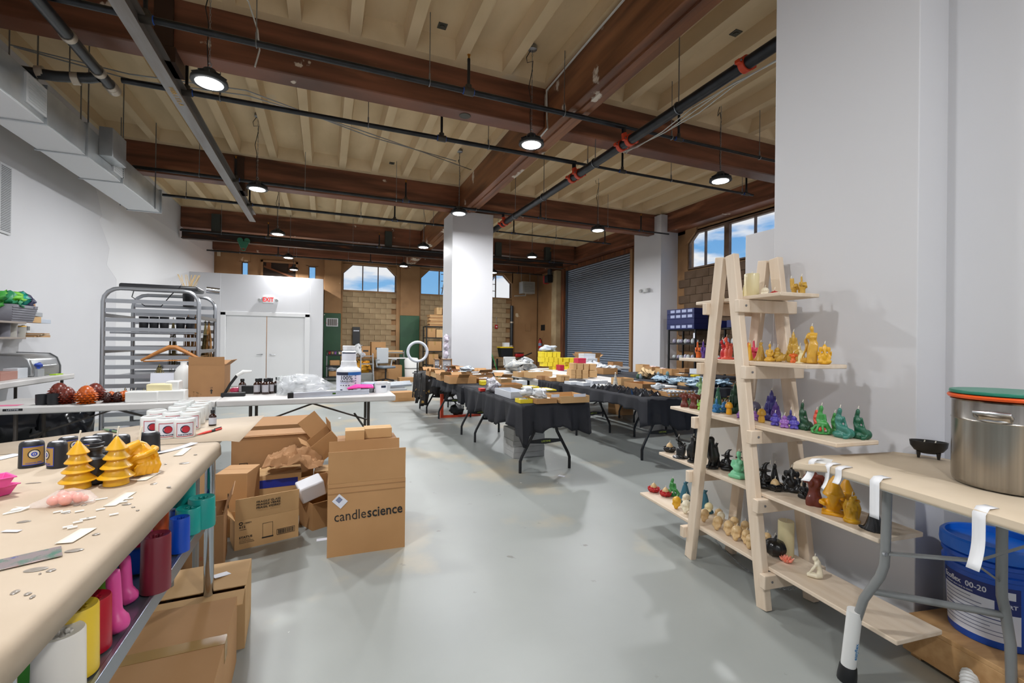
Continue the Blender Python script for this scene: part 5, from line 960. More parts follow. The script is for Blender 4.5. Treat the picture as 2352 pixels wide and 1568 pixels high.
cr = mould(1340, 800, 280, 520, 'darkred', 'cracked dark red mould in the middle of the shelf'); rr_ = max(abs(v.co.x) for v in cr.children[0].data.vertices); hh_ = max(v.co.z for v in cr.children[0].data.vertices); ob('crack', MB().tube([(rr_*math.sin(-.35+.06*math.sin(k*2.3))*1.0, -rr_*math.cos(-.35+.06*math.sin(k*2.3)), hh_*(.98-.055*k)) for k in range(10)], [.003-.0002*k for k in range(10)], 5), M('crack dark', '#2a0c12', .6), cr); mould(1080, 910, 210, 455, 'pink', 'rear pink boot-shaped mould', shape='boot'); mould(985, 1165, 240, 590, 'pink', 'front pink boot-shaped mould', shape='boot'); mould(775, 1345, 400, 500, 'red', 'deep red mould behind the yellow one'); mould(640, 1560, 460, 640, 'yellow', 'large yellow mould in front of the red one'); mould(505, 1760, 510, 610, 'white', 'white mould nearest the camera')
mould(310, 1640, 420, 700, 'green', 'green mould beside the near table post'); mould(640, 1120, 420, 570, 'orange', 'large orange mould under the table edge'); mould(900, 960, 230, 480, 'lime', 'lime green mould behind the pink ones')
b1 = mould(1160, 650, 290, 230, 'blue', 'blue block mould at the bottom of the block stack', shape='block', turn=-20); b2 = mould(1145, 650, 290, 230, 'crimson', 'crimson block mould in the middle of the stack', shape='block', turn=-22); b2.location = b1.location+Vector((0, 0, .082)); b3 = mould(1190, 650, 290, 235, 'blue', 'blue block mould on top of the stack', shape='block', turn=-24); b3.location = b1.location+Vector((.015, .02, .164))
mould(1480, 180, 120, 130, 'dteal', 'small dark teal mould behind the light teal one', pt=Vector((-.62, 2.03, UZ))); lo = mould(1610, 95, 210, 125, 'blue', 'low blue mould under the topmost teal one', pt=Vector((-.52, 2.17, UZ)), open_=False); mould(1715, 0, 215, 255, 'teal', 'teal mould stacked on the low blue one', pt=Vector((-.515, 2.17, UZ+.068)), z=UZ+.068)
mould(1370, 100, 110, 130, 'grey', 'grey mould at the back of the shelf', pt=Vector((-.72, 1.95, UZ)))
mould(140, 1700, 180, 480, 'yellow', 'pale yellow mould behind the near post', pt=Vector((-.62, 1.0, UZ)))
# ================================================================== cardboard cartons
card = M('cardboard', '#b58a5c', .75, col2='#ab8052', vs=2.5); card_l = M('light cardboard', '#c9a474', .75, col2='#bf9868', vs=2.5); card_d = M('darker cardboard', '#a47a50', .75, col2='#98704a', vs=2.5); ptape = M('packing tape', '#a5834e', .25); inkb = M('black print', '#1c1a18', .6); inkblue = M('blue print band', '#1c2f96', .5)
def shell(l, w, h, t=.004):
    m = MB(); m.box(-l/2, l/2, -w/2, -w/2+t, 0, h).box(-l/2, l/2, w/2-t, w/2, 0, h).box(-l/2, -l/2+t, -w/2+t, w/2-t, 0, h).box(l/2-t, l/2, -w/2+t, w/2-t, 0, h).box(-l/2+t, l/2-t, -w/2+t, w/2-t, 0, t); return m
def carton(loc, l, w, h, rz, label, flaps=None, mat=None, group='cartons on the floor', name='carton', fh=None, tape=False, closed=False):
    """flaps: angles from upright (front, right, back, left); None leaves that flap off"""
    mat = mat or card; t = thing(name, label, 'box', loc, rz, group)
    if closed:
        ob('body', MB().box(-l/2, l/2, -w/2, w/2, 0, h), mat, t, bev=.004)
        ob('lid_flap', MB().box(-l/2, l/2, -w/2, -.002, h, h+.003), mat, t); ob('lid_flap', MB().box(-l/2, l/2, .002, w/2, h, h+.003), mat, t)
        if tape: ob('tape', MB().box(-l/2-.001, l/2+.001, -.03, .03, h+.0032, h+.0042).box(-l/2-.0015, -l/2-.0005, -.03, .03, h*.75, h).box(l/2+.0005, l/2+.0015, -.03, .03, h*.75, h), ptape, t)
        return t
    ob('body', shell(l, w, h), mat, t)
    for k, a in enumerate(flaps or ()):
        if a is None: continue
        ln = l if k in (0, 2) else w; hh = fh or (w if k in (0, 2) else l)*.48
        if k in (1, 3): hh = min(hh, w*.48)
        m = MB().box(-ln/2+.002, ln/2-.002, -.0025, .0015, .001, hh)
        L_ = [(0, -w/2+.002, h), (l/2-.002, 0, h), (0, w/2-.002, h), (-l/2+.002, 0, h)][k]; rzf = [0, R(90), R(180), R(-90)][k]
        ob('flap', m, mat, t, loc=L_, rot=Vector(( R(a), 0, rzf))[:])
    return t
def front_text(t, body, size, x, z, w, mt=None, sx=1, bold=0, align='CENTER', rot=0, name='print'): return lettering(name, body, mt or inkb, t, (x, -w/2-.0012, z), (R(90), 0, 0), size, sx, align, bold)
# big box with its name on the front
t = carton((.262, 3.2, 0), .475, .3, .455, R(-1), 'tall open carton printed with the candle supplier name in front', (2, None, 6, None), card, fh=.2)
xx = -.2
for s_, bo in (('candle', 0), ('science', .0016)):
    me = text_mesh(s_, .088, .0004, 'LEFT', .86, bo); me.materials.clear(); wd = max(v.co.x for v in me.vertices); ob('print', me, inkb, t, loc=(xx, -.1512, .245+(.006 if bo else 0)), rot=(R(90), R(-1.5), 0)); xx += wd+.006
st_ = ob('sticker', MB().box(-.036, .036, -.0008, .0008, -.03, .03), lab_w, t, loc=(-.165, -.1525, .345), rot=(0, R(45), 0)); ob('sticker_print', MB().box(-.025, .005, -.0012, -.0009, -.012, .018), M('label grey text', '#7a8098', .6), st_)
ob('crease', MB().box(-.235, .235, -.1525, -.1505, .392, .395).box(-.235, .235, -.1525, -.1505, .43, .432), card_d, t, kind='stuff')
for k, (x, w_, y) in enumerate(((.21, .135, 3.62), (.38, .2, 3.66))): carton((x, y, .615), w_, .14, .07, R(-2), 'small closed carton lying behind the tall open one, %s' % ('left', 'right')[k], closed=True, mat=card_l)
carton((.3, 3.62, 0), .42, .3, .612, R(-1), 'closed carton standing behind the tall open one', closed=True, mat=card_d)
# glassware box
t = carton((-.37, 3.515, 0), .38, .21, .187, R(16), 'glassware carton with barcode and raised printed flap', (8, None, None, 40), card_l, fh=.145)
for q, (s_, z) in enumerate((('FRAGILE GLASS', .105), ('FRAGILE VERRE', .085), ('FRÁGIL VIDRIO', .065))): lettering('print', s_, inkb, t, (.0, -.1045-.006-z*.14, .187+z), (R(98), 0, 0), .02, 1.05, bold=.0003)
for s_, sz, x, z, b in (('LIBBEY', .013, -.14, .165, 0), ('612', .02, -.165, .142, .0006), ('STATUS', .018, -.165, .075, .0006), ('12 3/4 OZ TALL', .008, -.165, .06, 0), ('GRANDE BOISSON', .008, -.165, .05, 0), ('TAMANO GRANDES', .008, -.165, .04, 0), ('1 DOZEN', .008, -.165, .125, 0)): front_text(t, s_, sz, x, z, .21, align='LEFT', sx=1.2, bold=b)
ob('print', MB().tube([(-.155+.009*math.cos(q*.5), -.106, .165+.009*math.sin(q*.5)) for q in range(13)], .003, 5), inkb, t)
bc = MB().bar((.055, -.106, .045), (.165, -.106, .045), .002, .002).bar((.055, -.106, .08), (.165, -.106, .08), .002, .002).bar((.055, -.106, .045), (.055, -.106, .08), .002).bar((.165, -.106, .045), (.165, -.106, .08), .002); x = .062
while x < .158: w_ = random.choice((.0012, .0022, .0032)); bc.box(x, x+w_, -.1068, -.1055, .049, .076); x += w_+random.choice((.0015, .0025))
ob('barcode', bc, inkb, t, kind='stuff')
ob('glass_drawing', MB().bar((-.03, -.106, .05), (-.03, -.106, .14), .0015).bar((.03, -.106, .05), (.03, -.106, .14), .0015).bar((-.03, -.106, .14), (.03, -.106, .14), .0015).box(-.034, .034, -.1066, -.1055, .042, .05), inkb, t, kind='stuff')
# large box with icons
t = carton((-.39, 4.42, 0), .6, .44, .575, R(2), 'large carton in shade-darkened card with arrow and glass icons, half hidden', (None, None, 75, None), card_d, fh=.2)  # darker card puts the shade this carton sits in into its colour
ob('lid_flap', MB().box(-.3, .3, -.22, .02, .575, .579), card_d, t, rot=(R(2), 0, 0)); front_text(t, 'fill', .13, -.03, .27, .44, bold=.001)
for x, z in ((-.215, .33), (-.215, .24), (.23, .4)):
    f = MB(); c_ = .028
    for a, b in (((-c_, -c_), (c_, -c_)), ((c_, -c_), (c_, c_)), ((c_, c_), (-c_, c_)), ((-c_, c_), (-c_, -c_))): f.bar((x+a[0], -.221, z+a[1]), (x+b[0], -.221, z+b[1]), .004, .002, (0, 1, 0))
    if z > .3: f.box(x-.012, x-.006, -.222, -.22, z-.014, z+.014).box(x+.006, x+.012, -.222, -.22, z-.014, z+.014).box(x-.016, x+.016, -.222, -.22, z-.018, z-.013)
    else: f.prism([(x-.012, z+.016), (x+.012, z+.016), (x+.008, z), (x-.008, z)], -.222, -.22).box(x-.002, x+.002, -.222, -.22, z-.016, z).box(x-.01, x+.01, -.222, -.22, z-.019, z-.015)
    ob('icon', f, inkb, t, kind='stuff')
t = carton((-.345, 3.99, 0), .35, .26, .33, R(4), 'carton with blue band and sloping top under crumpled paper', closed=True, mat=card_l); ob('blue_band', MB().box(-.14, .15, -.1315, -.13, .24, .3), inkblue, t)
t = carton((.02, 4.02, 0), .18, .2, .31, R(-3), 'carton with blue label reading DEEP beside the hanging box', closed=True, mat=card_l); ob('blue_band', MB().box(-.06, .09, -.1015, -.1, .235, .295), inkblue, t); front_text(t, 'DEEP', .03, .0, .26, .202, lab_w)
m = MB(); random.seed(11); n = 26; vs = []; fs = []
for j in range(n):
    for i in range(n):
        u, v = i/(n-1)-.5, j/(n-1)-.5; a = mnoise.noise(Vector((u*5, v*5, 2)))*.07+mnoise.noise(Vector((u*12, v*12, 7)))*.03; vs.append((u*.4+a*.4, v*.3, .06+.09*math.cos(u*3)*math.cos(v*3)+a*.9-.12*max(0, u-.1)))
for j in range(n-1):
    for i in range(n-1): fs.append((j*n+i, j*n+i+1, (j+1)*n+i+1, (j+1)*n+i))
m.add(vs, fs); o = ob('crumpled_paper', m, M('crumpled kraft', '#a67a52', .8, col2='#98704a', vs=5), loc=(-.22, 3.93, .36), label='crumpled brown packing paper on the blue-banded carton', cat='paper', smooth=25); so = o.modifiers.new('s', 'SOLIDIFY'); so.thickness = .002
t = carton((-.03, 3.66, 0), .2, .2, .19, R(28), 'open carton with white foam beside the glassware box', (70, None, None, None), card, fh=.1); 
f_ = MB().box(-.1, .1, 0, .004, 0, .15); ob('flap', f_, card, t, loc=(.0, .1, .19), rot=(R(8), 0, 0)); ob('flap', MB().box(-.002, .002, -.1, .1, 0, .14), card, t, loc=(.1, 0, .19), rot=(0, R(5), 0))
ob('foam_box', MB().bc((0, 0, .06), (.17, .13, .12)), M('white foam', '#cfd0d6', .6), loc=(-.075, 3.64, .22), rot=(R(14), R(-16), R(14)), label='white foam box tilted in the open carton', cat='box', bev=.01)
t = carton((.05, 4.1, .44), .2, .16, .16, R(8), 'small open carton tilted on top of the pile', (None, 30, None, 20), card, fh=.1); t.rotation_euler = (R(10), R(-38), R(6)); ob('flap', MB().box(-.08, .08, 0, .003, 0, .16), card, t, loc=(.02, .08, .16), rot=(R(-20), 0, 0))
t = carton((-.56, 3.72, 0), .2, .24, .43, R(-12), 'closed carton standing left of the glassware box', closed=True, mat=card); ob('edge_tape', MB().box(-.02, -.014, -.1215, -.12, .2, .3), inkb, t)
# cartons under and beside the work table
t = carton((-.66, 3.22, 0), .22, .3, .33, R(6), 'open carton behind the chrome table post', (None, 20, None, None), card_d, fh=.12); lettering('print', '20 KG', M('faded red print', '#b0583a', .6), t, (.02, -.1515, .1), FRONT, .03)
carton((-.78, 3.25, .0), .2, .26, .56, R(3), 'tall closed carton under the papered side table', closed=True, mat=card_l)
t = carton((-.5, 2.43, 0), .36, .3, .26, R(3), 'opened carton standing at the far end of the work table', (100, None, None, None), card_l, fh=.1); ob('label_scrap', MB().box(-.05, .05, -.02, .02, 0, .002), lab_w, t, loc=(.08, .02, .265), rot=(0, R(8), R(35)))
ob('lid_flap', MB().box(-.18, .18, -.12, .15, .26, .264), card_l, t)
carton((-.52, 1.9, 0), .4, .6, .27, R(2), 'large taped carton on the floor beside the work table', closed=True, tape=True, mat=card)
# stray scraps on the floor
for k, (px, py) in enumerate(((740, 1239), (780, 960), (1290, 1093))):
    p = onz(px, py, 0); ob('paper_scrap', MB().box(-.035, .035, -.02, .02, 0, .002), lab_w, loc=(p.x, p.y, .0006), rot=(0, 0, k*1.1), label='small white paper scrap on the floor, %s' % ('left of the tall open carton', 'under the white table', 'before the black-clothed table')[k], cat='paper', group='paper scraps on the floor')
# ================================================================== white folding tables, rack and left wall
top_w = M('white table plastic', '#d2d0ce', .45, col2='#cbc8c6', vs=4); legm = M('bronze leg paint', '#4a443f', .4, .4)
WT = .74
def white_table(x0, x1, y0, y1, z, label, tag_=True, legs=True):
    t = thing('folding_table', label, 'table', (x0, y0, 0), 0, 'white folding tables')
    l, w = x1-x0, y1-y0
    ob('table_top', MB().box(0, l, 0, w, z-.065, z), top_w, t, bev=.012)
    if legs:
        for lx, s in ((.28, -1), (l-.28, 1)):
            for ly, d in ((.16, -.05), (w-.16, .05)): ob('leg', MB().tube([(lx, ly, z-.04), (lx+s*.0, ly, .45), (lx, ly+d*.4, .36), (lx+s*.0, ly+d*1.4, .02), (lx, ly+d*1.5, 0)], .016, 8), legm, t)
            ob('crossbar', MB().tube([(lx, .14, .28), (lx, w-.14, .28)], .012, 8), legm, t)
            ob('brace', MB().bar((lx, w/2, .42), (lx-s*.75, w/2, z-.05), .03, .016), legm, t); ob('brace_link', MB().bar((lx-s*.14, w/2, .5), (lx, .2, .3), .02, .012), legm, t)
    return t
a = white_table(-2.83, -1.003, 5.28, 6.04, WT, 'white folding table with pinecone candles, left one of the pair'); bdg = ob('badge', MB().box(.27, .4, -.003, 0, WT-.033, WT-.013), black, a, bev=.002); lettering('badge_print', 'LIFETIME', lab_w, bdg, (.335, -.0036, WT-.023), FRONT, .016, 1.3)
b = white_table(-.997, .74, 5.28, 6.04, WT, 'white folding table with bottles and protein tub, right one of the pair')
ZT = lambda x, y: (520+x/5.88, 840+y/5.88); ZP = lambda x, y: (x/6.918, 860+y/6.918); ZR = lambda x, y: (x/3.485, 500+y/3.485); ZS = lambda x, y: (740+x/8.712, 780+y/8.712)
def onT(Z, x, y, z=WT, yf=5.33):
    """on the table: the photo row only gives a coarse depth, so keep things on the top"""
    p = onz(*Z(x, y), z)
    if not (5.3 <= p.y <= 6.0): p = ony(*Z(x, y), min(max(p.y, yf), 5.95))
    return Vector((p.x, p.y, z+.0005))
# amber bottles
for k, (x, y, h_) in enumerate(((214, 374, 200), (415, 380, 210), (528, 382, 212), (600, 372, 205), (455, 372, 205), (690, 356, 205), (570, 362, 200))):
    p = onT(ZT, x, y, yf=5.36+.02*k); s = h_/5.88*mpp(p); t = thing('amber_bottle', 'brown glass bottle with white label, ' + ('alone left of the group', 'left front of the group', 'middle front of the group', 'right front of the group', 'second row left', 'rightmost, set back', 'second row right')[k], 'bottle', p, 0, 'brown bottles on the white table')
    ob('bottle', MB().lathe([(0, 0), (.21*s, 0), (.225*s, .02*s), (.225*s, .62*s), (.19*s, .7*s), (.1*s, .78*s), (.1*s, .82*s)], n=20), amber_g, t); ob('cap', MB().lathe([(0, s), (.12*s, s), (.125*s, .98*s), (.125*s, .82*s), (0, .81*s)], n=16), black, t); q = mesh(wpatch(-.22*s, .22*s, .15*s, .6*s), 'label'); wrap(q, .2275*s); ob('label', q, M('grey label', '#a8a6ac', .5), t)
ob('green_pen', MB().tube([(0, 0, .006), (.14, .01, .006)], .006, 8), M('green plastic pen', '#1fb040', .35), loc=onT(ZT, 230, 372), label='bright green pen before the brown bottles', cat='pen')
p = onT(ZT, 560, 200, yf=5.75); ob('black_tray', MB().box(-.25, .25, -.05, .05, 0, .09), black, loc=(p.x, 5.9, WT+.0005), bev=.004, label='long black tray lying across behind the brown bottles', cat='tray'); 
t = thing('glass_vase', 'clear square glass vase behind the brown bottles', 'vase', (p.x+.18, 5.78, WT+.0005)); ob('glass', MB().box(-.07, .07, -.05, .05, 0, .2), M('thin clear glass', '#e6ecec', .02, alpha=.3), t, bev=.006)
for k, (x, y, c, w_) in enumerate(((120, 330, 'rose foil', .06), (315, 330, 'rose foil', .06), (140, 260, 'blue foil', .03))):
    p = onT(ZT, x, y, yf=5.5); m = MB(); m.ell((0, 0, .035), (w_, w_*.8, .035), 10, 7); me = mesh(m)
    for v in me.vertices: v.co += Vector((mnoise.noise(v.co*40), mnoise.noise(v.co*40+Vector((5, 0, 0))), mnoise.noise(v.co*40+Vector((0, 9, 0)))))*.014
    for v in me.vertices: v.co.z = max(0, v.co.z)
    ob('wax_bag', me, M(c, '#e0507a' if c == 'rose foil' else '#7a90d8', .3), loc=p, label=('pink plastic bag of wax beside the tilted carton', 'pink plastic bag right of the lone bottle', 'small blue bag behind the pink one')[k], cat='bag')
p = onT(ZT, 120, 350, yf=5.6); t = thing('heat_sealer', 'white and black arm of a sealing tool rising behind the bottles', 'tool', (p.x, 5.65, WT+.0005)); ob('base', MB().box(-.08, .14, -.04, .04, 0, .04), black, t, bev=.005); ob('arm', MB().tube([(-.05, 0, .03), (.0, 0, .13), (.06, 0, .22)], .014, 8), black, t); ob('head', MB().tube([(.06, 0, .22), (.12, 0, .26), (.2, 0, .265)], [.016, .022, .01], 10), white_pl, t)
# white tubs and plastic bags
for k, (x, y, w_, h_) in enumerate(((800, 366, 145, 125), (960, 350, 160, 170), (1115, 340, 140, 85), (1250, 320, 120, 75), (880, 352, 60, 80))):
    p = onT(ZT, x, y, yf=5.4+.03*k); r_ = w_/5.88*mpp(p)/2; h = h_/5.88*mpp(p); t = thing('plastic_tub', 'white plastic tub, ' + ('leftmost of the row', 'tallest of the row', 'low one before the clear bag', 'rightmost of the row', 'narrow one between two others')[k], 'tub', (p.x, p.y+r_*.6, WT+.0005), 0, 'white tubs on the white table'); ob('tub', MB().lathe([(0, 0), (r_*.9, 0), (r_, h*.9), (r_*1.03, h*.92), (0, h*.92)], n=24), M('milky plastic', '#d9dad9', .4), t); ob('lid', MB().lathe([(0, h*.92), (r_*1.05, h*.92), (r_*1.05, h), (0, h)], n=24), M('milky lid', '#e0e1e0', .4), t)
clear_bag = M('clear plastic bag', '#e8ebee', .15, alpha=.38)
def bag(loc, sx, sy, sz, label, mat=None, seed=1, cat='bag', name='plastic_bag', group=None, freq=9, amp=.35):
    me = mesh(MB().ell((0, 0, .5), (.5, .5, .5), 16, 11), name, 25)
    for v in me.vertices:
        n_ = Vector((mnoise.noise(v.co*freq*.4+Vector((seed, 0, 0))), mnoise.noise(v.co*freq*.4+Vector((0, seed, 3))), mnoise.noise(v.co*freq*.4+Vector((2, 1, seed)))))
        v.co += n_*amp; v.co = Vector((v.co.x*sx, v.co.y*sy, max(0, v.co.z)*sz))
    return ob(name, me, mat or clear_bag, loc=loc, label=label, cat=cat, group=group)
p = onT(ZT, 1100, 260, yf=5.7); bag((p.x, 5.74, WT+.001), .5, .3, .2, 'clear plastic bag draped behind the white tubs', seed=3); p = onT(ZT, 840, 230, yf=5.6); bag((p.x, 5.62, WT+.001), .16, .16, .2, 'crumpled clear bag standing behind the leftmost tub', seed=8)
# aluminium level lying on the table edge
A, B = onT(ZT, 865, 400, yf=5.31), onT(ZT, 1900, 350, yf=5.45); d = Vector((B.x-A.x, .17, 0)); t = thing('spirit_level', 'long aluminium spirit level lying along the front of the white table', 'level', (A.x, 5.3, WT+.001), math.atan2(d.y, d.x)); L_ = d.length; alu = M('aluminium', '#c3c9d6', .35, .6)
ob('beam', MB().box(0, L_, -.012, .012, 0, .055), alu, t, bev=.003); ob('end_cap', MB().box(-.01, .045, -.0135, .0135, -.0005, .056), black, t, bev=.003); ob('vial', MB().box(L_*.52, L_*.56, -.014, .014, .018, .036), M('green vial', '#3a5a20', .2), t)
# pink gloves, papers, tubs
me = MB(); [me.tube([(.0+.02*j, -.03+.012*j, .012+.006*j), (.12, -.02+.012*j, .02+.004*j), (.3, .0+.008*j, .012+.004*j)], .013, 6) for j in range(6)]
p = onT(ZT, 1600, 290, yf=5.5); ob('pink_gloves', sculpt(me, .008, 1), M('hot pink rubber', '#f040a0', .4), loc=(p.x, 5.45, WT+.062), rot=(0, 0, R(8)), label='hot pink rubber gloves lying on the spirit level', cat='gloves')
ob('paper_sheets', MB().box(-.16, .16, -.1, .1, 0, .004), lab_w, loc=(p.x-.22, 5.62, WT+.001), rot=(0, 0, R(-15)), label='loose white papers beside the pink gloves', cat='paper')
def tub(px0, px1, pyb, pyt, Yv, zb, label, bandc, name='protein_tub', body_f=.86):
    p = ony((px0+px1)/2, pyb, Yv); r_ = (px1-px0)/2*mpp(p)*cosf(px0); h = (pyb-pyt)*mpp(p)
    t = thing(name, label, 'tub', (p.x, Yv+r_, zb), face(p)+.05); return t, r_, h
t, r_, h = tub(773, 831, 884, 817, 5.5, WT+.0005, 'large white protein tub printed 100% GRASS-FED', None); h = .33; r_ = .135
jar_w = M('white jar plastic', '#dcdee2', .3)
ob('tub', MB().lathe([(0, 0), (r_*.98, 0), (r_, .01), (r_, h*.78), (r_*.94, h*.86), (r_*.72, h*.92), (r_*.68, h*.95), (r_*.68, h)], n=40), jar_w, t)
q = mesh(wpatch(-1.35*r_, 1.35*r_, .03, h*.76, 24), 'label'); wrap(q, r_+.0008); ob('label', q, lab_w, t); q = mesh(wpatch(-1.35*r_, 1.35*r_, h*.65, h*.76, 24), 'label_band'); wrap(q, r_+.0014); ob('label_band', q, M('blue band', '#2a62a8', .4), t); q = mesh(wpatch(-1.35*r_, -.1*r_, h*.65, h*.76, 14), 'label_band'); wrap(q, r_+.0018); ob('label_band', q, M('navy band', '#1f2740', .4), t)
def on_jar(name, body, size, x, z, mt, par, rr, sx=1, bold=0):
    q = text_mesh(body, size, .0003, 'LEFT', sx, bold); q.materials.clear()
    for v in q.vertices: v.co.x += x; v.co.y += z
    wrap(q, rr+.0016); return ob(name, q, mt, par)
on_jar('label_print', '100%', .062, -.105, .185, ink_l, t, r_, 1.05, .0012); on_jar('label_print', 'GRASS-FED', .033, -.105, .147, ink_l, t, r_, 1, .0006); on_jar('label_print', 'WHEY PROTEIN ISOLATE', .009, -.105, .125, blue_l, t, r_)
for k in range(4): q = mesh(wpatch(-.1+.03*k, -.088+.03*k, .095, .107, 3), 'label_mark'); wrap(q, r_+.0016); ob('label_mark', q, ink_l, t)
for k in range(6): q = mesh(wpatch(.062, .08, .06+.028*k, .076+.028*k, 3), 'label_mark'); wrap(q, r_+.0016); ob('label_mark', q, M('label grey text', '#7a8098', .6), t)
q = mesh(wpatch(-.01, .045, .045, .08, 6), 'label_picture'); wrap(q, r_+.0016); ob('label_picture', q, M('chocolate', '#5a2a20', .5), t); q = mesh(wpatch(-.105, -.075, .04, .056, 4), 'label_mark'); wrap(q, r_+.0016); ob('label_mark', q, ink_l, t)
T0 = t.location.copy(); t.location.z = WT+.0005
t2 = thing('protein_tub', 'smaller white jar turned upright on top of the large tub', 'tub', (T0.x, T0.y, WT+h+.001), face(T0)); r2, h2 = .082, .17
ob('tub', MB().lathe([(0, 0), (r2*1.05, 0), (r2*1.05, .04), (r2*.97, .045), (r2*.97, .14), (r2, .145), (r2*.9, .158), (r2*.75, .164), (r2*.75, h2), (0, h2)], n=32), jar_w, t2); q = mesh(wpatch(-.09, .09, .055, .145, 16), 'label'); wrap(q, r2*.97+.0008); ob('label', q, lab_w, t2); q = mesh(wpatch(-.09, .09, .13, .145, 16), 'label_band'); wrap(q, r2*.97+.0014); ob('label_band', q, M('navy band', '#1f2740', .4), t2)
ob('lid', MB().lathe([(0, h2), (.068, h2), (.07, h2+.045), (.064, h2+.05), (0, h2+.05)], n=28), jar_w, t2)
p = onT(ZS, 1120, 940, yf=5.6); t = thing('wide_jar', 'low white jar with navy label at the table end', 'jar', (p.x, 5.62, WT+.0005), face(p)); ob('jar', MB().lathe([(0, 0), (.07, 0), (.072, .09), (.066, .1), (0, .1)], n=28), jar_w, t); ob('lid', MB().lathe([(0, .1), (.073, .1), (.073, .125), (0, .127)], n=28), jar_w, t); q = mesh(wpatch(.0, .06, .06, .085, 8), 'label'); wrap(q, .0725); ob('label', q, M('navy band', '#1f2740', .4), t)
t = thing('tin_can', 'grey tin with blue rim beside the low white jar', 'can', (p.x-.15, 5.66, WT+.0005)); ob('can', MB().lathe([(0, 0), (.078, 0), (.078, .1), (0, .1)], n=28), M('grey tin', '#8d9294', .4, .5, col2='#6e7476', vs=40), t); ob('rim', MB().lathe([(.08, .1), (.08, .112), (.0, .114)], n=28), M('pale blue', '#c2d2ec', .4), t)
t = thing('jar', 'second low white jar hidden behind the first', 'jar', (p.x+.07, 5.8, WT+.0005)); ob('jar', MB().lathe([(0, 0), (.06, 0), (.06, .1), (.05, .105), (0, .105)], n=24), jar_w, t)
# the tilted carton with the UP arrow
p = onT(ZR, 1655, 1433, yf=5.32); k_ = mpp(p); w_ = 250/3.485*k_; h_ = 245/3.485*k_; t = carton((p.x, p.y+.13, WT+.001), w_, .24, .33, R(-3), 'brown carton with UP arrow on the white table', (2, 50, 60, None), card_d, fh=.09, group='cartons on the tables')
ob('arrow', MB().box(.04, .052, -.1215, -.12, .03, .065).prism([(.03, .06), (.062, .06), (.046, .08)], -.1215, -.12), inkb, t); lettering('print', 'UP', inkb, t, (.046, -.1212, .092), FRONT, .02)
# white foam trays
for k, (x, y, w2, h2_, mt, z) in enumerate(((1240, 1440, 200, 80, white_pl, 0), (1430, 1438, 195, 80, white_pl, 0), (1410, 1362, 150, 58, wax('cream'), .088), (1500, 1370, 80, 75, white_pl, .088))):
    p = onT(ZR, x, y+ (z*250), yf=5.34+.04*k); kk = mpp(p); t = ob('soap_block', MB().box(-w2/3.485*kk/2, w2/3.485*kk/2, -.07, .07, 0, h2_/3.485*kk), mt, loc=(p.x, 5.42+.02*k, WT+.0005+z), bev=.01, label=('white wax tray left of the carton, front', 'white wax tray against the carton', 'pale yellow wax block on the tray', 'white block on the tray by the carton')[k], cat='wax block', group='wax blocks on the white table')
t = thing('white_jug', 'white plastic jug standing behind the carton', 'jug', (onT(ZR, 1490, 1280, yf=5.8).x, 5.85, WT+.0005)); ob('jug', MB().lathe([(0, 0), (.08, 0), (.085, .02), (.085, .24), (.06, .3), (.03, .33), (.03, .36), (0, .36)], n=24, sy=.7), white_pl, t)
ob('white_card', MB().box(-.15, .15, -.003, .003, 0, .24), lab_w, loc=(onT(ZR, 1340, 1340, yf=5.9).x, 5.93, WT+.0005), rot=(R(-6), 0, 0), label='blank white card leaning behind the wax trays', cat='card')
# pinecone candles
def pinecone(p, h, mt, label, grp, n=11, rows=8):
    t = thing('pinecone_candle', label, 'candle', p, random.random(), grp); ob('core', MB().ell((0, 0, h*.5), (h*.37, h*.37, h*.48), 14, 10), mt, t)
    m = MB()
    for r_ in range(rows):
        f = (r_+.5)/rows; z = h*f*.97; rr = h*.37*math.sin(math.pi*(.08+.92*f)**.85)**.6*(1 if f < .55 else 1-.55*(f-.55)/.45)
        for j in range(n):
            a = 2*math.pi*(j+.5*(r_ % 2))/n; c = Vector((rr*math.cos(a), rr*math.sin(a), z)); o = Vector((math.cos(a), math.sin(a), 0)); s_ = Vector((-math.sin(a), math.cos(a), 0)); w = rr*2.6/n+.002
            m.add([c-s_*w-o*.01, c+s_*w-o*.01, c+s_*w*.75+o*h*.1+Vector((0, 0, -.03*h)), c+o*h*.15+Vector((0, 0, -.01*h)), c-s_*w*.75+o*h*.1+Vector((0, 0, -.03*h)), c+Vector((0, 0, h*.07))], [(0, 4, 5), (4, 3, 5), (3, 2, 5), (2, 1, 5), (0, 1, 2, 3, 4)])
    ob('scales', m, mt, t, kind='stuff'); ob('wick', WICK, None, t, loc=(0, 0, h), scale=1.5); return t
cone_b = M('brown wax cone', '#6a2414', .35, coat=.2); cone_o = M('amber wax cone', '#b45210', .35, coat=.2); cone_d = M('dark wax cone', '#35120c', .35, coat=.2)
for k, (x, y, h_, mt, yy) in enumerate(((940, 360, 290, cone_b, 5.72), (1060, 380, 278, cone_b, 5.42), (1370, 394, 300, cone_o, 5.36), (1510, 355, 285, cone_b, 5.62))):
    p = ony(*ZP(x, y), yy); s = h_/6.918*mpp(p); pinecone((p.x, yy, WT+.0005), s, mt, ('brown pinecone candle behind the black cups', 'large brown pinecone candle beside the black cups', 'large amber pinecone candle', 'brown pinecone candle behind the amber one')[k], 'large pinecone candles')
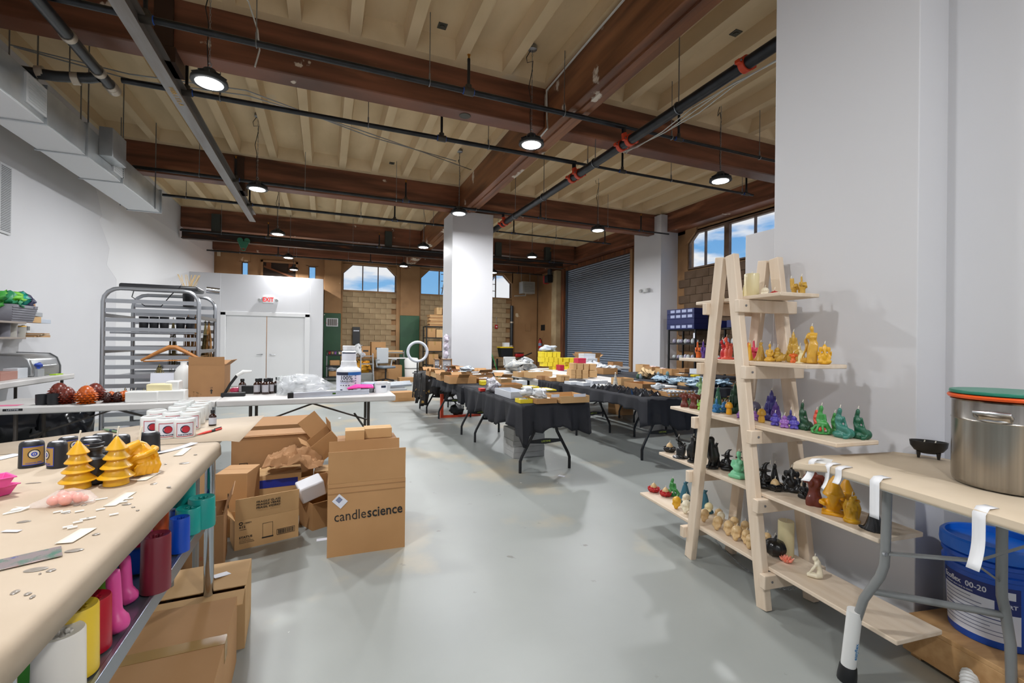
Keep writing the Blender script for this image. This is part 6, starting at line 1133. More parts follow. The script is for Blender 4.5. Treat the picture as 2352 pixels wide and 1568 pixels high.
for k, (x, y, mt, yy) in enumerate(((1705, 378, cone_d, 5.4), (1765, 360, cone_o, 5.5), (1862, 370, cone_d, 5.42), (1935, 358, cone_o, 5.46), (1985, 350, cone_o, 5.55), (2085, 355, cone_d, 5.45), (2150, 345, cone_d, 5.56))):
    p = ony(*ZP(x, y), yy); pinecone((p.x, yy, WT+.0005), .1, mt, 'small %s pinecone candle, %s in the row from the left' % (('dark' if mt is cone_d else 'amber'), ('first', 'second', 'third', 'fourth', 'fifth', 'sixth', 'last')[k]), 'small pinecone candles', 8, 5)
for k, (x, y, h_, yy) in enumerate(((622, 388, 165, 5.36), (810, 392, 175, 5.34))):
    p = ony(*ZP(x, y), yy); s = h_/6.918*mpp(p); t = thing('black_cup', 'matte black cup on the white table, %s' % ('left one', 'right one with a stirrer')[k], 'cup', (p.x, yy+.05, WT+.0005), 0, 'black cups on the white table'); ob('cup', MB().lathe([(0, 0), (s*.46, 0), (s*.5, .02), (s*.5, s), (s*.47, s), (s*.46, .03), (0, .02)], n=28), cup_m, t)
    if k: ob('stirrer', MB().tube([(.0, 0, s*.5), (.08, .0, s*1.5)], .004, 6), white_pl, t)
m = MB(); random.seed(3)
for k in range(90):
    a = random.random(); x = -1.95+a*.85; y = 5.72+random.uniform(-.06, .06); z = WT+.02+random.random()*.05; q = Vector((random.uniform(-1, 1), random.uniform(-1, 1), random.uniform(-.2, .8))).normalized()*.05; s_ = q.cross(Vector((0, 0, 1))).normalized()*.012; m.add([(x, y, z), Vector((x, y, z))+q*.5+s_, Vector((x, y, z))+q, Vector((x, y, z))+q*.5-s_], [(0, 1, 2, 3)])
ob('dried_eucalyptus', m, M('dried leaf', '#7d7a5c', .8, col2='#5c5a44', vs=20), label='dried eucalyptus sprigs lying behind the small pinecones', cat='dried leaves', kind='stuff')
p = ony(*ZP(180, 388), 5.5); ob('pink_note', MB().box(-.1, .1, -.05, .05, 0, .001), M('pink paper', '#e07098', .6), loc=(p.x, 5.42, WT+.001), label='pink paper note at the left end of the white table', cat='paper')
# black bag under the table
bin_m = M('black bin plastic', '#14151a', .22); 
bag((-3.0, 6.5, 0), .75, .6, .6, 'black plastic sack slumped under the left white table', bin_m, 5, 'sack', 'black_sack', amp=.28); bag((-2.62, 6.4, 0), .5, .45, .66, 'second black sack beside the slumped one', bin_m, 9, 'sack', 'black_sack', amp=.25)
# ---------------- aluminium tray rack
alu_r = M('rack aluminium', '#aeb1b6', .3, .85)
RKX0, RKX1, RKY0, RKY1, RKH = -2.27, -1.38, 6.35, 7.2, 1.9
rk = thing('tray_rack', 'tall aluminium tray rack with rounded tops behind the white table', 'rack', (RKX0, RKY0, 0))
for y in (RKY0, RKY1):
    pts = [(RKX0, y, .12), (RKX0, y, RKH-.15)]+[(RKX0+.15-.15*math.cos(a), y, RKH-.15+.15*math.sin(a)) for a in (.4, .8, 1.2, 1.57)]+[(RKX1-.15+.15*math.sin(a), y, RKH-.15+.15*math.cos(a)) for a in (0, .4, .8, 1.2, 1.57)]+[(RKX1, y, .12)]
    ob('end_frame', MB().tube(pts, .022, 10), alu_r, rk, world=True)
    for k in range(16):
        z = RKH-.14-k*.105; ob('tray_runner', MB().box(RKX0+.02, RKX1-.02, y-.012 if y == RKY0 else y-.02, y+.02 if y == RKY0 else y+.012, z-.022, z+.022), alu_r, rk, world=True)
for x in (RKX0, RKX1):
    for z in (RKH-.3, 1.2, .2): ob('side_rail', MB().box(x-.015, x+.015, RKY0, RKY1, z-.02, z+.02), alu_r, rk, world=True)
    for y in (RKY0, RKY1): ob('caster', MB().tube([(x-.018, y, .05), (x+.018, y, .05)], .05, 12).box(x-.01, x+.01, y-.01, y+.01, .05, .13), black, rk, world=True)
tray_m = M('tray aluminium', '#b9bcc2', .3, .8)
for k, z in enumerate((1.13, .92, .5, .3, 1.4)):
    t = thing('sheet_tray', 'flat metal tray in the rack, %s' % ('level with the hanger', 'below the hanger', 'near the table edge', 'lowest', 'upper one')[k], 'tray', (RKX0+.05, RKY0+.03, z), 0, 'trays in the rack'); ob('tray', MB().box(0, RKX1-RKX0-.1, 0, RKY1-RKY0-.06, .0, .004).box(0, RKX1-RKX0-.1, 0, .01, 0, .02), tray_m if k != 0 else card, t)
t = thing('gas_stove', 'black two-burner stove lying on top of the tray rack', 'stove', (-1.85, 6.75, RKH+.022), R(2)); ob('body', MB().box(-.36, .4, -.2, .2, .0, .06), M('dark stove enamel', '#2a2b2e', .35), t, bev=.02)
for x in (-.15, .2): ob('burner', MB().lathe([(0, .06), (.11, .06), (.11, .068), (.09, .07), (0, .07)], (x, 0, 0), 24), black, t)
ob('cable_tie', MB().bar((.2, -.21, .01), (.24, -.2, .075), .012, .004), black, t); ob('power_cord', MB().tube([(-.2, -.22, .02), (-.22, -.25, -.1), (-.1, -.24, -.2), (.05, -.24, -.2), (.15, -.23, -.05), (.2, -.2, .02)], .006, 6), black, t)
t = thing('steel_cup', 'shiny steel cup lying on the rack beside the stove', 'cup', (-1.33, 6.75, RKH+.062), R(10)); ob('cup', MB().tube([(-.06, 0, 0), (.08, 0, -.01)], .04, 16), chrome, t)
for k in range(5): t = thing('black_tumbler', 'black tumbler on the upper rack tray, number %s from the left' % ('one', 'two', 'three', 'four', 'five')[k], 'cup', (-1.98+.1*k+(.06 if k > 2 else 0), 6.6, 1.405), 0, 'black tumblers in the rack'); ob('cup', MB().lathe([(0, 0), (.042, 0), (.046, .2), (.042, .2), (.038, .02), (0, .015)], n=18), cup_m, t)
# hanger with dried bunches
t = thing('clothes_hanger', 'wooden clothes hanger hooked on the tray rack', 'hanger', (-1.62, 6.3, 1.2)); hw = M('hanger wood', '#b97c42', .5)
ob('arm', MB().tube([(-.29, 0, -.1), (-.14, 0, -.01), (-.03, 0, .05), (.03, 0, .05), (.14, 0, -.01), (.29, 0, -.1)], [.014, .02, .026, .026, .02, .014], 8), hw, t); ob('bar', MB().tube([(-.27, 0, -.11), (.27, 0, -.095)], .008, 8), hw, t); ob('hook', MB().tube([(0, 0, .06), (0, 0, .14), (.02, .0, .18), (-.01, .02, .2), (-.03, .03, .17)], .004, 6), metal, t)
dry = M('dried stems', '#8a7a50', .9, col2='#6a6440', vs=30); straw = M('straw bundle', '#b98a52', .8, col2='#94683a', vs=30)
def bunch(loc, L, label, mt, spread=.05, leaf=True, seed=0):
    random.seed(seed+50); m = MB()
    for k in range(26):
        a = Vector((random.uniform(-spread, spread), random.uniform(-spread, spread), -L*random.uniform(.7, 1))); m.tube([(0, 0, 0), a*.5+Vector((a.x*.3, 0, 0)), a], .003, 4)
        if leaf:
            for q in range(3): c = a*random.uniform(.3, 1); v = Vector((random.uniform(-1, 1), random.uniform(-1, 1), random.uniform(-1, .3)))*.03; s_ = v.cross(Vector((0, .3, 1))).normalized()*.01; m.add([c, c+v*.5+s_, c+v, c+v*.5-s_], [(0, 1, 2, 3)])
    t = thing('dried_bunch', label, 'dried plants', loc, 0, 'dried bunches on the rack'); ob('stems', m, mt, t, kind='stuff'); ob('tie', MB().tube([(.012*math.cos(q*.785), .012*math.sin(q*.785), -.03) for q in range(8)], .006, 5, closed=True), black, t)
bunch((-1.74, 6.3, 1.06), .42, 'dried grey leaf bunch clipped below the hanger, left', dry, .1, True, 1); bunch((-1.5, 6.3, 1.08), .5, 'dried grey leaf bunch clipped below the hanger, right', dry, .07, True, 2)
for k, (x, z, L) in enumerate(((-1.82, 1.62, .7), (-1.66, 1.66, .6), (-1.58, 1.66, .75), (-1.47, 1.6, .8), (-1.43, 1.6, .7))): bunch((x, 7.1, z), L, 'dried %s bunch hanging at the back of the rack, %s' % (('herb', 'straw', 'straw', 'herb', 'straw')[k], ('first', 'second', 'third', 'fourth', 'fifth')[k]), (dry, straw, straw, dry, straw)[k], .05, k in (0, 3), 5+k)
random.seed(21); m = MB()
for k in range(16): m.tube([(random.uniform(-.05, .05), random.uniform(-.03, .03), 0), (random.uniform(-.12, .12), random.uniform(-.05, .05), .3)], .004, 5)
t = thing('skewer_bundle', 'bundle of pale wooden sticks standing behind the stove', 'sticks', (-1.66, 7.1, RKH-.02)); ob('sticks', m, M('pale stick', '#cdb48a', .7), t, kind='stuff'); ob('holder', MB().lathe([(0, -.12), (.06, -.12), (.065, .05), (.06, .05), (.05, -.1), (0, -.1)], n=16), cup_m, t)
# ---------------- left wall: high shelves and side table
shelf_g = M('grey laminate', '#9a8f86', .5)
for k, z in enumerate((1.52, 1.345)):
    t = thing('wall_shelf', '%s grey board shelf on the left wall' % ('upper', 'lower')[k], 'shelf', (LX, 6.2, z), 0, 'left wall shelves'); ob('board', MB().box(.0, .31, -1.6, .78, -.022, 0), shelf_g, t, bev=.002)
    for y in (-1.2, .4): ob('bracket', MB().box(0, .26, y-.012, y+.012, -.04, -.022).box(0, .012, y-.012, y+.012, -.2, -.022), white_pl, t)
ZU = lambda x, y: (x/6.029, 650+y/6.029)
def onS(x, y, z, X=-3.33): p = onx(*ZU(x, y), X); return Vector((p.x, p.y, z+.0005))
t = thing('grey_basket', 'grey plastic basket of green gloves on the upper wall shelf', 'basket', (-3.33, onS(150, 480, 1.52).y, 1.52)); gb = M('grey basket plastic', '#6f6f78', .5)
ob('basket', MB().add([(-.1, -.2, 0), (.1, -.2, 0), (.1, .2, 0), (-.1, .2, 0), (-.13, -.24, .19), (.13, -.24, .19), (.13, .24, .19), (-.13, .24, .19)], [(0, 3, 2, 1), (0, 1, 5, 4), (1, 2, 6, 5), (2, 3, 7, 6), (3, 0, 4, 7)]), gb, t).modifiers.new('s', 'SOLIDIFY').thickness = .006
for k in range(6): ob('rib', MB().bar((.105+.004*k, -.205-.006*k, .03+.026*k), (.105+.004*k, .205+.006*k, .03+.026*k), .01, .01), gb, t); ob('rib', MB().bar((-.105-.004*k, .203+.006*k, .03+.026*k), (.105+.004*k, .203+.006*k, .03+.026*k), .01, .01), gb, t)
by = t.location.y
for k, (dy, c) in enumerate(((-.15, '#3f9a3c'), (-.05, '#6fc02c'), (.05, '#1f9a8a'), (.16, '#25284a'), (-.1, '#2a8a5a'))): bag((-3.33+.01*k, by+dy, 1.66+(.04 if k in (1, 2) else 0)), .2, .22, .16, ('green', 'lime', 'teal', 'navy', 'dark green')[k]+' rubber glove heaped in the grey basket', M('glove %d' % k, c, .45), 20+k, 'glove', 'rubber_glove', 'gloves in the basket', amp=.4)
for k, (x, y, w_, h_, d_, mt, z) in enumerate(((385, 515, .2, .075, .14, card_l, 0), (380, 450, .26, .05, .16, M('grey box', '#9da0a4', .5), .077), (540, 520, .2, .05, .12, M('pale blue box', '#b4bcc8', .5), 0), (370, 395, .14, .1, .1, card, .13))):
    p = onS(x, y, 1.52); ob('small_box', MB().box(-d_/2, d_/2, -w_/2, w_/2, 0, h_), mt, loc=(-3.32, p.y, 1.5205+z), rot=(0, 0, R((0, 4, -3, 12)[k])), bev=.003, label=('small cardboard box on the upper wall shelf', 'flat grey box lying on the small cardboard box', 'pale blue box at the end of the upper wall shelf', 'opened cardboard box on top of the stack')[k], cat='box', group='boxes on the upper wall shelf')
for k, (x, y, mt, h_) in enumerate(((130, 840, M('clear tub', '#c6c4bc', .2, alpha=.7), .16), (250, 840, M('clear tub', '#c6c4bc', .2), .12), (205, 845, wax('purple'), .11), (30, 835, gb, .17))):
    p = onS(x, y, 1.345); t = thing('shelf_tub', ('clear tub with amber rim on the lower wall shelf', 'clear tub of yellow resin on the lower wall shelf', 'purple wax figure on the lower wall shelf', 'grey basket at the edge of the lower wall shelf')[k], 'tub', (-3.33, p.y, 1.3455)); ob('tub', MB().lathe([(0, 0), (.06 if k != 2 else .02, 0), (.065 if k != 2 else .025, h_), (0, h_)], n=16), mt, t); ob('lid', MB().lathe([(0, h_), (.068 if k != 2 else .02, h_), (.066 if k != 2 else .01, h_+.012), (0, h_+.012)], n=16), (brass, wax('yellow'), wax('purple'), gb)[k], t)
for k in range(4): ob('flat_package', MB().box(-.11, .11, -.13, .13, 0, .012), (card_l, card_d, M('pale packet', '#c8bda8', .7), card)[k], loc=(-3.32, onS(420, 840, 1.345).y+.02*k, 1.3455+.0125*k), rot=(0, 0, R(7*k-8)), label='flat brown packet in the stack on the lower wall shelf, %s' % ('bottom', 'second', 'third', 'top')[k], cat='packet', group='packets on the lower wall shelf')
t = thing('wall_thermostat', 'white thermostat on the left wall under the shelves', 'thermostat', (LX, onx(57, 745, LX).y, 1.45)); ob('case', MB().box(0, .03, -.06, .06, -.05, .05), white_pl, t, bev=.006); ob('display', MB().box(.03, .032, -.02, .04, -.02, .03), M('grey display', '#7a7c7e', .3), t)
sd = white_table(LX+.04, -2.9, 5.0, 7.36, .9, 'white side table along the left wall with craft supplies', legs=False)
for x in (.08, .5):
    for y in (.1, 2.2): ob('leg', MB().tube([(x, y, 0), (x, y, .86)], .016, 8), legm, sd)
def onD(x, y, z=.9): p = onz(*ZU(x, y), z); p.x = min(max(p.x, -3.4), -2.93); q = onx(*ZU(x, y), p.x); return Vector((p.x, min(q.y, 7.28), z+.0005))
t = thing('bread_bin', 'rounded brushed steel bread bin on the side table', 'bin', (-3.22, 7.0, .9005), 0); bp = [(-.2, 0), (.2, 0), (.2, .1), (.17, .2), (.1, .25), (-.2, .26)]; ob('body', MB().prism(bp, -.26, .3, 'y'), M('satin steel', '#aeb0b2', .3, .8), t, bev=.02); ob('end_panel', MB().prism([(a*1.03, b*1.03) for a, b in bp], .3, .315, 'y'), M('grey end', '#6c6e70', .4), t); ob('handle', MB().tube([(.205, -.12, .12), (.22, -.12, .12), (.22, .16, .12), (.205, .16, .12)], .006, 6), metal, t)
for k, (x, y) in enumerate(((60, 1250), (120, 1270), (60, 1300), (300, 1268), (170, 1285), (20, 1290), (210, 1275))):
    p = onD(x, y); t = thing('taper_candle', 'orange taper candle lying on the side table, %s' % ('first', 'second', 'third', 'rightmost', 'fifth', 'leftmost', 'sixth')[k], 'candle', (p.x, p.y, .915+.02*(k in (0, 4))), R(60+7*k), 'orange taper candles'); ob('body', MB().tube([(-.12, 0, 0), (.12, 0, 0)], .014, 10), wax('orange'), t); ob('tip', MB().tube([(.12, 0, 0), (.14, 0, 0)], [.014, .006], 10), wax_w, t)
p = onD(260, 1250); ob('copper_box', MB().box(-.09, .09, -.17, .17, 0, .085), M('rosy box', '#a87a6e', .5), loc=(-3.12, 6.35, .9005), rot=(0, 0, R(4)), bev=.003, label='rose brown box on the side table behind the tapers', cat='box')
t = thing('tissue_box', 'small grey box with blue tissue on the side table', 'box', (-3.05, 6.85, .9005), R(5)); ob('box', MB().box(-.05, .05, -.08, .08, 0, .085), M('grey box', '#9da0a4', .5), t, bev=.003); bag((-3.05, 6.85, .985), .1, .16, .07, 'crumpled blue tissue on the small grey box', M('blue tissue', '#2f4fb8', .5), 31, 'tissue', 'blue_tissue')
ob('white_box', MB().box(-.06, .06, -.09, .09, 0, .11), M('off white box', '#c6cad0', .5), loc=(-3.1, 6.6, .9005), bev=.003, label='off-white box between the rose box and the grey one', cat='box'); ob('green_note', MB().box(-.03, .03, -.08, .08, 0, .012), M('lime paper', '#a8d024', .5), loc=(-2.97, 7.1, .9005), label='lime green pad at the end of the side table', cat='note pad')
ORD = ('first', 'second', 'third', 'fourth', 'fifth', 'sixth', 'seventh', 'eighth', 'ninth', 'tenth', 'eleventh')
# ================================================================== clothed tables in the middle of the room
cloth_m = M('black tablecloth', '#1b1c22', .8, col2='#22232a', vs=3); fold_leg = M('black table leg', '#1d1e21', .4, .3)
def dark_table(x0, x1, y0, y1, label, z=.74, top=None):
    t = thing('folding_table', label, 'table', (x0, y0, 0), 0, 'folding tables in the middle rows'); w, l = x1-x0, y1-y0
    ob('table_top', MB().box(.01, w-.01, .01, l-.01, z-.05, z), top or top_w, t, bev=.01)
    for y, s in ((.2, 1), (l-.2, -1)):
        for sg in (-1, 1): ob('leg', MB().tube([(w/2+sg*.12, y, z-.04), (w/2+sg*.12, y, .47), (w/2+sg*.135, y, .41), (w/2+sg*.27, y, .17), (w/2+sg*.29, y, .12), (w/2+sg*.29, y, 0)], .016, 9), fold_leg, t)
        b = ob('crossbar', MB().prism([(w/2-.19, .3), (w/2, .285), (w/2+.19, .3), (w/2+.19, .325), (w/2, .34), (w/2-.19, .325)], y-.008, y+.008), fold_leg, t); lettering('badge_print', 'LIFETIME', M('badge lime', '#b8c840', .5), b, (w/2, y-.0088, .312), FRONT, .026, 1.1)
        ob('brace', MB().tube([(w/2, y, .45), (w/2, y+s*.5, z-.05)], .01, 7), fold_leg, t)
    return t
def cloth(x0, x1, y0, y1, z, drops, label, mat=None, seed=0, cat='tablecloth'):
    """cloth over a table: flat top and skirts that fall in folds; drops = front, right, back, left"""
    m = MB(); per = []; nx, ny = 22, 40
    for i in range(nx): per.append((x0+(x1-x0)*i/nx, y0, 0, -1, 0, i/nx))
    for i in range(ny): per.append((x1, y0+(y1-y0)*i/ny, 1, 0, 1, i/ny))
    for i in range(nx): per.append((x1-(x1-x0)*i/nx, y1, 0, 1, 2, i/nx))
    for i in range(ny): per.append((x0, y1-(y1-y0)*i/ny, -1, 0, 3, i/ny))
    n = len(per); K = 7; vs = []
    for k in range(K+1):
        f = k/K
        for j, (x, y, ax, ay, sd, u) in enumerate(per):
            d = drops[sd]; pd = drops[sd-1]; nd = drops[(sd+1) % 4]
            if u < .06: d = (d+pd)/2+.09*min(d, pd)/.25 if min(d, pd) > .06 else min(d, pd)
            elif u > .94: d = (d+nd)/2+.05 if min(d, nd) > .06 else d
            d *= 1+.12*math.sin(j*.35+seed)+.05*math.sin(j*1.3)
            cx = -.7 if sd == 0 and u < .01 else 0
            w = .03*math.sin(j*.9+seed)+.02*math.sin(j*2.1+seed*2); o = (.008+f*(.02+w*1.1*min(1, d/.2)))
            vs.append((x+ax*o+(cx*.02*f), y+ay*o, z-d*f if k else z+.001))
    fs = [(k*n+j, k*n+(j+1) % n, (k+1)*n+(j+1) % n, (k+1)*n+j) for k in range(K) for j in range(n)]
    m.add(vs, fs); m.add([(x, y, z+.001) for x, y, *_ in per], [tuple(range(n))])
    o = ob('tablecloth', m, mat or cloth_m, label=label, cat=cat, group='tablecloths in the middle rows', smooth=60); s = o.modifiers.new('s', 'SOLIDIFY'); s.thickness = .002; s.offset = 1; return o
dark_table(1.8, 2.54, 4.15, 6.1, 'folding table under the nearest black cloth'); cloth(1.79, 2.55, 4.12, 6.15, .742, (.27, .2, .03, .27), 'nearest black tablecloth with long pointed corner', seed=1)
dark_table(1.78, 2.5, 6.25, 8.1, 'folding table under the second black cloth on the left'); cloth(1.76, 2.52, 6.2, 8.15, .742, (.2, .1, .03, .16), 'second black tablecloth on the left row, gathered short', seed=2)
dark_table(1.72, 2.4, 8.35, 9.42, 'folding table under the gold-patterned cloth'); pat = M('patterned dark cloth', '#2a2622', .8, col2='#17161a', vs=14); overlay(pat, '#b08a48', 9, (.66, .68)); overlay(pat, '#8f8f98', 11, (.67, .69)); cloth(1.7, 2.42, 8.32, 9.44, .742, (.4, .2, .03, .52), 'dark tablecloth with gold and silver motifs by the column', pat, 4)
dark_table(3.32, 4.1, 4.15, 6.05, 'folding table under the black cloth nearest the ladder shelf'); cloth(3.3, 4.12, 4.12, 6.15, .742, (.33, .2, .03, .14), 'black tablecloth nearest the ladder shelf with draped corner', seed=3)
dark_table(3.28, 4.06, 6.3, 8.1, 'bare white folding table in the second row'); dark_table(3.3, 4.06, 8.2, 9.4, 'bare white folding table at the back of the second row'); cloth(3.26, 4.0, 6.22, 6.8, .742, (.2, .03, .02, .22), 'short black cloth at the near end of the bare table', seed=6)
dark_table(4.85, 5.6, 4.9, 6.7, 'folding table under the black cloth with blue stones'); cloth(4.83, 5.62, 4.86, 6.74, .742, (.12, .1, .03, .12), 'black tablecloth under the bags of blue stones', seed=5); dark_table(4.9, 5.65, 6.8, 8.7, 'folding table under the far right black cloth'); cloth(4.88, 5.67, 6.78, 8.74, .742, (.05, .1, .03, .13), 'far right black tablecloth under the row of cartons', seed=7); dark_table(4.14, 4.81, 5.3, 7.4, 'folding table hidden between the second and third rows'); dark_table(5.7, 6.85, 6.5, 8.3, 'black-topped table of the fourth row with cartons', top=cloth_m); dark_table(6.95, 7.5, 6.5, 8.3, 'black-topped table beside the metal shelving', top=cloth_m); dark_table(4.14, 4.81, 7.5, 9.1, 'far folding table hidden between the second and third rows'); dark_table(4.3, 5.9, 9.2, 10.0, 'far folding table across the aisle with yellow boxes')
# ---------------- boxes on the tables
ZZ = dict(a=(930, 780, 7.84), b=(1100, 820, 8.4), c=(1180, 780, 9.8), d=(1380, 800, 9.408))
TZm = .745; yel = M('yellow card box', '#e6cf2e', .55); whb = M('white card box', '#cfd3da', .5); rdb = M('crimson card box', '#c02848', .5); GB = 'boxes on the middle tables'
def zp(f, x, y): a = ZZ[f]; return a[0]+x/a[2], a[1]+y/a[2]
def tbox(f, x0, x1, yb, yt, dep, label, mat=None, open_=True, dz=0, rz=0, fill=None, Y=None):
    px, py = zp(f, (x0+x1)/2, yb); p = ony(px, py, Y) if Y else onz(px, py, TZm+dz); k = mpp(p)/ZZ[f][2]; w = (x1-x0)*k; h = max(.02, (yb-yt)*k); loc = (p.x, p.y+dep/2, (p.z if Y else TZm+dz)+.0012)
    t = thing('table_box', label, 'box', loc, R(rz), GB); mat = mat or card
    if open_:
        ob('body', shell(w, dep, h*.8, .005), mat, t)
        if fill: me = mesh(MB().ell((0, 0, 0), (.5, .5, .5), 20, 12)); [setattr(v, 'co', Vector((v.co.x*w*.94, v.co.y*dep*.94, h*.42+max(-.1, v.co.z+mnoise.noise(v.co*9)*.5)*h*.7))) for v in me.vertices]; ob('contents', me, fill, t, kind='stuff')
    else:
        ob('body', MB().box(-w/2, w/2, -dep/2, dep/2, 0, h), mat, t, bev=.004); ob('lid', MB().box(-w/2-.002, w/2+.002, -dep/2-.002, dep/2+.002, h*.72, h+.002), mat, t, bev=.003)
    return t
beads = M('mixed beads', '#3a4668', .4, col2='#d8d4d0', vs=60); shells = M('pale shells', '#d2cabb', .6, col2='#f0ece2', vs=40); stones_g = M('grey stones', '#9aa0a0', .4, col2='#c9cdcf', vs=50); bluest = M('blue stones', '#a9bcc8', .35, col2='#6f8ea6', vs=40); pinkst = M('pink bags', '#d8a49a', .4, col2='#f0e6e6', vs=30); colst = M('bright trinkets', '#5a8f5a', .4, col2='#c85a5a', vs=70)
B = tbox
t = B('b', 1545, 2175, 884, 715, .36, 'large open carton at the near end of the nearest clothed table', card_l); ob('label', MB().box(-.02, .12, -.1815, -.18, .06, .09), lab_w, t)
t = B('b', 1090, 1530, 898, 775, .34, 'low open carton with white tag and bag, beside the large one', card, fill=shells); ob('label', MB().box(.05, .14, -.1715, -.17, .06, .09), lab_w, t)
B('b', 790, 1050, 892, 795, .14, 'small bright yellow box at the corner of the nearest clothed table', yel, fill=beads); B('b', 600, 960, 800, 640, .5, 'long white box open on top, left side of the nearest table', whb); B('b', 480, 855, 610, 505, .25, 'brown open carton behind the long white box', card); B('b', 725, 940, 545, 440, .2, 'white box heaped with pale shells', whb, fill=shells); B('b', 370, 670, 500, 395, .3, 'tan open carton left of the shell box', card_l, fill=stones_g); B('b', 50, 190, 545, 465, .12, 'yellow box left of the clear trinket bag', yel, False); B('b', 0, 320, 500, 390, .25, 'carton of blue and white beads', card, fill=beads); B('b', 25, 130, 662, 610, .08, 'small red box at the left table edge', M('red card', '#c02a20', .5), False)
B('b', 1290, 1510, 655, 625, .3, 'flat yellow tray behind the large open carton', yel, fill=shells); B('b', 860, 1180, 610, 565, .22, 'flat yellow tray with papers in the middle of the table', yel, fill=stones_g); B('b', 610, 760, 792, 700, .12, 'clear container of blue trinkets before the long white box', M('clear tub', '#c6c4bc', .2), fill=bluest)
def tbag(f, x, yb, w_, h_, label, seed, mat=None, dz=0, dep=1):
    px, py = zp(f, x, yb); p = onz(px, py, TZm+dz); k = mpp(p)/ZZ[f][2]; return bag((p.x, p.y+w_*k*.35, TZm+dz+.002), w_*k, w_*k*dep, h_*k*1.1, label, mat, seed, group='bags on the middle tables')
wbag = M('white plastic bag', '#dcdfe2', .35)
tbag('b', 285, 690, 280, 260, 'clear bag of colourful trinkets standing at the table edge', 41, M('trinket bag', '#c2c2c8', .2, col2='#7a5a6a', vs=45, pos=(.5, .7))); tbag('b', 960, 760, 240, 150, 'white plastic bag on the long white box', 42, wbag, .06); tbag('b', 1220, 790, 280, 150, 'white plastic bag spilling from the low open carton', 43, wbag, .05)
# second table on the left
for k, (x0, x1, yb, yt, dep, lab) in enumerate(((800, 1300, 792, 630, .34, 'wide open carton at the near end of the second table'), (640, 800, 740, 600, .3, 'carton with torn flaps left of the wide one'), (560, 640, 690, 560, .3, 'narrow carton third along the second table'), (505, 570, 670, 520, .3, 'narrow carton fourth along the second table'), (440, 505, 655, 490, .3, 'narrow carton last along the second table'), (740, 990, 600, 440, .25, 'pinkish carton standing behind the white bag'), (1390, 1580, 680, 585, .25, 'open carton with dark inside at the right edge'), (1680, 1960, 790, 690, .25, 'plain tan carton beside the bead box'), (1220, 1600, 690, 610, .4, 'flattened open carton in the middle of the second table'), (960, 1200, 640, 560, .3, 'carton of plastic wraps on the second table'))):
    t = B('a', x0, x1, yb, yt, dep, lab, (card, card, card_l, card_l, card, M('pink brown card', '#a8735a', .7), card_d, card_l, card_d, card)[k], fill=(None, shells, None, None, None, None, None, None, stones_g, bluest)[k])
    for sg in (-1, 1): w = (x1-x0)/7.84*.008; ob('flap', MB().box(-.08, .08, -.002, .002, 0, .09), card, t, loc=(0, sg*dep*.5, .09), rot=(R(-sg*55), 0, 0))
tbag('a', 700, 600, 200, 130, 'white plastic bag among the cartons of the second table', 45, wbag); tbag('a', 1150, 580, 240, 90, 'heap of clear wrap at the back of the second table', 46, M('wrap heap', '#c4ccd4', .25), .08)
# ring lamp and display frames
p = ony(*zp('a', 228, 215), 8.7); t = thing('ring_lamp', 'white ring lamp on a stand before the green pilaster', 'lamp', (p.x, 8.7, .745)); k = mpp(p)
ob('ring', MB().tube([(22*k*math.cos(q*.1745), 0, p.z-.745+22*k*math.sin(q*.1745)) for q in range(36)], 3.3*k, 10, closed=True), M('ring diffuser', '#cdd2dc', .4), t); ob('stand', MB().tube([(0, .01, .01), (0, .01, p.z-.745-22*k)], .012, 8), black, t); ob('base', MB().lathe([(0, 0), (.1, 0), (.09, .015), (0, .02)], n=16), black, t)
for k, (x0, x1) in enumerate(((525, 640), (665, 850))):
    a, b = ony(*zp('a', x0, 490), 8.6), ony(*zp('a', x1, 345), 8.6); m = MB(); fw = M('light wood', '#b98d5e', .6); w = b.x-a.x; h = b.z-.745
    t = thing('display_frame', 'small wooden display frame with dark trinkets, %s' % ('left', 'right')[k], 'frame', (a.x, 8.6, .746), 0, 'display frames'); ob('frame', MB().box(0, .012, 0, .05, 0, h).box(w-.012, w, 0, .05, 0, h).box(0, w, 0, .05, h-.012, h).box(0, w, 0, .05, 0, .012), fw, t); ob('back', MB().box(0, w, .05, .055, 0, h), whb, t)
    for j in range(5): ob('trinket', MB().ell((w*(.15+.17*j), .0, h*(.3+.25*(j % 2))), (.02, .015, .025), 6, 5), beads, t)
random.seed(5)
for k in range(9): x, y = 1.76+.065*k, random.uniform(8.38, 8.52); t = thing('table_trinket', 'small ornament on the patterned cloth, %s from the left' % ORD[k], 'ornament', (x, y, .7455), random.random()*3, 'ornaments on the patterned cloth'); h = random.uniform(.05, .12); ob('ornament', MB().lathe([(0, 0), (h*.3, 0), (h*.35, h*.2), (h*.15, h*.5), (h*.22, h*.7), (0, h)], n=9), (shells, wax('tan'), wax('brown'), whb)[k % 4], t)
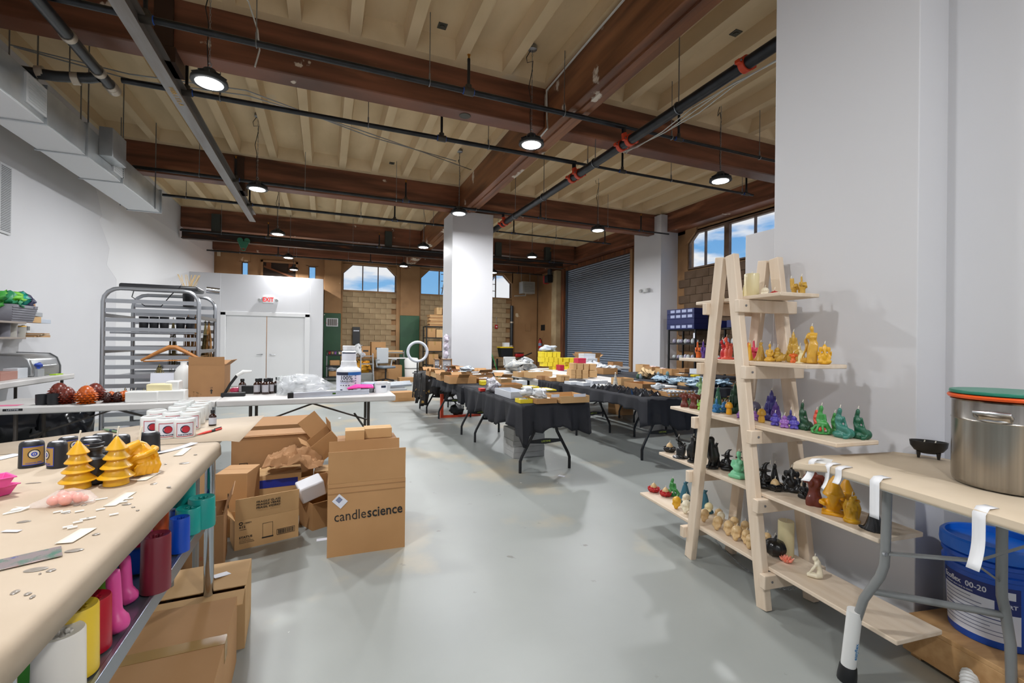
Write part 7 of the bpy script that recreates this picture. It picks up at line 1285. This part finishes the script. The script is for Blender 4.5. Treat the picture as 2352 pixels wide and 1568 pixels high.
# second row, bare table: cartons and stacked small boxes
B('c', 90, 320, 842, 700, .25, 'corrugated open carton at the left of the bare table', card_l, fill=beads); B('c', 330, 900, 862, 690, .4, 'long corrugated open carton on the bare table', card_l, fill=stones_g); B('c', 620, 820, 905, 810, .2, 'torn dark carton at the front of the bare table', card_d); B('c', 820, 1050, 935, 830, .2, 'small open carton of shells at the front of the bare table', card, fill=shells)
for k, (x0, x1, yb, yt, dz) in enumerate(((1060, 1140, 955, 800, 0), (1150, 1260, 955, 805, 0), (1285, 1400, 870, 760, 0), (1400, 1535, 875, 770, 0), (1540, 1690, 875, 775, 0), (1700, 1890, 850, 700, 0), (1345, 1420, 672, 530, .19), (1420, 1572, 680, 532, .19), (1575, 1700, 682, 545, .19), (1705, 1870, 690, 548, .19), (1290, 1400, 770, 665, .09), (1400, 1535, 770, 672, .09), (1540, 1690, 772, 680, .09))): B('c', x0, x1, yb, yt, .16, 'small tan gift box, ' + ('front left pair', 'front right pair', 'bottom row left', 'bottom row centre', 'bottom row right', 'bottom row far right', 'top row narrow', 'top row left', 'top row centre', 'top row right', 'middle row left', 'middle row centre', 'middle row right')[k], card_l, False, dz, Y=(6.27 if k < 2 else 6.9))
for k, (x0, x1, yb, yt) in enumerate(((1270, 1550, 1012, 935), (1555, 1740, 1042, 950), (1750, 2150, 1012, 905), (1880, 2230, 1090, 1012))): B('c', x0, x1, yb, yt, .2, 'white lidless box of shells, %s' % ('left', 'second', 'upper right', 'lower right')[k], whb, fill=shells)
# yellow boxes at the back, each box by itself
yb_ = [(625, 690, 395, 270), (690, 750, 395, 280), (750, 872, 395, 275), (876, 966, 395, 285), (966, 1055, 395, 280), (620, 700, 505, 400), (700, 785, 505, 395), (785, 905, 505, 400), (905, 1000, 505, 400), (1000, 1100, 505, 405), (1115, 1250, 505, 412), (1250, 1430, 505, 410), (660, 760, 600, 508), (760, 880, 600, 508), (880, 1000, 600, 510), (1000, 1165, 600, 505), (1250, 1340, 600, 508), (870, 1010, 690, 605), (1140, 1230, 700, 605), (1230, 1340, 700, 560)]
for k, (x0, x1, yb, yt) in enumerate(yb_): B('c', x0, x1, yb, yt, .2, 'yellow gift box in the stack, %s row, %s from the left' % (('top' if k < 5 else 'second' if k < 12 else 'third' if k < 17 else 'bottom'), ORD[k-(0 if k < 5 else 5 if k < 12 else 12 if k < 17 else 17)]), yel, False, Y=9.35)
B('c', 1440, 1640, 531, 420, .16, 'crimson box on top of the tan gift boxes', rdb, False, Y=6.9); B('c', 1040, 1140, 700, 572, .2, 'crimson box standing among the yellow ones', rdb, False, Y=9.1); B('c', 1560, 1860, 418, 318, .25, 'upper white box before the roll-up door', whb, False, Y=9.4); B('c', 1645, 1900, 515, 422, .25, 'lower white box before the roll-up door', whb, False, Y=9.3); B('c', 1645, 1900, 610, 517, .25, 'lowest white box before the roll-up door', whb, False, Y=9.3); B('c', 1645, 1900, 690, 612, .25, 'white box at the foot of the white stack', whb, False, Y=9.3)
bag((4.75, 9.45, 1.14), .34, .2, .16, 'clear plastic wraps piled on the yellow boxes', M('wrap heap', '#c4ccd4', .25), 51); bag((3.66, 8.5, .742), .5, .5, .24, 'heap of crumpled newspaper and trays on the back table', M('newspaper', '#8d9398', .6, col2='#c9c6bc', vs=18), 52, 'newspaper', 'newspaper_heap', amp=.5); bag((3.85, 8.8, .742), .3, .3, .24, 'white paper and bag beside the newspaper heap', wbag, 53, amp=.5)
t = carton((6.3, 10.25, .742), .55, .3, .25, R(4), 'open carton with red print before the roll-up door', (30, 60, 20, 50), card, fh=.14, group=GB); ob('red_print', MB().box(-.16, .12, -.152, -.15, .12, .17), M('red print', '#c0401e', .6), t)
dark_table(5.6, 7.5, 10.05, 10.7, 'far folding table before the white wall column')
# nearest clothed table of the second row
t = B('d', 1430, 2100, 1042, 915, .42, 'wooden tray with white triangle pattern holding grey stones', card, fill=stones_g); w = .5
for j in range(9):
    for r_ in range(2): q = t.children[0]; ob('triangle', MB().prism([(-.24+.058*j+.02*r_, .07-.035*r_), (-.2+.058*j+.02*r_, .07-.035*r_), (-.22+.058*j+.02*r_, .045-.035*r_)], -.2125, -.2095), lab_w, t)
B('d', 850, 1380, 890, 735, .4, 'large plain brown carton behind the black pyramids', card, fill=None); B('d', 410, 740, 800, 610, .25, 'printed tan carton behind the striped shell', card_l); tbag('d', 1300, 900, 240, 110, 'bubble-wrapped bundle on the wooden tray', 61, M('bubble wrap', '#b9bfc4', .3), .05)
p = onz(*zp('d', 312, 830), TZm); k = mpp(p)/9.408; t = thing('striped_shell', 'tall striped white cone shell at the back of the pyramids', 'shell', p); H_ = 300*k; ob('shell', MB().lathe([(H_*.2*(1-f/12)*(1.12 if f % 2 else .92)+.004, H_*f/12) for f in range(13)], n=14), M('striped shell', '#d8d2c2', .5, col2='#8d8f90', vs=3, vstr=(1, 1, 12)), t); ob('tip', MB().lathe([(.012, H_), (0, H_*1.05)], n=8), shells, t)
obs = M('polished obsidian', '#22252b', .12, coat=.4); py = mesh(MB().add([(-.5, -.5, 0), (.5, -.5, 0), (.5, .5, 0), (-.5, .5, 0), (0, 0, .75)], [(0, 3, 2, 1), (0, 1, 4), (1, 2, 4), (2, 3, 4), (3, 0, 4)]), 'pyr', 0)
random.seed(9); n = 0
for r_ in range(6):
    for j in range(11):
        f = j/10; x = 3.40+.055*r_+random.uniform(-.012, .012)+.02*f; y = 5.35-f*1.0+random.uniform(-.02, .02); n += 1
        ob('stone_pyramid', py, obs, loc=(x, y, .7455), rot=(0, 0, random.random()*1.5), scale=random.uniform(.055, .085), smooth=0, label='black stone pyramid, %s file from the left, %s from the far end' % (ORD[r_], ORD[j]), cat='stone', group='black stone pyramids')
# third row: stones, bags of blue stones, cartons
egg = [(800, 650, 110, '#3f5a48'), (870, 655, 120, '#7a8c94'), (965, 640, 150, '#2f4a3a'), (1020, 610, 140, '#a8b0b4'), (1135, 600, 125, '#16242a'), (1240, 590, 90, '#8fa4b0'), (1440, 590, 100, '#6a8a8c')]
for k, (x, y, h_, c) in enumerate(egg): px, py_ = zp('d', x, y); p = onz(px, py_, TZm); s = h_/9.408*mpp(p); t = ob('standing_stone', MB().lathe([(0, 0), (.32*s, 0), (.42*s, .3*s), (.36*s, .65*s), (.18*s, .92*s), (0, s)], n=12, sy=.8), M('stone %d' % k, c, .15, coat=.3), loc=(p.x, p.y, max(.7455, p.z)), label='polished upright stone, ' + ('green at the left', 'grey green second', 'tall dark green', 'pale grey tall', 'near-black', 'small blue grey', 'teal at the right')[k], cat='stone', group='upright polished stones')
for k in range(9): bag((4.9+.16*(k % 4)+.04*(k//4), 5.05+.36*(k//4)+.05*(k % 3), .745), .24, .26, .1, 'bag of pale blue stones on the right table, %s' % ('front left', 'front second', 'front third', 'front right', 'middle left', 'middle second', 'middle third', 'middle right', 'back one')[k], bluest, 70+k, group='bags of blue stones', amp=.45)
for k, (x0, x1, yb, yt, fl) in enumerate(((890, 1070, 515, 310, None), (1080, 1295, 530, 365, pinkst), (1310, 1500, 545, 410, pinkst), (1510, 1710, 585, 420, None), (1790, 1990, 520, 415, None), (25, 390, 560, 395, None), (245, 495, 390, 268, None), (1900, 2120, 825, 735, None), (1710, 1910, 600, 540, shells), (2090, 2280, 560, 420, None))): B('d', x0, x1, yb, yt, .25, 'carton on the right tables, ' + ('tall tan one left of the row', 'second in the row with pink bags', 'third in the row with pink bags', 'fourth in the row with a label', 'behind the crumpled paper', 'large one by the printed carton', 'dark one before the roll-up door', 'low tray before the statue candle', 'with crumpled paper inside', 'white one behind the ladder')[k], (card_l, card, card_l, card, card_d, card, card_d, card_l, card, whb)[k], fill=fl, Y=None)
B('d', 2000, 2155, 612, 575, .1, 'flat yellow box on the right table', yel, False); bag((5.35, 7.9, .745), .45, .4, .16, 'pile of white plastic wraps before the white wall column', wbag, 81, amp=.5); bag((5.3, 8.45, .745), .5, .35, .2, 'second pile of white plastic wraps at the far right', wbag, 82, amp=.5); bag((5.2, 6.5, .75), .2, .2, .16, 'crumpled tan paper on the right table', M('tan paper', '#cdb084', .7), 83, 'paper', 'crumpled_paper', amp=.5)
# below the tables
for k in range(5): ob('white_carton', MB().box(-.2, .2, -.16, .16, .001, .066), M('white carton', '#b4b4b2', .6, col2='#a8a8a6', vs=8), loc=(2.235+.006*math.sin(k*3), 5.07, .0666*k), rot=(0, 0, R(1.2*math.sin(k*2))), bev=.003, label='flat white carton in the stack under the nearest table, %s' % ('bottom', 'second', 'third', 'fourth', 'top')[k], cat='box', group='flat white cartons under the table')
carton((5.3, 7.4, 0), .3, .4, .28, R(0), 'brown carton on the floor under the right tables', closed=True, mat=card)
t = thing('orange_stand', 'orange metal stand on the floor under the second table', 'stand', (1.9, 8.0, 0)); ob('base_bar', MB().box(0, .75, -.03, .03, 0, .04), orange_m, t); ob('post', MB().box(0, .05, -.03, .03, .04, .42), orange_m, t); bag((2.2, 8.0, .041), .26, .2, .18, 'dark camera bag on the orange stand', black, 90, 'bag', 'dark_bag', amp=.2)
# ================================================================== fittings and clutter along the far and right walls
t = thing('exit_sign', 'white exit sign with red letters and two lamp heads', 'sign', (-1.56, EY, 2.5)); ob('case', MB().box(-.14, .14, -.05, 0, -.09, .1), dp, t, bev=.006); lettering('sign_print', 'EXIT', M('exit red', '#e0141c', .4, emit=.6), t, (0, -.0515, .005), FRONT, .17, .82, bold=.004)
for x in (-.22, .22): ob('lamp_head', MB().tube([(x, -.08, -.01), (x, -.01, 0)], .045, 12).box(min(x, 0)*.99+.0, max(x, 0)*.99, -.03, -.015, .02, .04), M('grey lamp head', '#b4b4b4', .4), t)
t = thing('emergency_light', 'small twin-head emergency light on the right white column', 'light', (8.0, 10.05, 2.8)); ob('case', MB().box(-.06, 0, -.14, .14, -.05, .05), M('pale grey case', '#c4c6c6', .4), t, bev=.01)
for y in (-.14, .14): ob('lamp_head', MB().tube([(-.06, y, .0), (-.12, y, -.02)], .045, 10), M('grey lamp head', '#b4b4b4', .4), t)
# black wire shelving on the right wall
def metal_rack(x0, x1, y0, y1, zs, label, group, mat=None):
    t = thing('metal_shelving', label, 'shelving', (x0, y0, 0), 0, group); mat = mat or black
    for x in (0, x1-x0):
        for y in (0, y1-y0): ob('post', MB().box(x-.018, x+.018, y-.018, y+.018, 0, zs[-1]-.001), mat, t)
    for z in zs: ob('shelf_board', MB().box(0, x1-x0, 0, y1-y0, z-.03, z), mat, t)
    return t
metal_rack(7.85, 8.3, 8.13, 9.0, (.6, 1.0, 1.38, 1.71), 'black metal shelving with grey stones, beside the right column', 'black shelving on the right wall'); metal_rack(7.85, 8.3, 6.7, 7.7, (.6, 1.0, 1.38, 1.72), 'black metal shelving behind the ladder shelf', 'black shelving on the right wall'); ob('shelf_link', MB().box(8.2, 8.3, 7.72, 8.11, 1.36, 1.38), black, label='black shelf board bridging the two metal shelvings', cat='shelf')
navy = M('navy printed box', '#141f52', .35); lilac_s = M('lilac print', '#8a7ab8', .4)
def navy_box(y0, y1, z, h, label, plain=False):
    t = thing('navy_box', label, 'box', (7.8, y0, z), 0, 'navy boxes on the shelving'); ob('body', MB().box(0, .42, 0, y1-y0, 0, h), navy, t, bev=.003); ob('end_print', MB().box(.04, .36, y1-y0, y1-y0+.001, .02, h-.02), lilac_s, t)
    if not plain:
        for k in range(4): ob('panel_print', MB().box(-.0015, 0, .06+.19*k, .2+.19*k, .03, h-.025), M('pale print', '#9fa8c8', .4), t)
    return t
for k in range(4): navy_box(8.12, 9.02, 1.712+.122*k, .12, 'navy printed box in the stack on the shelving, %s' % ('bottom', 'second with plain side', 'third', 'top')[k], k == 1)
navy_box(7.35, 7.68, 1.722, .15, 'single navy box on the shelving behind the ladder, left', True); navy_box(6.72, 7.2, 1.722, .15, 'single navy box on the shelving behind the ladder, right', True)
random.seed(13)
for s_, (y0, y1) in enumerate(((8.2, 8.95), (6.8, 7.6))):
    for zi, z in enumerate((1.0, 1.38)):
        for k in range(7): t = ob('geode', MB().ell((0, 0, .05), (.05, .055, random.uniform(.045, .08)), 7, 5), (stones_g, M('violet geode', '#5a5470', .4, col2='#b8b4c4', vs=40))[(k+zi) % 2], loc=(7.93+.03*(k % 2), y0+(y1-y0)*k/6.5, z+.0005), label='rough geode on the %s metal shelf %s, %s from the right' % (('lower', 'upper')[zi], ('beside the column', 'behind the ladder')[s_], ORD[k]), cat='stone', group='geodes on the metal shelving', smooth=20)
ob('shelf_tag', MB().box(7.828, 7.83, 8.12, 8.17, 1.5, 1.62), lab_w, label='small white tag hanging on the shelving post', cat='tag')
# far right corner
hg = M('heater grey', '#a8a49c', .5, .2)
t = thing('unit_heater', 'grey louvred unit heater hung in the far corner', 'heater', (7.82, 17.4, 3.4)); ob('case', MB().box(-.28, .28, 0, .4, 0, .5), hg, t, bev=.01)
for k in range(6): ob('louvre', MB().bar((-.22, -.02, .08+.07*k), (.22, -.02, .08+.07*k), .05, .008, (0, -1, .5)), hg, t)
for x in (-.2, .2): ob('hanger', MB().tube([(x, .35, .5), (x, .35, .93)], .012, 6), hg, t)
ob('flue_pipe', MB().tube([(-.1, .1, 0), (-.1, .1, -.08), (-.6, .1, -.12)], .025, 8), hg, t)
t = thing('stack_pipe', 'black vertical pipe in the far right corner', 'pipe', (7.25, 17.86, 0)); ob('pipe', MB().tube([(0, 0, .0), (0, 0, 2.9)], .07, 12), drain, t)
for z in (1.2, 2.2): ob('clamp', MB().tube([(0, 0, z-.03), (0, 0, z+.03)], .08, 12), clamp, t)
t = thing('fire_extinguisher', 'red fire extinguisher hanging in the far right corner', 'extinguisher', (RX-.1, 17.57, 1.12)); ob('cylinder', MB().lathe([(0, 0), (.07, .0), (.075, .03), (.075, .28), (.03, .36), (.03, .39)], n=14), M('extinguisher red', '#b01c1c', .3), t); ob('label', MB().lathe([(.0765, .1), (.0765, .22)], n=14), M('label blue grey', '#7a90b0', .5), t); ob('valve', MB().bar((0, -.05, .4), (0, .06, .42), .03, .03), black, t); ob('hose', MB().tube([(0, .05, .4), (0, .12, .35), (0, .1, .1)], .012, 6), black, t)
for k, (x0, x1, y0, y1, lab) in enumerate(((RX-.006, RX, 17.3, 17.7, 'black square wall vent above the extinguisher'), (7.95, 8.2, 18.008, 18.014, 'black wall vent on the far wall beside the corner'))): t = thing('wall_vent', lab, 'vent', ((x0+x1)/2, (y0+y1)/2, 1.95), 0, 'black wall vents'); ob('opening', MB().box(x0-.004, x1+.004, y0-.004, y1+.004, 1.88, 2.12), M('vent black', '#0c0c0e', .8), t, world=True); ob('rim', MB().box(x0-.008, x1, y0-.02, y0, 1.86, 2.14), tan, t, world=True)
t = thing('door_opener', 'red and black door opener motor above the roll-up door corner', 'motor', (8.2, 16.35, 3.75)); ob('housing', MB().box(-.12, .12, -.14, .14, 0, .3), black, t, bev=.02); ob('red_cover', MB().box(-.12, .1, .16, .26, -.02, .3), M('machine red', '#a81c20', .4), t, bev=.02); ob('gear_case', MB().tube([(0, -.1, .3), (0, -.1, .52)], .09, 12), hous_m, t)
for k, y in enumerate((16.3, 16.55)): ob('wall_conduit', MB().tube([(RX-.03, y, .9), (RX-.03, y, 3.75)], .018, 6), (chain_m, black)[k], label=('grey conduit running down beside the roll-up door', 'black chain conduit beside the roll-up door')[k], cat='conduit')
p = ony(1140, 750, 18.0); t = thing('fire_alarm', 'small red fire alarm box on the far block wall', 'alarm', (p.x, 17.98, p.z)); ob('case', MB().box(-.06, .06, 0, .06, -.08, .08), M('extinguisher red', '#b01c1c', .3), t, bev=.01); ob('dial', MB().lathe([(.03, 0), (.03, .01)], n=10), lab_w, t, rot=(R(90), 0, 0)); ob('conduit', MB().tube([(0, .03, .08), (0, .03, .42)], .012, 6), hg, t)
t = thing('work_bench', 'wooden work bench along the far wall behind the column', 'bench', (6.1, 16.6, 0)); ob('top', MB().box(0, 1.5, 0, .6, .72, .77), M('bench wood', '#8c6a42', .7, col2='#75552f', vs=4), t); ob('shelf_board', MB().box(.05, 1.45, .05, .55, .3, .33), MATS['bench wood'], t); ob('rail', MB().tube([(.6, -.05, .6), (1.5, -.05, .95)], .025, 6), black, t)
for x in (.05, 1.4):
    for y in (.03, .52): ob('leg', MB().box(x, x+.05, y, y+.05, 0, .72), black, t)
t = thing('storage_tote', 'black storage tote with yellow lid on the work bench', 'tote', (6.55, 16.8, .771)); ob('tub', MB().add([(-.2, -.15, 0), (.2, -.15, 0), (.2, .15, 0), (-.2, .15, 0), (-.25, -.2, .36), (.25, -.2, .36), (.25, .2, .36), (-.25, .2, .36)], [(0, 3, 2, 1), (4, 5, 6, 7), (0, 1, 5, 4), (1, 2, 6, 5), (2, 3, 7, 6), (3, 0, 4, 7)]), black, t); ob('lid', MB().box(-.27, .27, -.22, .22, .36, .41), M('tote yellow', '#d8b414', .4), t, bev=.01); ob('paper_box', MB().box(-.1, .12, -.1, .1, 0, .16), whb, loc=(6.58, 16.8, 1.183), label='small white box on the yellow tote lid', cat='box')
t = thing('red_tool', 'red power tool on the work bench', 'tool', (7.15, 16.8, .771)); ob('body', MB().box(-.18, .18, -.1, .1, .0, .14), M('machine red', '#a81c20', .4), t, bev=.03); ob('blade_guard', MB().lathe([(0, .14), (.22, .15), (.22, .18), (0, .19)], n=14, sy=.5), black, t)
t = thing('folding_chair', 'white folding chair before the work bench', 'chair', (6.35, 15.6, 0)); ob('backrest', MB().box(-.24, .24, .2, .23, .5, .82), white_pl, t, bev=.03); ob('seat', MB().box(-.22, .22, -.2, .2, .42, .45), white_pl, t, bev=.02)
for x in (-.22, .22): ob('leg', MB().tube([(x, .24, .8), (x, -.2, 0)], .012, 6), greyp, t); ob('leg', MB().tube([(x, -.15, .43), (x, .3, 0)], .012, 6), greyp, t)
ob('broom', MB().tube([(0, 0, 0), (-.35, .1, 1.05)], .015, 6), M('broom green', '#1f8a4a', .4), loc=(6.15, 16.3, 0), label='green broom handle leaning by the folding chair', cat='broom')
# behind the middle column: black shelving with flattened cartons
metal_rack(3.42, 4.6, 16.7, 17.3, (.5, 1.0, 1.5, 1.92), 'black shelving with flattened cartons behind the middle column', 'black shelving at the far wall')
for k in range(10): ob('flat_carton', MB().box(-.3, .3, -.22, .22, 0, .042), (card, card_d, card_l)[k % 3], loc=(3.85+.02*math.sin(k*2), 17.0, 1.9205+.043*k), rot=(0, 0, R(3*math.sin(k*5))), label='flattened carton in the tall pile on the black shelving, %s from below' % ORD[k], cat='carton', group='flattened cartons on the shelving')
for k, (x, z, w, h, mt) in enumerate(((3.62, 1.502, .3, .36, card), (4.05, 1.502, .5, .3, card_l), (3.75, 1.002, .5, .36, card), (3.7, .502, .36, .4, card), (4.15, .502, .3, .25, card_d), (3.9, 2.36, .2, .26, card_l), (4.12, 2.36, .18, .22, card))): t = thing('shelf_carton', 'carton on the black shelving at the far wall, ' + ('upper shelf left', 'upper shelf right', 'middle shelf', 'lower shelf left', 'lower shelf right', 'on the pile left', 'on the pile right')[k], 'box', (x, 16.98, z), 0, 'cartons on the far shelving'); ob('body', MB().box(-w/2, w/2, -.22, .22, 0, h), mt, t, bev=.004); ob('tape', MB().box(-.03, .03, -.222, .222, h*.6, h+.002), ptape, t)
for k in range(4): bag((2.38, 9.56, .82+.17*k), .12, .12, .17, 'white printed bag hanging on the column side, %s from below' % ORD[k], M('printed bag', '#d4d4dc', .4, col2='#b8a8b8', vs=25), 100+k, 'bag', 'hanging_bag', 'bags hanging on the column', amp=.25)
p = onx(1023, 800, 2.474); ob('wall_doodle', MB().box(-.002, 0, -.1, .1, .1, .16).box(-.002, 0, -.1, .08, -.02, .05).box(-.002, 0, -.06, .06, -.12, -.07), M('faded orange print', '#cdb3a4', .7), loc=(2.474, p.y, p.z), label='faded orange lettering on the side of the white column', cat='lettering')
# left far corner
t = thing('utility_cart', 'black three-tier utility cart beside the exit partition', 'cart', (.02, 16.1, 0))
for z in (.12, .48, .84): ob('shelf_tray', MB().box(0, .55, 0, .4, z, z+.05), black, t, bev=.01)
for x in (.02, .53):
    for y in (.02, .38): ob('post', MB().tube([(x, y, 0), (x, y, .9)], .02, 8), chain_m, t)
ob('handle', MB().tube([(.0, -.02, .88), (0, -.02, 1.0), (.55, -.02, 1.0), (.55, -.02, .88)], .02, 8), black, t)
for k, (x, c) in enumerate(((.12, 'red'), (.3, 'lilac'), (.43, 'ivory'), (.22, 'tan'))): p_ = thing('cart_mushroom', '%s mushroom candle on the utility cart' % c, 'candle', (x, 16.25+.05*k, .8905), 0, 'candles on the utility cart'); ob('body', shape('mushroom', c), None, p_, scale=.12)
for k, (z, w) in enumerate(((.531, .3), (.171, .36))): carton((.28, 16.3, z), w, .3, .16, R(5), 'small carton on the utility cart, %s tier' % ('middle', 'lowest')[k], closed=True, mat=card, group='cartons on the utility cart')
bag((.2, 16.2, .34), .3, .25, .14, 'grey rags on the carton of the utility cart', M('grey rag', '#8a8c90', .7), 120, 'rag', 'grey_rag')
p = ony(763, 740, 17.86); t = thing('wall_grille', 'white framed grille on the green pilaster', 'grille', (p.x, 17.868, p.z)); ob('frame', MB().box(-.2, .2, -.02, 0, -.15, .15), dp, t, bev=.005); ob('mesh', MB().box(-.17, .17, -.024, -.02, -.12, .12), M('grille dark', '#6d6660', .6), t)
for k in range(6): ob('bar', MB().box(-.16+.064*k-.005, -.16+.064*k+.005, -.028, -.024, -.12, .12), dp, t)
for k, x in enumerate((.06, .32)): ob('paint_scrawl', MB().tube([(x-.06, 17.865, 2.0), (x-.02, 17.865, 1.94), (x+.03, 17.865, 2.02), (x+.08, 17.865, 1.95)], .02, 6), M('red paint', '#b83030', .6), label='red paint scrawl on the green pilaster, %s' % ('left', 'right')[k], cat='scrawl')
t = thing('electrical_panel', 'dark electrical panel on the far block wall', 'panel', (1.05, 18.03, 1.2)); ob('box', MB().box(-.13, .13, -.1, 0, 0, .66), M('panel grey', '#2c2e30', .5), t, bev=.006); ob('plate', MB().box(-.1, .1, -.104, -.1, .5, .54), lab_w, t)
t = thing('packing_table', 'packing table with boxes against the far block wall', 'table', (.9, 16.9, 0)); ob('top', MB().box(0, 1.6, 0, .7, .72, .76), M('bench wood', '#8c6a42', .7), t)
for x in (.03, 1.52):
    for y in (.03, .62): ob('leg', MB().box(x, x+.05, y, y+.05, 0, .72), legm, t)
for k, (x, w, h, lab) in enumerate(((1.32, .3, .4, 'carton with dark label on the packing table'), (1.75, .5, .55, 'larger carton on the packing table'))): t = carton((x, 17.15, .7605), w, .35, h, R(3), lab, closed=True, mat=card, group='cartons on the packing table'); ob('label', MB().box(-.1, .08, -.1765, -.1755, h*.5, h*.65), M('panel grey', '#2c2e30', .5), t)
bag((1.08, 17.1, .765), .36, .3, .42, 'white packing foam draped over the carton', wbag, 130, amp=.4); ob('tape_roll', MB().tube([(.0, 0, .09), (.12, 0, .09)], .09, 16), lab_w, loc=(1.2, 16.95, .761), rot=(0, 0, R(60)), label='white tape roll on the packing table edge', cat='roll'); ob('kraft_roll', MB().tube([(-.4, 0, 0), (.4, 0, 0)], .07, 14), card_l, loc=(2.2, 16.95, .95), label='roll of kraft paper on the cutter behind the chair', cat='roll')
t = thing('paper_cutter', 'grey paper roll cutter behind the office chair', 'cutter', (2.2, 16.95, .7605)); ob('side_arm', MB().box(-.45, -.43, -.1, .1, 0, .25), greyp, t); ob('side_arm', MB().box(.43, .45, -.1, .1, 0, .25), greyp, t); ob('blade', MB().box(-.45, .45, -.12, -.1, .16, .2), greyp, t); ob('shelf_board', MB().box(-.5, .5, -.25, .15, -.04, 0), white_pl, t)
mesh_g = M('grey mesh fabric', '#b2b6ba', .7); 
t = thing('office_chair', 'grey mesh office chair before the packing table', 'chair', (1.85, 15.6, 0), R(25)); ob('backrest', MB().box(-.22, .22, .18, .22, .6, 1.12), mesh_g, t, bev=.02); ob('seat', MB().box(-.25, .25, -.24, .22, .45, .53), M('chair grey', '#6d7680', .6), t, bev=.04); ob('column', MB().tube([(0, 0, .1), (0, 0, .46)], .025, 8), black, t)
for k in range(5): a = k*1.257; ob('base_arm', MB().tube([(0, 0, .1), (.3*math.cos(a), .3*math.sin(a), .05)], .02, 6), black, t); ob('caster', MB().ell((.3*math.cos(a), .3*math.sin(a), .03), .03, 8, 6), black, t)
for s_ in (-1, 1): ob('armrest', MB().tube([(.26*s_, .1, .5), (.3*s_, .1, .72), (.3*s_, -.15, .74)], .02, 7), mesh_g, t)
t = thing('step_stool', 'grey folding step stool beside the office chair', 'stool', (1.22, 15.2, 0))
for x in (-.2, .2): ob('leg', MB().tube([(x, -.22, 0), (x*.9, .0, .95)], .016, 7), chain_m, t); ob('leg', MB().tube([(x, .28, 0), (x*.9, .05, .9)], .016, 7), chain_m, t)
for z in (.3, .6, .85): ob('step', MB().box(-.19, .19, -.2+.22*z, -.02+.2*z, z, z+.03), chain_m, t)
bag((1.15, 16.6, .25), .6, .4, .42, 'yellow orange bundle under the packing table', M('orange bundle', '#c8841c', .6, col2='#e0a828', vs=12), 140, 'bundle', 'fabric_bundle', amp=.55); ob('crate', MB().box(-.35, .35, -.2, .2, 0, .25), M('grey crate', '#8d8f8c', .5), loc=(1.15, 16.6, 0), bev=.01, label='grey crate under the orange bundle', cat='crate')
for k, (x, y, w, h, lab) in enumerate(((2.25, 16.55, .5, .5, 'carton on the floor behind the office chair'), (2.5, 15.5, .5, .14, 'long flat carton before the green pilaster'), (1.75, 16.0, .4, .3, 'small carton on the floor by the step stool'), (1.62, 10.6, .5, .2, 'floor carton beside the patterned tablecloth'))): carton((x, y, 0), w, .35, h, R(4*k), lab, closed=True, mat=card)
t = thing('white_bin', 'white curved plastic bin by the green pilaster', 'bin', (2.75, 15.9, 0)); ob('body', MB().lathe([(0, 0), (.22, 0), (.25, .7), (.2, .78), (0, .8)], n=18, sy=.7), white_pl, t); ob('band', MB().lathe([(.238, .4), (.242, .44)], n=18, sy=.7), greyp, t)
t = thing('platform_trolley', 'grey platform trolley with pipes near the patterned table', 'trolley', (1.35, 11.6, 0)); ob('deck', MB().box(-.5, .5, -.3, .3, .14, .19), M('pale grey deck', '#a9adb2', .4), t)
for x in (-.4, .4):
    for y in (-.22, .22): ob('wheel', MB().tube([(x, y-.02, .07), (x, y+.02, .07)], .07, 10), black, t)
for k in range(3): ob('grey_tube', MB().tube([(-.6, 0, 0), (.6, .15, .04)], .04, 10), M('tube grey', '#9aa0a8', .4, .3), loc=(1.4, 11.4+.12*k, .2305+.02*k), label='grey tube lying on the platform trolley, %s' % ('front', 'middle', 'rear')[k], cat='tube', group='tubes on the trolley')
ob('trolley_box', MB().box(-.3, .3, -.2, .2, 0, .13), M('pale grey deck', '#a9adb2', .4), loc=(1.2, 11.9, .191), label='flat grey box on the platform trolley', cat='box')
p = ony(494, 560, 17.99); ob('wall_outlet', MB().box(-.05, .05, -.02, 0, -.08, .08), M('outlet ivory', '#d2c4a4', .5), loc=(ony(502, 582, 18).x, 18.045, ony(502, 582, 18).z), bev=.006, label='ivory outlet plate high on the tan wall', cat='outlet')
